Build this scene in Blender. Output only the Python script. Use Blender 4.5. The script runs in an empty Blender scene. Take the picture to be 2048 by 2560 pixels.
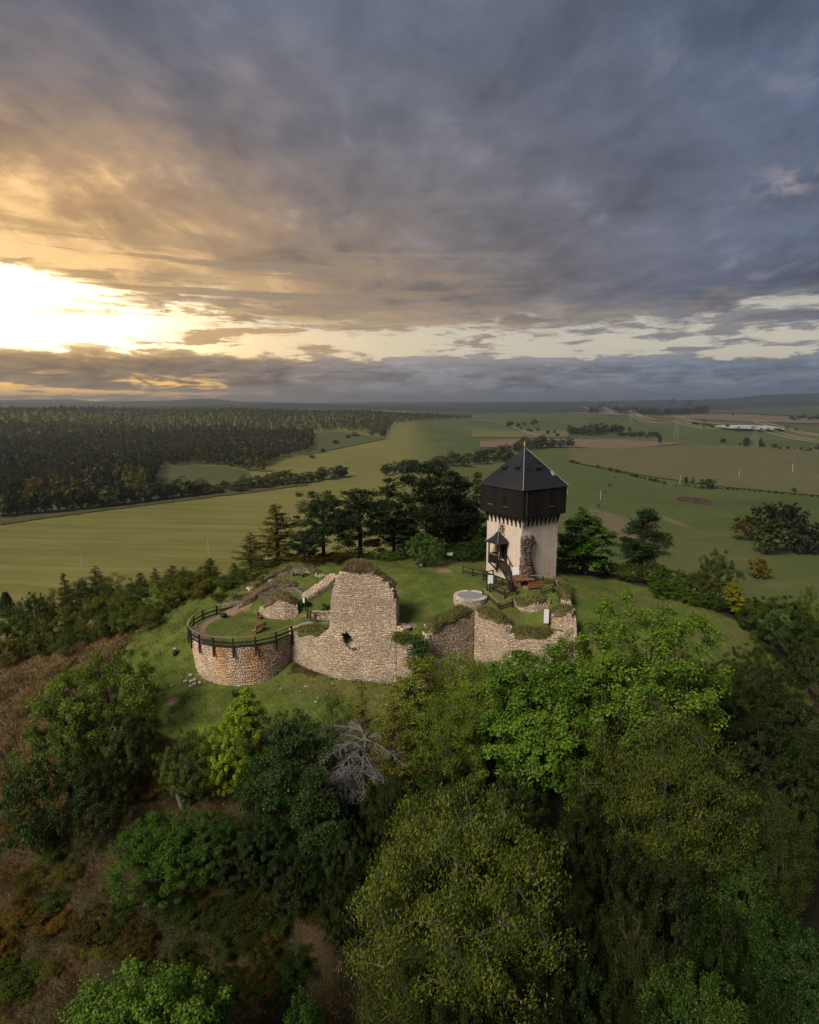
import bpy, math, random
import numpy as np
from mathutils import Vector, Matrix

S = bpy.context.scene
COL = S.collection
R = math.radians

# ------------------------------------------------------------------ camera
FOC, CXP, CYP, CAMZ = 1550.0, 1024.0, 1280.0, 30.0      # photograph pixels, metres
PITCH = math.atan(270.0 / FOC)
cam_d = bpy.data.cameras.new('camera')
cam_d.sensor_fit = 'VERTICAL'
cam_d.sensor_height = 24.0
cam_d.lens = 24.0 * FOC / 2560.0
cam_d.clip_start = 0.5
cam_d.clip_end = 40000.0
cam = bpy.data.objects.new('camera', cam_d)
COL.objects.link(cam)
cam.location = (0, 0, CAMZ)
cam.rotation_euler = (math.pi / 2 - PITCH, 0, 0)
S.camera = cam
S.render.resolution_x, S.render.resolution_y = 819, 1024
S.render.engine = 'CYCLES'
S.cycles.max_bounces = 6
S.cycles.diffuse_bounces = 3
S.cycles.glossy_bounces = 2
S.cycles.transmission_bounces = 3
S.cycles.volume_bounces = 0
S.cycles.transparent_max_bounces = 4
S.cycles.use_denoising = True
S.cycles.caustics_reflective = False
S.cycles.caustics_refractive = False
S.cycles.sample_clamp_indirect = 6.0

# ------------------------------------------------------------------ exposure
EXPOSURE = 1.62
S.view_settings.view_transform = 'Standard'
S.view_settings.look = 'None'
S.view_settings.exposure = EXPOSURE
S.view_settings.gamma = 1.0
S.view_settings.use_curve_mapping = False

# ------------------------------------------------------------------ node helpers
class N:
    """a tiny expression builder over shader nodes"""
    def __init__(self, tree): self.t = tree
    def node(self, typ, **kw):
        n = self.t.nodes.new(typ)
        for k, v in kw.items(): setattr(n, k, v)
        return n
    def put(self, sock, v):
        if isinstance(v, bpy.types.NodeSocket): self.t.links.new(v, sock)
        elif isinstance(v, (tuple, list)):
            sock.default_value = tuple(v) + ((1.0,) if len(sock.default_value) == 4 and len(v) == 3 else ())
        else: sock.default_value = v
    def m(self, op, a, b=0.0, c=0.0):
        n = self.node('ShaderNodeMath', operation=op)
        self.put(n.inputs[0], a); self.put(n.inputs[1], b); self.put(n.inputs[2], c)
        return n.outputs[0]
    def add(self, a, b): return self.m('ADD', a, b)
    def sub(self, a, b): return self.m('SUBTRACT', a, b)
    def mul(self, a, b): return self.m('MULTIPLY', a, b)
    def div(self, a, b): return self.m('DIVIDE', a, b)
    def mx(self, a, b): return self.m('MAXIMUM', a, b)
    def mn(self, a, b): return self.m('MINIMUM', a, b)
    def sq(self, a): return self.m('MULTIPLY', a, a)
    def expn(self, a): return self.m('EXPONENT', self.mul(a, -1.0))
    def ss(self, v, a, b, lo=0.0, hi=1.0):
        n = self.node('ShaderNodeMapRange', interpolation_type='SMOOTHSTEP')
        self.put(n.inputs[0], v)
        for i, q in enumerate((a, b, lo, hi)): self.put(n.inputs[i + 1], q)
        return n.outputs[0]
    def lin(self, v, a, b, lo=0.0, hi=1.0):
        n = self.node('ShaderNodeMapRange')
        self.put(n.inputs[0], v)
        for i, q in enumerate((a, b, lo, hi)): self.put(n.inputs[i + 1], q)
        return n.outputs[0]
    def mix(self, f, a, b, blend='MIX'):
        n = self.node('ShaderNodeMix', data_type='RGBA', blend_type=blend)
        self.put(n.inputs[0], f); self.put(n.inputs[6], a); self.put(n.inputs[7], b)
        return n.outputs[2]
    def xyz(self, x, y, z):
        n = self.node('ShaderNodeCombineXYZ')
        for i, q in enumerate((x, y, z)): self.put(n.inputs[i], q)
        return n.outputs[0]
    def sep(self, v):
        n = self.node('ShaderNodeSeparateXYZ'); self.put(n.inputs[0], v)
        return n.outputs
    def noise(self, vec, scale, detail=4.0, rough=0.5, dist=0.0):
        n = self.node('ShaderNodeTexNoise')
        if vec is not None: self.put(n.inputs['Vector'], vec)
        n.inputs['Scale'].default_value = scale; n.inputs['Detail'].default_value = detail
        n.inputs['Roughness'].default_value = rough; n.inputs['Distortion'].default_value = dist
        return n.outputs[0]
    def ramp(self, f, stops, interp='LINEAR'):
        n = self.node('ShaderNodeValToRGB'); self.put(n.inputs[0], f)
        cr = n.color_ramp; cr.interpolation = interp
        while len(cr.elements) < len(stops): cr.elements.new(0.5)
        for e, (p, c) in zip(cr.elements, stops):
            e.position = p; e.color = tuple(c) + ((1.0,) if len(c) == 3 else ())
        return n.outputs[0]
    def curve(self, f, pts):
        """piecewise smooth scalar of f through (x, value) points"""
        out = pts[0][1]
        for (x0, v0), (x1, v1) in zip(pts[:-1], pts[1:]):
            out = self.add(out, self.ss(f, x0, x1, 0.0, v1 - v0))
        return out

# ------------------------------------------------------------------ world: one overcast evening sky
W = bpy.data.worlds.new('World'); S.world = W; W.use_nodes = True
wt = W.node_tree; wt.nodes.clear(); n = N(wt)
tc = n.node('ShaderNodeTexCoord').outputs['Generated']
sx, sy, sz = n.sep(tc)
el = n.mul(n.m('ARCSINE', sz), 57.2958)
az = n.mul(n.m('ARCTAN2', sx, sy), 57.2958)
skyt = n.node('ShaderNodeTexSky', sky_type='NISHITA', sun_disc=False)
skyt.sun_elevation = R(7); skyt.sun_rotation = R(-31); skyt.air_density = 1.2; skyt.dust_density = 2.0
zc = n.add(n.mx(sz, 0.0), 0.13)
P = n.xyz(n.div(sx, zc), n.div(sy, zc), 0.0)                    # the cloud deck seen in perspective
B = n.xyz(n.mul(az, 0.055), n.mul(el, 0.30), 3.7)               # long flat cloud banks near the horizon
nd = n.noise(P, 1.25, 8, 0.58, 0.35)
nd2 = n.noise(n.xyz(n.div(sx, zc), n.mul(n.div(sy, zc), 0.55), 5.0), 4.2, 8, 0.62, 0.3)
nb = n.noise(B, 1.0, 8, 0.60, 0.5)
nb2 = n.noise(n.xyz(n.mul(az, 0.13), n.mul(el, 0.55), 9.1), 1.0, 9, 0.62, 0.7)
nw = n.noise(n.xyz(n.mul(az, 0.10), n.mul(el, 1.05), 1.3), 1.0, 8, 0.64, 0.5)
nf = n.noise(n.xyz(n.mul(az, 0.33), n.mul(el, 1.25), 4.4), 1.0, 9, 0.66, 0.4)
fn = n.sub(nf, 0.5); dn = n.sub(nd, 0.5); dn2 = n.sub(nd2, 0.5); bn = n.sub(nb, 0.5); bn2 = n.sub(nb2, 0.5); wn = n.sub(nw, 0.5)
# closeness to the hidden sun
ga = n.sq(n.mul(n.add(az, 33.0), 0.62)); ge = n.sq(n.mul(n.sub(el, 8.0), 1.1))
gd = n.m('SQRT', n.add(ga, ge))
gwide = n.expn(n.div(gd, 13.5))
# deck
deck = n.mix(n.ss(el, 8, 32), (0.160, 0.146, 0.148), (0.112, 0.130, 0.178))
deck = n.mix(n.ss(az, -2, 34, 0, 0.75), deck, (0.080, 0.108, 0.178))
warm = n.ss(n.add(gwide, n.mul(dn, 0.50)), 0.14, 0.62)
deck = n.mix(warm, deck, (0.36, 0.225, 0.115))
hot = n.ss(n.add(gwide, n.add(n.mul(dn2, 1.1), n.mul(dn, 0.5))), 0.42, 0.80)
deck = n.mix(hot, deck, (0.74, 0.47, 0.20))
lum = n.add(1.16, n.add(n.mul(dn, 1.7), n.mul(dn2, 1.3)))
deck = n.mix(1.0, deck, n.xyz(lum, lum, lum), 'MULTIPLY')
deck = n.mix(n.mul(n.ss(nd2, 0.56, 0.76), n.ss(el, 6, 22, 0.30, 0.16)), deck, (0.40, 0.37, 0.38))
# the bright gap under the deck
ehi = n.curve(az, [(-60, 7.0), (-36, 10.4), (-20, 9.2), (-4, 7.8), (12, 6.5), (34, 7.0)])
ehi = n.add(ehi, n.add(n.mul(bn, 9.0), n.add(n.mul(wn, 3.0), n.mul(fn, 3.2))))
gapm = n.ss(n.sub(el, ehi), 0.30, -0.75)
gw = n.expn(n.div(n.m('SQRT', n.add(n.sq(n.mul(n.add(az, 33.0), 0.9)), n.sq(n.mul(n.sub(el, 7.3), 1.6)))), 15.0))
gapc = n.mix(n.ss(az, -22, 14), (1.0, 0.80, 0.48), (0.66, 0.61, 0.51))
gapc = n.mix(n.ss(el, 5, 9), gapc, (0.56, 0.53, 0.47))
gapc = n.mix(0.10, gapc, n.mix(1.0, skyt.outputs[0], (0.12, 0.12, 0.12), 'MULTIPLY'))
gapc = n.mix(n.ss(gw, 0.26, 0.66), gapc, (2.4, 2.0, 1.3))
gapc = n.mix(n.ss(gw, 0.60, 0.95), gapc, (3.0, 2.5, 1.6))
wisp = n.mul(n.ss(n.add(wn, n.add(n.mul(bn2, 0.6), n.mul(fn, 0.5))), 0.0, 0.12), n.ss(gw, 0.95, 0.45, 0.30, 0.90))
gapc = n.mix(wisp, gapc, n.mix(n.ss(az, -20, 20), (0.50, 0.31, 0.14), (0.22, 0.215, 0.23)))
# lit underside just above the gap
glow2 = n.mul(n.ss(n.sub(el, ehi), 9.0, 0.0), n.mul(n.ss(az, 24, -16, 0.0, 0.50), n.ss(n.add(dn, dn2), -0.2, 0.2, 0.45, 1.0)))
deck = n.mix(glow2, deck, (0.40, 0.27, 0.15))
edge = n.mul(n.ss(n.sub(el, ehi), 3.0, 0.0), n.ss(az, 40, 4, 0.12, 0.62))
deck = n.mix(n.mul(edge, n.ss(nb2, 0.36, 0.6, 0.35, 1.0)), deck, n.mix(n.ss(az, -25, 16), (1.0, 0.66, 0.27), (0.50, 0.40, 0.28)))
skyc = n.mix(gapm, deck, gapc)
# long thin bars of cloud drawn across the brightest part
bar = n.noise(n.xyz(n.mul(az, 0.045), n.mul(el, 1.15), 21.7), 1.0, 6, 0.6, 0.4)
barm = n.mul(n.ss(n.add(bar, n.mul(fn, 0.30)), 0.50, 0.60), n.mul(n.ss(el, 6.6, 7.8), n.mul(n.ss(el, 15.0, 11.5), n.ss(az, 16, -6, 0.0, 0.92))))
# low bank on the horizon
elo = n.add(n.curve(az, [(-36, 4.1), (-18, 4.4), (0, 4.0), (36, 4.0)]), n.add(n.mul(bn2, 2.2), n.add(n.mul(bn, 1.2), n.mul(fn, 2.6))))
bankm = n.ss(n.sub(el, elo), 0.12, -0.22)
bank = n.mix(n.ss(az, -28, 4), (0.34, 0.215, 0.115), (0.25, 0.238, 0.25))
bank = n.mix(n.ss(az, 2, 28), bank, (0.185, 0.220, 0.275))
bl = n.add(1.0, n.add(n.mul(bn2, 1.6), n.add(n.mul(wn, 1.2), n.mul(fn, 2.4))))
bank = n.mix(1.0, bank, n.xyz(bl, bl, bl), 'MULTIPLY')
rim = n.ss(n.sub(elo, el), 0.8, 0.0)
bank = n.mix(n.mul(rim, n.ss(az, 30, -20, 0.25, 0.75)), bank, n.mix(n.ss(az, -24, 6), (1.1, 0.72, 0.28), (0.42, 0.37, 0.31)))
slit = n.mul(n.ss(n.add(wn, n.add(n.mul(bn, 0.8), n.mul(fn, 0.5))), -0.02, 0.09), n.mul(n.ss(el, 2.9, 1.6), n.ss(az, -6, -22)))
bank = n.mix(slit, bank, (1.7, 0.92, 0.20))
low = n.mul(n.ss(el, 1.8, 0.1), n.ss(az, -30, 0, 0.30, 0.75))
bank = n.mix(low, bank, n.mix(n.ss(az, -32, -2), (0.70, 0.36, 0.13), (0.165, 0.190, 0.24)))
halo = n.mul(n.expn(n.div(gd, 6.5)), n.ss(n.add(dn, n.mul(dn2, 0.7)), -0.25, 0.25, 0.35, 1.0))
skyc = n.mix(halo, skyc, (0.80, 0.47, 0.19), 'ADD')
for (e0_, t_, a0_, a1_, st_) in ((10.1, 0.75, -40.0, -13.0, 0.95), (8.6, 0.40, -27.0, -3.0, 0.85), (7.2, 0.22, -20.0, 4.0, 0.8)):
    off_ = n.m('ABSOLUTE', n.sub(el, n.add(e0_, n.add(n.mul(bn, 5.0), n.add(n.mul(fn, 1.6), n.mul(wn, 1.2))))))
    one_ = n.mul(n.ss(off_, t_, t_ * 0.35), n.mul(n.ss(az, a0_, a0_ + 6.0), n.ss(az, a1_, a1_ - 9.0)))
    barm = n.mx(barm, n.mul(one_, n.mul(n.ss(n.add(fn, bn2), -0.25, 0.05, 0.3, 1.0), st_)))
skyc = n.mix(barm, skyc, n.mix(n.ss(az, -32, -10), (0.56, 0.36, 0.15), (0.34, 0.255, 0.18)))
skyc = n.mix(bankm, skyc, bank)
# small pale puff on the right
pf = n.expn(n.div(n.add(n.sq(n.mul(n.sub(az, 29.5), 0.5)), n.sq(n.mul(n.sub(el, 15.8), 0.75))), 1.0))
skyc = n.mix(n.mul(pf, n.ss(n.noise(n.xyz(n.mul(az, 0.5), n.mul(el, 0.8), 2.0), 1.0, 6, 0.6), 0.42, 0.62, 0.0, 0.75)), skyc, (0.36, 0.31, 0.33))
skyc = n.mix(n.ss(el, -1.0, -6.0), skyc, (0.06, 0.06, 0.05))
bg = n.node('ShaderNodeBackground')
n.put(bg.inputs[0], skyc)
bg.inputs[1].default_value = 1.0 / 2.0 ** EXPOSURE
wo = n.node('ShaderNodeOutputWorld'); wt.links.new(bg.outputs[0], wo.inputs[0])
W.cycles.sampling_method = 'MANUAL'; W.cycles.sample_map_resolution = 1024

# ------------------------------------------------------------------ sun: broad soft light through the cloud
sun_d = bpy.data.lights.new('sun', 'SUN')
sun_d.energy = 1.5; sun_d.angle = R(20); sun_d.color = (1.0, 0.91, 0.77)
sun = bpy.data.objects.new('sun', sun_d); COL.objects.link(sun)
SUN_EL, SUN_AZ = R(42), R(-140)
sdir = Vector((math.sin(SUN_AZ) * math.cos(SUN_EL), math.cos(SUN_AZ) * math.cos(SUN_EL), math.sin(SUN_EL)))
sun.rotation_euler = sdir.to_track_quat('Z', 'Y').to_euler()
sun.location = (-40, -40, 120)

# ------------------------------------------------------------------ object helpers
rng = np.random.default_rng(7)
random.seed(7)

def tag(o, label=None, cat=None, group=None, kind=None):
    if label: o['label'] = label
    if cat: o['category'] = cat
    if group: o['group'] = group
    if kind: o['kind'] = kind
    return o

def empty(name, loc, label=None, cat=None, group=None, rz=0.0):
    o = bpy.data.objects.new(name, None); COL.objects.link(o)
    o.location = loc; o.rotation_euler = (0, 0, rz); o.empty_display_size = 0.5
    return tag(o, label, cat, group)

def link(name, me, parent=None, loc=(0, 0, 0), rot=None, scale=None):
    o = bpy.data.objects.new(name, me); COL.objects.link(o)
    if parent is not None: o.parent = parent
    o.location = loc
    if rot is not None: o.rotation_euler = rot
    if scale is not None: o.scale = scale
    return o

def mesh_np(name, verts, faces, mats, mat_idx=None, smooth=False, attrs=None):
    """verts (n,3); faces: (m,3) or (m,4) array or list of tuples"""
    me = bpy.data.meshes.new(name)
    verts = np.asarray(verts, dtype=np.float32)
    if isinstance(faces, np.ndarray):
        k = faces.shape[1]; m_ = faces.shape[0]
        me.vertices.add(len(verts)); me.vertices.foreach_set('co', verts.ravel())
        me.loops.add(m_ * k); me.loops.foreach_set('vertex_index', faces.astype(np.int32).ravel())
        me.polygons.add(m_)
        me.polygons.foreach_set('loop_start', np.arange(0, m_ * k, k, dtype=np.int32))
        me.polygons.foreach_set('loop_total', np.full(m_, k, dtype=np.int32))
    else:
        me.from_pydata([tuple(map(float, v)) for v in verts], [], [tuple(map(int, f)) for f in faces])
    for mm in (mats if isinstance(mats, (list, tuple)) else [mats]): me.materials.append(mm)
    if mat_idx is not None: me.polygons.foreach_set('material_index', np.asarray(mat_idx, dtype=np.int32))
    if smooth: me.polygons.foreach_set('use_smooth', np.ones(len(me.polygons), dtype=bool))
    me.update(calc_edges=True)
    if attrs:
        for an, (typ, arr) in attrs.items():
            a = me.attributes.new(an, typ, 'POINT')
            if typ == 'FLOAT': a.data.foreach_set('value', np.asarray(arr, dtype=np.float32).ravel())
            else:
                arr = np.asarray(arr, dtype=np.float32)
                if arr.shape[1] == 3: arr = np.hstack([arr, np.ones((len(arr), 1), dtype=np.float32)])
                a.data.foreach_set('color', arr.ravel())
    return me

class MB:
    """collects polygons, builds one mesh object"""
    def __init__(self): self.v = []; self.f = []; self.mi = []
    def poly(self, pts, mi=0):
        b = len(self.v); self.v += [tuple(p) for p in pts]; self.f.append(tuple(range(b, b + len(pts)))); self.mi.append(mi)
    def box(self, c, s, rz=0.0, mi=0, taper=1.0):
        cx, cy, cz = c; hx, hy, hz = s[0] / 2, s[1] / 2, s[2] / 2
        ca, sa = math.cos(rz), math.sin(rz); b = len(self.v)
        for dz in (-1, 1):
            k = taper if dz > 0 else 1.0
            for dx, dy in ((-1, -1), (1, -1), (1, 1), (-1, 1)):
                x, y = dx * hx * k, dy * hy * k
                self.v.append((cx + x * ca - y * sa, cy + x * sa + y * ca, cz + dz * hz))
        for q in ((0, 3, 2, 1), (4, 5, 6, 7), (0, 1, 5, 4), (1, 2, 6, 5), (2, 3, 7, 6), (3, 0, 4, 7)):
            self.f.append(tuple(b + i for i in q)); self.mi.append(mi)
    def tube(self, pts, radii, sides=6, mi=0, cap=True):
        b0 = len(self.v); pts = [Vector(p) for p in pts]; last = None
        for i, p in enumerate(pts):
            d = (pts[min(i + 1, len(pts) - 1)] - pts[max(i - 1, 0)]).normalized()
            if last is None: last = d.orthogonal().normalized()
            a = (last - d * last.dot(d))
            a = a.normalized() if a.length > 1e-6 else d.orthogonal().normalized()
            last = a; c = d.cross(a)
            for k in range(sides):
                t = 2 * math.pi * k / sides
                self.v.append(tuple(p + (a * math.cos(t) + c * math.sin(t)) * radii[i]))
        for i in range(len(pts) - 1):
            for k in range(sides):
                k2 = (k + 1) % sides
                self.f.append((b0 + i * sides + k, b0 + i * sides + k2, b0 + (i + 1) * sides + k2, b0 + (i + 1) * sides + k)); self.mi.append(mi)
        if cap:
            self.f.append(tuple(b0 + k for k in range(sides))[::-1]); self.mi.append(mi)
            e = b0 + (len(pts) - 1) * sides
            self.f.append(tuple(e + k for k in range(sides))); self.mi.append(mi)
    def mesh(self, name, mats, smooth=False):
        return mesh_np(name, np.array(self.v).reshape(-1, 3), self.f, mats, self.mi, smooth)
    def build(self, name, mats, parent=None, loc=(0, 0, 0), smooth=False, rot=None):
        return link(name, self.mesh(name, mats, smooth), parent, loc, rot)

# ------------------------------------------------------------------ materials
MATS = {}
def new_mat(name):
    m_ = bpy.data.materials.new(name); m_.use_nodes = True
    t = m_.node_tree; t.nodes.clear(); nn = N(t)
    out = nn.node('ShaderNodeOutputMaterial'); MATS[name] = m_
    return m_, nn, out

def pbsdf(nn, out, color, rough=0.9, spec=0.2, bump=None, bstr=0.4, bdist=0.05, metal=0.0):
    b = nn.node('ShaderNodeBsdfPrincipled')
    nn.put(b.inputs['Base Color'], color); nn.put(b.inputs['Roughness'], rough)
    b.inputs['Specular IOR Level'].default_value = spec; b.inputs['Metallic'].default_value = metal
    if bump is not None:
        bp = nn.node('ShaderNodeBump'); bp.inputs['Strength'].default_value = bstr; bp.inputs['Distance'].default_value = bdist
        nn.put(bp.inputs['Height'], bump); nn.t.links.new(bp.outputs[0], b.inputs['Normal'])
    nn.t.links.new(b.outputs[0], out.inputs[0])
    return b

def pos(nn): return nn.node('ShaderNodeNewGeometry').outputs['Position']
def obco(nn): return nn.node('ShaderNodeTexCoord').outputs['Object']

def wood_mat(name, c0, c1, rough=0.8):
    m_, nn, out = new_mat(name)
    oi = nn.node('ShaderNodeObjectInfo')
    v = nn.noise(nn.node('ShaderNodeTexCoord').outputs['Object'], 3.0, 6, 0.65)
    v2 = nn.noise(pos(nn), 9.0, 4, 0.6)
    f = nn.add(nn.mul(v, 0.6), nn.add(nn.mul(v2, 0.35), nn.mul(nn.sub(oi.outputs['Random'], 0.5), 0.45)))
    pbsdf(nn, out, nn.ramp(f, [(0.2, c0), (0.85, c1)]), rough, 0.25, v2, 0.3, 0.01)
    return m_

M_dark = wood_mat('dark_wood', (0.010, 0.008, 0.007), (0.035, 0.026, 0.020))
M_plank = wood_mat('plank_wood', (0.004, 0.003, 0.0026), (0.017, 0.0115, 0.009))
M_tan = wood_mat('tan_wood', (0.22, 0.12, 0.065), (0.46, 0.27, 0.16))
M_rail = wood_mat('weathered_rail', (0.12, 0.08, 0.05), (0.34, 0.24, 0.15))
M_orange = wood_mat('orange_wood', (0.13, 0.050, 0.022), (0.30, 0.125, 0.055))
M_grey = wood_mat('grey_wood', (0.07, 0.06, 0.05), (0.17, 0.14, 0.12))

def flat_mat(name, c, rough=0.6, metal=0.0, spec=0.3, var=0.25, sc=4.0):
    m_, nn, out = new_mat(name)
    v = nn.noise(pos(nn), sc, 5, 0.6)
    k = nn.lin(v, 0.25, 0.75, 1 - var, 1 + var)
    pbsdf(nn, out, nn.mix(1.0, c, nn.xyz(k, k, k), 'MULTIPLY'), rough, spec, metal=metal)
    return m_
M_black = flat_mat('black_metal', (0.012, 0.012, 0.013), 0.55)
M_white = flat_mat('white_panel', (0.62, 0.62, 0.62), 0.5, var=0.06)
M_bluepanel = flat_mat('pale_blue_panel', (0.42, 0.48, 0.60), 0.35, var=0.2, sc=9.0)
M_lead = flat_mat('lead_flashing', (0.20, 0.21, 0.22), 0.5)
M_gold = flat_mat('gilded_copper', (0.45, 0.28, 0.07), 0.35, 0.8)
M_void = flat_mat('interior_shade', (0.006, 0.005, 0.005), 0.95, var=0.2)  # near-black colour stands for the shade inside openings
M_steel = flat_mat('galvanised_steel', (0.30, 0.31, 0.32), 0.5, 0.3)
M_wire = flat_mat('conductor_wire', (0.62, 0.55, 0.33), 0.5)
M_glass, nn, out = new_mat('dark_glass'); pbsdf(nn, out, (0.25, 0.27, 0.30), 0.15, 0.6)

def stone_mat(name, bumpy=0.6):
    m_, nn, out = new_mat(name)
    at = nn.node('ShaderNodeAttribute', attribute_name='tint')
    v = nn.noise(pos(nn), 5.5, 6, 0.65); v2 = nn.noise(pos(nn), 22.0, 4, 0.6)
    k = nn.lin(nn.add(nn.mul(v, 0.6), nn.mul(v2, 0.4)), 0.3, 0.7, 0.72, 1.22)
    c = nn.mix(1.0, at.outputs['Color'], nn.xyz(k, k, k), 'MULTIPLY')
    wz = nn.lin(nn.noise(pos(nn), 0.45, 4, 0.6), 0.32, 0.68, 0.74, 1.20)
    c = nn.mix(1.0, c, nn.xyz(wz, wz, wz), 'MULTIPLY')
    lich = nn.ss(nn.noise(pos(nn), 1.6, 6, 0.7), 0.60, 0.74, 0.0, 0.45)
    c = nn.mix(lich, c, (0.12, 0.11, 0.075))
    pbsdf(nn, out, c, 0.93, 0.15, nn.add(v, v2), bumpy, 0.03)
    return m_
M_stone = stone_mat('rubble_stone')

M_mortar, nn, out = new_mat('lime_mortar')
v = nn.noise(pos(nn), 3.0, 8, 0.7)
pbsdf(nn, out, nn.ramp(v, [(0.25, (0.13, 0.105, 0.08)), (0.5, (0.27, 0.225, 0.175)), (0.75, (0.40, 0.345, 0.28))]), 0.95, 0.1, nn.noise(pos(nn), 12, 5, 0.7), 0.9, 0.06)

M_plaster, nn, out = new_mat('lime_plaster')
p_ = pos(nn); px_, py_, pz_ = nn.sep(p_)
v = nn.noise(p_, 0.6, 7, 0.62); v2 = nn.noise(nn.xyz(nn.mul(px_, 1.4), nn.mul(py_, 1.4), nn.mul(pz_, 0.14)), 1.6, 6, 0.6)
c = nn.ramp(nn.add(nn.mul(v, 0.6), nn.mul(v2, 0.4)), [(0.3, (0.40, 0.31, 0.245)), (0.5, (0.55, 0.45, 0.37)), (0.72, (0.62, 0.53, 0.45))])
c = nn.mix(nn.ss(nn.noise(p_, 2.6, 3, 0.5), 0.70, 0.76, 0, 0.5), c, (0.22, 0.15, 0.11))
pbsdf(nn, out, c, 0.9, 0.15, nn.noise(p_, 8, 5, 0.6), 0.25, 0.02)

M_slate, nn, out = new_mat('roof_slate')
p_ = pos(nn); v = nn.noise(p_, 9.0, 4, 0.7); v2 = nn.noise(p_, 0.9, 5, 0.6)
ri = nn.node('ShaderNodeNewGeometry').outputs['Random Per Island']
k = nn.add(nn.mul(v, 0.4), nn.add(nn.mul(v2, 0.3), nn.mul(ri, 0.3)))
pbsdf(nn, out, nn.ramp(k, [(0.25, (0.0075, 0.008, 0.0092)), (0.75, (0.027, 0.028, 0.032))]), 0.6, 0.35, v, 0.3, 0.01)

def leaf_mat(name, stops, trans=0.35):
    """foliage: colour varies per leaf, tinted per tree through the object colour"""
    m_, nn, out = new_mat(name)
    g = nn.node('ShaderNodeNewGeometry'); oi = nn.node('ShaderNodeObjectInfo')
    big = nn.noise(g.outputs['Position'], 0.55, 3, 0.5)
    f = nn.add(nn.mul(g.outputs['Random Per Island'], 0.62), nn.lin(big, 0.3, 0.7, 0.0, 0.38))
    c = nn.mix(1.0, nn.ramp(f, stops), oi.outputs['Color'], 'MULTIPLY')
    if name == 'far_leaf':                                     # stands of different age and kind
        st_ = nn.noise(g.outputs['Position'], 0.011, 4, 0.6)
        c = nn.mix(1.0, c, nn.ramp(st_, [(0.32, (0.70, 0.80, 0.65)), (0.50, (1.0, 0.95, 0.85)), (0.62, (1.40, 1.15, 0.80))]), 'MULTIPLY')
    d = nn.node('ShaderNodeBsdfDiffuse'); nn.put(d.inputs[0], c)
    tr = nn.node('ShaderNodeBsdfTranslucent'); nn.put(tr.inputs[0], nn.mix(1.0, c, (1.0, 1.1, 0.6), 'MULTIPLY'))
    mx = nn.node('ShaderNodeMixShader'); mx.inputs[0].default_value = trans
    nn.t.links.new(d.outputs[0], mx.inputs[1]); nn.t.links.new(tr.outputs[0], mx.inputs[2])
    gl = nn.node('ShaderNodeBsdfGlossy'); gl.inputs['Roughness'].default_value = 0.45; nn.put(gl.inputs[0], (0.5, 0.5, 0.5))
    m2 = nn.node('ShaderNodeMixShader'); m2.inputs[0].default_value = 0.015
    nn.t.links.new(mx.outputs[0], m2.inputs[1]); nn.t.links.new(gl.outputs[0], m2.inputs[2])
    nn.t.links.new(m2.outputs[0], out.inputs[0])
    return m_
L_maple = leaf_mat('maple_leaf', [(0.0, (0.030, 0.066, 0.011)), (0.45, (0.082, 0.150, 0.019)), (0.85, (0.175, 0.230, 0.032)), (1.0, (0.30, 0.27, 0.05))])
L_cherry = leaf_mat('cherry_leaf', [(0.0, (0.028, 0.048, 0.010)), (0.45, (0.080, 0.112, 0.021)), (0.82, (0.175, 0.185, 0.040)), (0.96, (0.29, 0.22, 0.06)), (1.0, (0.24, 0.09, 0.03))])
L_shrub = leaf_mat('shrub_leaf', [(0.0, (0.020, 0.038, 0.008)), (0.5, (0.063, 0.100, 0.017)), (1.0, (0.155, 0.185, 0.035))])
L_larch = leaf_mat('larch_needle', [(0.0, (0.045, 0.050, 0.012)), (0.5, (0.105, 0.105, 0.022)), (1.0, (0.19, 0.165, 0.035))], 0.25)
L_pine = leaf_mat('pine_needle', [(0.0, (0.010, 0.017, 0.006)), (0.5, (0.024, 0.040, 0.014)), (1.0, (0.062, 0.086, 0.032))], 0.15)
L_far = leaf_mat('far_leaf', [(0.0, (0.017, 0.021, 0.009)), (0.5, (0.026, 0.030, 0.011)), (1.0, (0.038, 0.037, 0.014))], 0.2)
L_grass = leaf_mat('lawn_blade', [(0.0, (0.035, 0.055, 0.012)), (0.6, (0.085, 0.105, 0.022)), (1.0, (0.17, 0.15, 0.05))], 0.3)

M_dry, nn, out = new_mat('dry_grass_blade')
g = nn.node('ShaderNodeNewGeometry'); p_ = g.outputs['Position']
patch = nn.noise(p_, 0.22, 5, 0.65)
cA = nn.ramp(g.outputs['Random Per Island'], [(0.0, (0.026, 0.018, 0.009)), (0.5, (0.095, 0.062, 0.030)), (1.0, (0.26, 0.18, 0.095))])
cB = nn.ramp(g.outputs['Random Per Island'], [(0.0, (0.018, 0.022, 0.008)), (0.6, (0.052, 0.055, 0.018)), (1.0, (0.14, 0.115, 0.045))])
cC = nn.ramp(g.outputs['Random Per Island'], [(0.0, (0.040, 0.014, 0.008)), (0.6, (0.10, 0.036, 0.015)), (1.0, (0.15, 0.07, 0.025))])
c = nn.mix(nn.ss(patch, 0.36, 0.64), cB, cA)
c = nn.mix(nn.ss(nn.noise(p_, 0.37, 4, 0.6), 0.56, 0.68), c, cC)
tk = nn.lin(nn.noise(p_, 1.1, 3, 0.55), 0.30, 0.70, 0.50, 1.90)
c = nn.mix(1.0, c, nn.xyz(tk, tk, tk), 'MULTIPLY')
d = nn.node('ShaderNodeBsdfDiffuse'); nn.put(d.inputs[0], c); nn.t.links.new(d.outputs[0], out.inputs[0])

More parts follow.
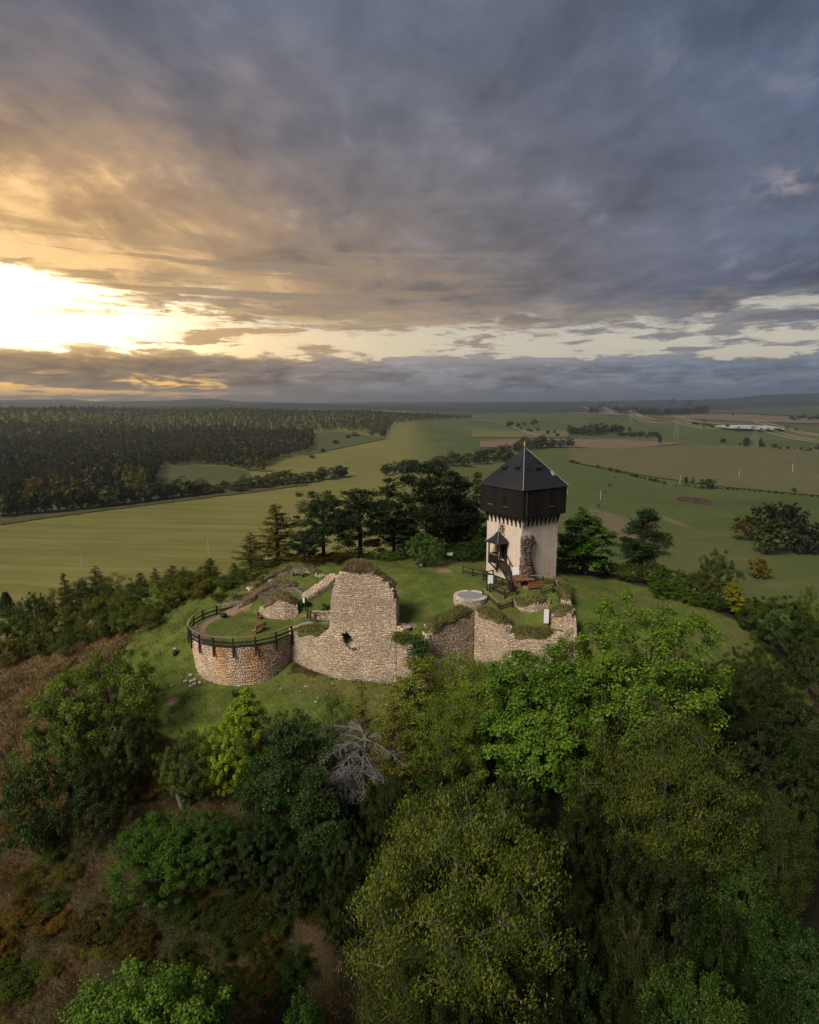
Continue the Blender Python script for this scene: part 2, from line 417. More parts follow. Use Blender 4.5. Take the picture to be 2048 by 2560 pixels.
def bark_mat(name, c0, c1):
    m_, nn, out = new_mat(name)
    v = nn.noise(pos(nn), 6.0, 5, 0.7)
    pbsdf(nn, out, nn.ramp(v, [(0.3, c0), (0.7, c1)]), 0.95, 0.1, v, 0.6, 0.03)
    return m_
K_brown = bark_mat('bark_brown', (0.016, 0.012, 0.009), (0.060, 0.046, 0.035))
K_grey = bark_mat('bark_grey', (0.03, 0.027, 0.024), (0.11, 0.10, 0.088))
K_dead = bark_mat('bark_dead', (0.07, 0.066, 0.06), (0.20, 0.19, 0.175))
# ------------------------------------------------------------------ terrain heights
HILL = np.array([
 # foot of the front walls
 (-19, 59.3, .8), (-22.5, 61, 1.0), (-25.5, 65, 2.6), (-25.2, 69, 4.4), (-14, 60.6, .9), (-11.5, 61.2, 1.3), (-7, 59.3, 1.0), (-2.5, 58.4, .9),
 (4, 58, 1.2), (11, 58, 2.0), (17.6, 57.5, 3.2), (20, 65, 6.6), (19.8, 71, 8.2), (24, 60, 5.0), (24, 68, 6.6), (27, 76, 6.8), (30, 63, 4.8),
 # under the court
 (0, 63, 2.2), (6, 64, 3.0), (11, 63, 3.4), (-8, 64, 2.8), (-2, 68, 5.6), (8, 69, 7.0), (14, 67, 6.8), (-12, 67, 4.6), (-17, 66, 3.6),
 # back of the plateau
 (-6, 77, 9.2), (2, 77, 9.4), (8, 75, 9.3), (14, 75, 9.2), (14, 84, 8.6), (-14, 78.5, 9.3), (-20, 77.5, 8.2), (-20, 73, 7.2), (2, 84, 8.8), (-8, 85, 8.4),
 # left slope with its mown path
 (-27, 73, 5.6), (-30, 76, 4.9), (-32, 69, 2.6), (-30, 62, 0.4), (-27, 57, -1.0), (-22, 55, -0.8), (-35, 81, 3.6), (-38, 72, -0.5), (-45, 75, -2.8), (-42, 62, -3.2),
 (-50, 85, -3.5), (-58, 80, -5), (-52, 66, -6.5), (-42, 51, -8), (-62, 95, -8), (-46, 100, -5), (-30, 95, 1), (-20, 90, 5.6), (-75, 80, -12), (-66, 62, -12),
 # slope towards the camera
 (-20, 48, -3.6), (-20, 40, -7.5), (-20, 30, -13), (-30, 40, -10), (-32, 50, -4.6), (-10, 53, -1.8), (-10, 46, -5), (-10, 38, -9.4), (-10, 27, -15), (0, 52, -2.4), (0, 40, -8.4), (0, 28, -15),
 (12, 51, -2.6), (12, 38, -9.5), (25, 45, -6.5), (25, 35, -12), (25, 55, 1.4), (0, 15, -22), (-30, 18, -20), (30, 18, -20), (-45, 30, -18), (45, 35, -16),
 # right and back
 (33, 69, 5.6), (40, 62, 0.5), (40, 50, -8), (46, 76, 1.5), (37, 84, 4.6), (30, 92, 4.0), (56, 70, -14), (60, 50, -18), (-4, 95, 5.5), (10, 97, 5.0), (0, 112, -4), (20, 112, -4),
 (-30, 118, -10), (0, 130, -13), (30, 130, -15), (55, 105, -15), (75, 85, -21), (-60, 120, -21), (-85, 105, -21)], dtype=float)
ring = []
for a in range(0, 360, 20):
    for rr, zz in ((120, -29), (165, -41), (215, -45)):
        X, Y_ = rr * math.sin(R(a)), 70 + rr * math.cos(R(a))
        ring.append((X, Y_, zz))
ring = [q for q in ring if np.min(np.hypot(HILL[:, 0] - q[0], HILL[:, 1] - q[1])) > 22]
CTRL = np.vstack([HILL, np.array(ring)])

def rbf_fit(pts, c):
    d = np.hypot(pts[:, None, 0] - pts[None, :, 0], pts[:, None, 1] - pts[None, :, 1])
    A = np.sqrt(d * d + c * c); n_ = len(pts)
    Mx = np.zeros((n_ + 1, n_ + 1)); Mx[:n_, :n_] = A; Mx[:n_, n_] = 1; Mx[n_, :n_] = 1
    return np.linalg.solve(Mx, np.append(pts[:, 2], 0)), c
def rbf_eval(fit, pts, x, y):
    w, c = fit; out = np.full(x.shape, w[-1])
    for i in range(len(pts)):
        out += w[i] * np.sqrt((x - pts[i, 0]) ** 2 + (y - pts[i, 1]) ** 2 + c * c)
    return out
FIT = rbf_fit(CTRL, 5.0)

def sstep(v, a, b):
    t = np.clip((v - a) / (b - a), 0, 1); return t * t * (3 - 2 * t)

def vnoise(x, y, seed=0):
    """smooth pseudo noise from a few turned sines, about -1..1"""
    r_ = np.random.default_rng(seed); out = 0
    for k in range(7):
        a = r_.uniform(0, 6.28); f = r_.uniform(0.6, 1.5); ph = r_.uniform(0, 6.28)
        out = out + np.sin((x * math.cos(a) + y * math.sin(a)) * f + ph)
    return out / 4.0

def h_field(x, y):
    d = np.hypot(x, y); a = np.degrees(np.arctan2(x, np.maximum(y, 1e-3)))
    A = np.interp(a, [-60, -40, -30, -20, -12, -4, 1, 6, 20, 40], [60, 58, 52, 45, 40, 34, 23, 15, 12, 16])
    z = -45 + A * sstep(d, 800, 2300)
    z += np.interp(a, [-5, 6, 16, 24, 34, 45], [0, 0, 4, 14, 40, 40]) * sstep(d, 2600, 4600)
    z += 1.6 * vnoise(x / 210, y / 210, 3) * sstep(d, 250, 500)
    z += 5.0 * vnoise(x / 900, y / 900, 4) * sstep(d, 900, 2500)
    return z

# plan outlines of the walled parts: inside them the ground is filled up behind the walls
BC, BR, BZ = (-18.2, 66.0), 6.0, 5.5                       # round bastion: centre, radius, platform level
COURT = np.array([(-12.6, 64.4), (-8.3, 62.0), (-1.4, 61.0), (1.0, 60.4), (2.2, 61.0), (6.9, 64.3), (10.4, 61.3), (15.9, 60.0), (16.8, 66), (17.8, 71), (17.8, 77), (8, 76.5),
                  (2, 77), (-6, 77), (-14, 78), (-19.5, 76.5), (-20.5, 73), (-18, 72)])
CP = np.array([(-13, 67, 5.8), (-12.2, 64.6, 6.0), (-8.5, 62.5, 6.4), (-5, 63, 6.7), (-1.2, 61.3, 7.3), (1.8, 61.5, 7.2), (5, 63.6, 7.8), (7.2, 65, 8.5), (10.4, 64.6, 8.2),
               (10.3, 61.6, 7.0), (13, 61.2, 7.0), (15.6, 60.4, 7.0), (11.5, 63.6, 7.1), (15.4, 63.4, 7.3), (12.5, 66.6, 9.2), (16.4, 66.4, 9.2), (17.4, 70.5, 9.4), (12, 70, 9.4), (7, 70, 9.2), (2, 70, 8.8),
               (-3, 70, 8.2), (-6.5, 70, 6.9), (-9.5, 69, 6.3), (-12.5, 69.5, 6.4), (-16, 70.6, 6.2), (-18.5, 72.4, 7.1), (-14.5, 73.2, 8.3), (-10, 73.3, 8.3), (-5, 75, 9.0), (-12, 76, 9.0), (-17.5, 75.5, 8.0), (-20, 76, 8.1),
               (2, 77, 9.4), (8, 76, 9.4), (14, 76, 9.2), (-6, 77, 9.2), (-14, 78, 9.3), (0, 65, 7.9), (4, 67, 8.6), (-4, 66, 7.2)], dtype=float)
CFIT = rbf_fit(CP, 2.0)

def in_poly(x, y, poly):
    inside = np.zeros(x.shape, dtype=bool); n_ = len(poly); j = n_ - 1
    for i in range(n_):
        xi, yi = poly[i]; xj, yj = poly[j]
        cond = ((yi > y) != (yj > y)) & (x < (xj - xi) * (y - yi) / (yj - yi + 1e-12) + xi)
        inside ^= cond; j = i
    return inside

def H(x, y, court=True):
    x = np.asarray(x, dtype=float); y = np.asarray(y, dtype=float); shp = x.shape
    x = np.atleast_1d(x).ravel(); y = np.atleast_1d(y).ravel()
    z = h_field(x, y); r = np.hypot(x, y - 70)
    near = r < 225
    if near.any():
        xn, yn = x[near], y[near]
        zh = rbf_eval(FIT, CTRL, xn, yn)
        zh += 0.22 * vnoise(xn / 2.3, yn / 2.3, 11) * sstep(r[near], 12, 30) + 0.07 * vnoise(xn / 0.8, yn / 0.8, 12) * sstep(r[near], 10, 22)
        w = sstep(r[near], 160, 222); z[near] = zh * (1 - w) + z[near] * w
        if court:
            zc = rbf_eval(CFIT, CP, xn, yn) + 0.05 * vnoise(xn / 1.1, yn / 1.1, 13)
            ins = in_poly(xn, yn, COURT); zz = z[near]
            zz[ins] = zc[ins]
            bas = np.hypot(xn - BC[0], yn - BC[1]) < BR - 0.55
            zz[bas] = BZ + 0.03 + 0.05 * vnoise(xn[bas], yn[bas], 14)
            z[near] = zz
    return z.reshape(shp)
def h1(x, y): return float(H(np.array([x]), np.array([y]))[0])

def ray_dir(px, py):
    u, v = (px - CXP) / FOC, (CYP - py) / FOC
    cp, sp = math.cos(PITCH), math.sin(PITCH)
    return np.array([u, cp + v * sp, -sp + v * cp])
def ground_at(px, py, far=9000.0):
    """where the line of sight through a photograph pixel meets the terrain"""
    d = ray_dir(px, py); t = np.concatenate([np.arange(15, 300, 0.5), np.geomspace(300, far, 1500)])
    zz = CAMZ + d[2] * t; g_ = H(d[0] * t, d[1] * t)
    hit = np.nonzero(zz <= g_)[0]
    i = hit[0] if len(hit) else len(t) - 1
    return np.array([d[0] * t[i], d[1] * t[i], g_[i]])
def at_y(px, py, y):
    d = ray_dir(px, py); t = y / d[1]; return np.array([d[0] * t, y, CAMZ + d[2] * t])
def at_z(px, py, z):
    d = ray_dir(px, py); t = (z - CAMZ) / d[2]; return np.array([d[0] * t, d[1] * t, z])
def project(x, y, z):
    cp, sp = math.cos(PITCH), math.sin(PITCH); zz = z - CAMZ
    dep = y * cp - zz * sp; up = y * sp + zz * cp
    return CXP + FOC * x / dep, CYP - FOC * up / dep, dep

# ------------------------------------------------------------------ ground sheet
def axis(lo, hi, step, out_lo, out_hi, ratio):
    mid = list(np.arange(lo, hi + 1e-6, step)); a = []; s = step; v = hi
    while v < out_hi: s *= ratio; v += s; a.append(v)
    b = []; s = step; v = lo
    while v > out_lo: s *= ratio; v -= s; b.append(v)
    return np.array(b[::-1] + mid + a)
gx = axis(-34, 24, 0.5, -9800, 9800, 1.075)
gy = axis(34, 80, 0.5, -120, 12500, 1.065)
GX, GY = np.meshgrid(gx, gy); GZ = H(GX, GY)
rim_ = np.hypot(GX - BC[0], GY - BC[1]); rim_m = (rim_ > 4.3) & (rim_ < BR + .6) & (~in_poly(GX, GY, COURT)); GZ[rim_m] = H(GX[rim_m], GY[rim_m], court=False)
GZ[rim_ <= 4.3] -= .35
nx_, ny_ = len(gx), len(gy)
idx = np.arange(nx_ * ny_).reshape(ny_, nx_)
quads = np.stack([idx[:-1, :-1], idx[:-1, 1:], idx[1:, 1:], idx[1:, :-1]], -1).reshape(-1, 4)
fx, fy = GX.ravel(), GY.ravel()
rr = np.hypot(fx, fy - 70)
# land cover weights: lawn (mown), dry (long autumn grass), bare (trodden earth)
ctr_in = in_poly(fx, fy, COURT) | (np.hypot(fx - BC[0], fy - BC[1]) < BR + 0.3)
lawn = np.where(ctr_in, 1.0, 0.0)
def strip(pts, w, soft):
    d = np.full(fx.shape, 1e9)
    for (x0, y0), (x1, y1) in zip(pts[:-1], pts[1:]):
        t = np.clip(((fx - x0) * (x1 - x0) + (fy - y0) * (y1 - y0)) / ((x1 - x0) ** 2 + (y1 - y0) ** 2), 0, 1)
        d = np.minimum(d, np.hypot(fx - x0 - t * (x1 - x0), fy - y0 - t * (y1 - y0)))
    return 1 - sstep(d, w, w + soft)
lawn = np.maximum(lawn, strip([(-34, 84), (-30.5, 75), (-29, 66), (-26.5, 60), (-20, 57), (-12, 58.5), (-4, 57)], 2.8, 1.6))
lawn = np.maximum(lawn, strip([(-20, 82), (-25, 72), (-25.5, 64)], 2.2, 2.0) * 0.9)
lawn = np.maximum(lawn, strip([(18, 58), (22, 66), (22, 74)], 4.0, 2.0))
lawn = np.maximum(lawn, strip([(22, 60), (27, 66), (33, 64), (38, 60)], 4.5, 2.0))
rl = in_poly(fx, fy, np.array([(17, 57), (30, 57), (40, 58), (46, 62), (38, 71), (29, 79), (18, 82)])).astype(float)
lawn = np.maximum(lawn, rl)
lawn = np.maximum(lawn, strip([(-16, 78), (0, 80), (16, 80)], 3.0, 3.0))
dry = np.where(rr < 150, 1.0, 0.0) * (1 - lawn)
bare = np.zeros_like(fx)
ang = np.arctan2(fy - BC[1], fx - BC[0]); rb = np.hypot(fx - BC[0], fy - BC[1])
bare = np.maximum(bare, np.where((rb < BR - .4) & ((ang > 1.7) | (ang < -2.2)), sstep(rb, 3.9, 4.9), 0) * .9)
for cx, cy, rad in ((-24, 58.8, 1.0), (0.2, 61.6, .9), (4.5, 75.5, 1.3), (13.5, 67.8, 1.0), (-9.2, 65.6, .8), (-12.2, 68.2, .7), (10, 70.4, .8)):
    bare = np.maximum(bare, 0.75 * (1 - sstep(np.hypot(fx - cx, (fy - cy)), rad * .3, rad * 1.4)))
litter = sstep(fx, -9, -2) * (1 - sstep(fy, 57, 60)) * np.where(rr < 150, 1.0, 0.0)           # leaf litter; shade of the closed trees is put into its colour
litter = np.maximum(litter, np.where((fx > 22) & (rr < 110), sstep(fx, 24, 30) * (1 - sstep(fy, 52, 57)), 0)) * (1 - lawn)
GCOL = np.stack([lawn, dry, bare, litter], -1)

M_ground, nn, out = new_mat('ground')
p_ = pos(nn)
at = nn.node('ShaderNodeAttribute', attribute_name='cover'); lw, dw, bw = nn.sep(at.outputs['Color'])
fine = nn.noise(p_, 3.2, 6, 0.7); mid = nn.noise(p_, 0.45, 6, 0.62); big = nn.noise(p_, 0.012, 5, 0.55); fld = nn.noise(p_, 0.0035, 3, 0.5)
x_, y_, z_ = nn.sep(p_)
dirn = nn.add(nn.mul(x_, 0.10), nn.mul(y_, 1.0))
streak = nn.noise(nn.xyz(nn.mul(x_, 0.006), nn.mul(dirn, 0.085), 0.0), 1.0, 7, 0.68)
wv = nn.node('ShaderNodeTexWave', wave_type='BANDS', bands_direction='Y'); nn.put(wv.inputs['Vector'], nn.xyz(0.0, nn.add(dirn, nn.mul(nn.sub(big, 0.5), 30.0)), 0.0)); wv.inputs['Scale'].default_value = 0.018; wv.inputs['Distortion'].default_value = 0.6; wv.inputs['Detail'].default_value = 2.0
tram = nn.ss(wv.outputs['Fac'], 0.90, 0.99)
meadow = nn.ramp(nn.add(nn.mul(streak, 0.55), nn.add(nn.mul(big, 0.35), nn.mul(fine, 0.10))), [(0.34, (0.098, 0.100, 0.022)), (0.5, (0.146, 0.136, 0.038)), (0.66, (0.208, 0.180, 0.056))])
greenr = nn.ramp(nn.add(nn.mul(fld, 0.45), nn.add(nn.mul(big, 0.35), nn.mul(streak, 0.2))), [(0.36, (0.046, 0.068, 0.017)), (0.5, (0.068, 0.084, 0.024)), (0.64, (0.112, 0.098, 0.038))])
east = nn.ss(nn.add(x_, nn.mul(nn.sub(big, 0.5), 60)), -20, 60)
meadow = nn.mix(east, meadow, greenr)
for (a_, b_, l_, r_px) in (((1545, 1268), (1535, 1366), (1500, 1320), (1588, 1310)), ((1672, 1286), (1690, 1320), (1662, 1303), (1696, 1303))):
    gA, gB, gL, gR = ground_at(*a_), ground_at(*b_), ground_at(*l_), ground_at(*r_px); cX, cY = (gA + gB)[:2] / 2; rX, rY = abs(gR[0] - gL[0]) / 2, abs(gA[1] - gB[1]) / 2
    dd_ = nn.add(nn.sq(nn.mul(nn.sub(x_, float(cX)), 1 / rX)), nn.sq(nn.mul(nn.sub(y_, float(cY)), 1 / rY)))
    sp_ = nn.ss(nn.add(dd_, nn.mul(nn.sub(nn.noise(p_, 0.10, 6, 0.7), 0.5), 2.6)), 1.25, 0.35, 0.0, 0.62)       # thin soil showing through
    meadow = nn.mix(sp_, meadow, nn.ramp(fine, [(0.35, (0.120, 0.082, 0.050)), (0.65, (0.20, 0.14, 0.092))]))
meadow = nn.mix(nn.mul(tram, 0.26), meadow, (0.055, 0.058, 0.018))
meadow = nn.mix(nn.ss(nn.noise(p_, 0.03, 6, 0.7), 0.56, 0.70, 0.0, 0.45), meadow, (0.16, 0.125, 0.055))
lawnd = nn.mul(nn.ss(nn.noise(p_, 0.16, 5, 0.65), 0.46, 0.66), 0.75)
lawnc = nn.ramp(nn.add(nn.mul(fine, 0.4), nn.mul(mid, 0.6)), [(0.30, (0.036, 0.054, 0.011)), (0.5, (0.078, 0.104, 0.020)), (0.70, (0.160, 0.160, 0.038))])
lawnc = nn.mix(lawnd, lawnc, nn.ramp(fine, [(0.3, (0.070, 0.066, 0.020)), (0.7, (0.150, 0.125, 0.050))]))
patch = nn.noise(p_, 0.22, 5, 0.65)
dryc = nn.mix(nn.ss(nn.add(patch, nn.mul(nn.sub(fine, 0.5), 0.3)), 0.34, 0.66), (0.026, 0.028, 0.011), nn.ramp(fine, [(0.3, (0.030, 0.021, 0.010)), (0.7, (0.078, 0.052, 0.025))]))
dryc = nn.mix(nn.ss(nn.noise(p_, 0.37, 4, 0.6), 0.56, 0.72), dryc, (0.060, 0.028, 0.013))
barec = nn.ramp(fine, [(0.3, (0.13, 0.085, 0.05)), (0.7, (0.28, 0.19, 0.12))])
jit0 = nn.sub(patch, 0.5); jit = nn.mul(nn.sub(mid, 0.5), 0.9)
dryc = nn.mix(nn.mul(nn.ss(nn.add(x_, nn.mul(jit0, 14.0)), -30.0, -38.0), nn.ss(y_, 44.0, 54.0)), dryc, nn.ramp(nn.add(nn.mul(fine, 0.5), nn.mul(patch, 0.5)), [(0.35, (0.045, 0.032, 0.014)), (0.65, (0.135, 0.095, 0.045))]))
c = nn.mix(nn.ss(nn.add(dw, nn.mul(jit, 0.7)), 0.3, 0.7), meadow, dryc)
c = nn.mix(nn.ss(nn.add(at.outputs['Alpha'], nn.mul(jit, 0.5)), 0.3, 0.7), c, nn.ramp(fine, [(0.3, (0.006, 0.0055, 0.003)), (0.7, (0.018, 0.014, 0.008))]))  # near-black litter colour carries the shade under the trees
c = nn.mix(nn.ss(nn.add(lw, nn.mul(jit, 0.9)), 0.25, 0.75), c, lawnc)
c = nn.mix(nn.ss(nn.add(bw, nn.mul(jit, 0.6)), 0.35, 0.7), c, barec)
pbsdf(nn, out, c, 0.95, 0.1, nn.add(fine, nn.mul(mid, 0.7)), 0.6, 0.12)
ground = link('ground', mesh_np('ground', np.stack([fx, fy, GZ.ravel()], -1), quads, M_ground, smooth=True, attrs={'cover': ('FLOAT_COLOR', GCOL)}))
tag(ground, 'grassy hill and rolling farmland', kind='structure')

# the grassy floor of the bastion, carried by its ring wall
pv_, pq_, pc_ = [], [], []
for i_ in range(13):
    for k_ in range(72):
        ra_, an_ = 5.62 * i_ / 12, 2 * math.pi * k_ / 72; X_, Y__ = BC[0] + ra_ * math.cos(an_), BC[1] + ra_ * math.sin(an_)
        pv_.append((X_, Y__, BZ + .03 + .05 * float(vnoise(np.array(X_ / 1.1), np.array(Y__ / 1.1), 14)) - (.06 if i_ == 12 else 0)))
        aa_ = math.degrees(an_) % 360; b0_ = 1.0 if 110 < aa_ < 228 else 0.0
        pc_.append((1.0, 0.0, b0_ * float(sstep(np.array(ra_), 3.9, 4.8)), 0.0))
for i_ in range(12):
    for k_ in range(72): pq_.append((i_ * 72 + k_, (i_ + 1) * 72 + k_, (i_ + 1) * 72 + (k_ + 1) % 72, i_ * 72 + (k_ + 1) % 72))
tag(link('platform_lawn', mesh_np('platform_lawn', np.array(pv_), np.array(pq_), M_ground, smooth=True, attrs={'cover': ('FLOAT_COLOR', np.array(pc_))})), kind='structure')

# ------------------------------------------------------------------ fields, strips and road lying on the land
def field_mat(name, stops, sc=0.02, stre=0.08):
    m_, nn, out = new_mat(name); p_ = pos(nn); x_, y_, z_ = nn.sep(p_)
    v = nn.noise(nn.xyz(nn.mul(x_, sc * .25), nn.mul(y_, stre), 0), 1.0, 5, 0.6); w = nn.noise(p_, sc, 6, 0.65); f = nn.noise(p_, sc * 12, 4, 0.7)
    pbsdf(nn, out, nn.ramp(nn.add(nn.mul(v, .4), nn.add(nn.mul(w, .4), nn.mul(f, .2))), stops), 0.95, 0.1)
    return m_
F_green = field_mat('green_pasture', [(.35, (.052, .064, .022)), (.65, (.082, .088, .032))])
F_olive = field_mat('olive_pasture', [(.35, (.078, .080, .030)), (.65, (.120, .104, .045))])
F_yell = field_mat('pale_pasture', [(.35, (.095, .095, .030)), (.65, (.150, .130, .050))])
F_brown = field_mat('ploughed_earth', [(.35, (.120, .082, .050)), (.65, (.185, .128, .085))], .03)
F_rough = field_mat('rough_grass', [(.35, (.042, .044, .016)), (.65, (.100, .088, .036))], .08)
F_road = field_mat('asphalt', [(.35, (.15, .145, .14)), (.65, (.22, .215, .20))], .1)

def drape(name, top, bot, mat, lift=0.35, nu=90, nv=10, jitter=0.0):
    """a sheet between two edge lines given on the photograph, set down on the terrain"""
    def along(pl, k):
        pl = np.array(pl, dtype=float); s = np.r_[0, np.cumsum(np.hypot(*np.diff(pl, axis=0).T))]; s /= s[-1]
        return np.stack([np.interp(k, s, pl[:, 0]), np.interp(k, s, pl[:, 1])], -1)
    k = np.linspace(0, 1, nu)
    T = np.array([ground_at(*q) for q in along(top, k)]); Bt = np.array([ground_at(*q) for q in along(bot, k)])
    vv = np.linspace(0, 1, nv)[:, None, None]; Pm = T[None] * vv + Bt[None] * (1 - vv)
    if jitter:
        Pm[0, :, :2] += rng.normal(0, jitter, (nu, 2)); Pm[-1, :, :2] += rng.normal(0, jitter, (nu, 2))
    d = np.hypot(Pm[..., 0], Pm[..., 1])
    Pm[..., 2] = H(Pm[..., 0], Pm[..., 1]) + lift + d * 0.0006
    ii = np.arange(nu * nv).reshape(nv, nu)
    q = np.stack([ii[:-1, :-1], ii[:-1, 1:], ii[1:, 1:], ii[1:, :-1]], -1).reshape(-1, 4)
    o = link(name, mesh_np(name, Pm.reshape(-1, 3), q, mat, smooth=True))
    return tag(o, kind='structure')
drape('field', [(0, 1288), (180, 1262), (420, 1232), (640, 1206), (760, 1192)], [(0, 1314), (180, 1288), (420, 1258), (640, 1231), (770, 1214)], F_rough, .3, jitter=1.0)
drape('field', [(380, 1172), (470, 1163), (560, 1168), (622, 1180)], [(372, 1214), (480, 1222), (580, 1214), (628, 1196)], F_green)
drape('field', [(778, 1084), (850, 1081), (950, 1094)], [(760, 1140), (850, 1122), (965, 1098)], F_green)
drape('field', [(1422, 1122), (1600, 1118), (1820, 1114), (2070, 1124)], [(1422, 1155), (1620, 1192), (1800, 1218), (2070, 1243)], F_olive, .4)
drape('field', [(1200, 1104), (1340, 1098), (1560, 1101), (1700, 1109)], [(1200, 1120), (1420, 1119), (1560, 1123), (1700, 1111)], F_brown, .5)
drape('field', [(1690, 1037), (1850, 1036), (2070, 1049)], [(1690, 1046), (1850, 1055), (2070, 1061)], F_brown, .6)
drape('field', [(1424, 1026), (1560, 1028), (1690, 1036)], [(1424, 1034), (1560, 1040), (1690, 1046)], F_brown, .5)
drape('field', [(1640, 1022), (1840, 1016), (2070, 1022)], [(1690, 1034), (1850, 1034), (2070, 1045)], F_green, .6)
drape('field', [(1180, 1080), (1330, 1078), (1420, 1078)], [(1180, 1094), (1330, 1096), (1420, 1094)], F_yell, .5)
drape('country_road', [(1180, 1050.6), (1232, 1055), (1282, 1067.5), (1320, 1082.5), (1366, 1094.5)], [(1180, 1051.6), (1232, 1056.6), (1282, 1069.8), (1320, 1085.4), (1366, 1098)], F_road, .9, 90, 3)
drape('country_road', [(1420, 1087), (1500, 1099), (1560, 1106)], [(1420, 1088.2), (1500, 1100.3), (1560, 1107.4)], F_road, .9, 60, 3)

# the pond: a flat sheet of water in the far fields
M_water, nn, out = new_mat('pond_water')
pbsdf(nn, out, nn.ramp(nn.noise(pos(nn), 0.02, 4, 0.6), [(.3, (.46, .47, .48)), (.7, (.60, .61, .62))]), 0.25, 0.8)  # pale base colour stands for the bright sky mirrored in the water
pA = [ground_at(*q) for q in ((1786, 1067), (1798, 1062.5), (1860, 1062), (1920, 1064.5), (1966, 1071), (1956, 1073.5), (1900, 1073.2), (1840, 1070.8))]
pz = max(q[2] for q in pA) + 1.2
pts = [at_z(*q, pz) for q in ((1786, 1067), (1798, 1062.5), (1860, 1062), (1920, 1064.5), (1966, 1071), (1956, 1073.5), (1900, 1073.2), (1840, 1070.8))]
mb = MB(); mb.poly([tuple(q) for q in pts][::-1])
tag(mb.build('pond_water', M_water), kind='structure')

# ------------------------------------------------------------------ far wooded ridges
M_ridge, nn, out = new_mat('wooded_ridge')
v = nn.noise(pos(nn), 0.006, 8, 0.7); v2 = nn.noise(pos(nn), 0.0011, 3, 0.5)
pbsdf(nn, out, nn.ramp(nn.add(nn.mul(v, .5), nn.mul(v2, .5)), [(.35, (.016, .020, .014)), (.55, (.036, .042, .024)), (.68, (.10, .10, .05))]), 0.95, 0.05)
def ridge(name, dist, sky, depth, seed):
    """a hill range whose crest runs through the given photograph points at one distance"""
    sky = np.array(sky, dtype=float); xs = np.linspace(sky[0, 0], sky[-1, 0], 260); ys = np.interp(xs, sky[:, 0], sky[:, 1])
    r_ = np.random.default_rng(seed)
    ys = ys + 0.9 * vnoise(xs / 60, xs * 0, seed) + 0.4 * vnoise(xs / 14, xs * 0, seed + 1) + r_.normal(0, .12, xs.shape)
    rows = []
    for k, (o_, hh) in enumerate(((-depth, 0), (-depth * .55, .45), (-depth * .22, .8), (0, 1), (depth * .4, .7), (depth, 0))):
        row = []
        for x, y in zip(xs, ys):
            d = ray_dir(x, y); t = dist / math.hypot(d[0], d[1]); zc = CAMZ + d[2] * t
            s_ = (dist + o_) / dist; gz = -60
            row.append((d[0] * t * s_, d[1] * t * s_, gz + (zc - gz) * hh + (3.0 * vnoise(np.array(x / 25.), np.array(k * 3.1), seed + 2) if 0 < k < 3 else 0)))
        rows.append(row)
    V_ = np.array(rows).reshape(-1, 3); m_ = len(xs); ii = np.arange(len(V_)).reshape(len(rows), m_)
    q = np.stack([ii[:-1, :-1], ii[:-1, 1:], ii[1:, 1:], ii[1:, :-1]], -1).reshape(-1, 4)
    tag(link(name, mesh_np(name, V_, q, M_ridge, smooth=True)), kind='structure')
ridge('hills', 9000, [(-150, 1000), (100, 999), (175, 998), (240, 1004), (420, 1003), (560, 1005), (700, 1007), (1000, 1006), (1300, 1004), (1500, 1003), (1700, 1000), (1830, 996), (1905, 988), (2048, 983), (2200, 985)], 1500, 1)
ridge('hills', 6500, [(-150, 1006), (300, 1006), (430, 1002), (480, 997), (545, 998), (600, 1004), (800, 1009), (1100, 1012), (1250, 1007), (1400, 1009), (1560, 1007), (1700, 1010), (2000, 1004), (2200, 1002)], 1100, 2)
ridge('hills', 4800, [(300, 1016), (620, 1011), (730, 1007), (850, 1012), (1000, 1017), (1180, 1022), (1300, 1018), (1450, 1020), (1640, 1017), (1850, 1014)], 800, 3)

# ------------------------------------------------------------------ evening haze
M_haze = bpy.data.materials.new('evening_haze'); M_haze.use_nodes = True
t_ = M_haze.node_tree; t_.nodes.clear(); nn = N(t_)
pv = nn.node('ShaderNodeVolumePrincipled'); pv.inputs['Color'].default_value = (0.72, 0.84, 1.0, 1); pv.inputs['Density'].default_value = 0.000125
pv.inputs['Anisotropy'].default_value = 0.65
o_ = nn.node('ShaderNodeOutputMaterial'); t_.links.new(pv.outputs[0], o_.inputs['Volume'])
HZ0 = float(min(GZ.min(), -60)) - 1.0
HZ1 = 205.0
mb = MB(); mb.box(((gx[0] + gx[-1]) / 2, (gy[0] + gy[-1]) / 2, (HZ0 + HZ1) / 2), (gx[-1] - gx[0] + 200, gy[-1] - gy[0] + 200, HZ1 - HZ0))
haze = tag(mb.build('haze', M_haze), 'thin evening haze over the whole valley', kind='stuff')
# ------------------------------------------------------------------ masonry
GREY = np.array([(.37, .315, .255), (.43, .375, .31), (.30, .255, .205), (.48, .425, .36), (.40, .31, .225), (.34, .21, .125), (.28, .145, .08), (.20, .165, .135), (.53, .49, .43), (.35, .305, .26)])
GREY_W = np.array([.16, .14, .13, .10, .12, .10, .06, .09, .04, .06])
OCHRE = np.array([(.54, .32, .17), (.48, .26, .125), (.55, .38, .24), (.42, .22, .105), (.48, .34, .23)])
DARKS = np.array([(.11, .09, .08), (.15, .12, .10), (.19, .145, .12), (.085, .07, .062), (.18, .105, .075), (.22, .19, .16)])

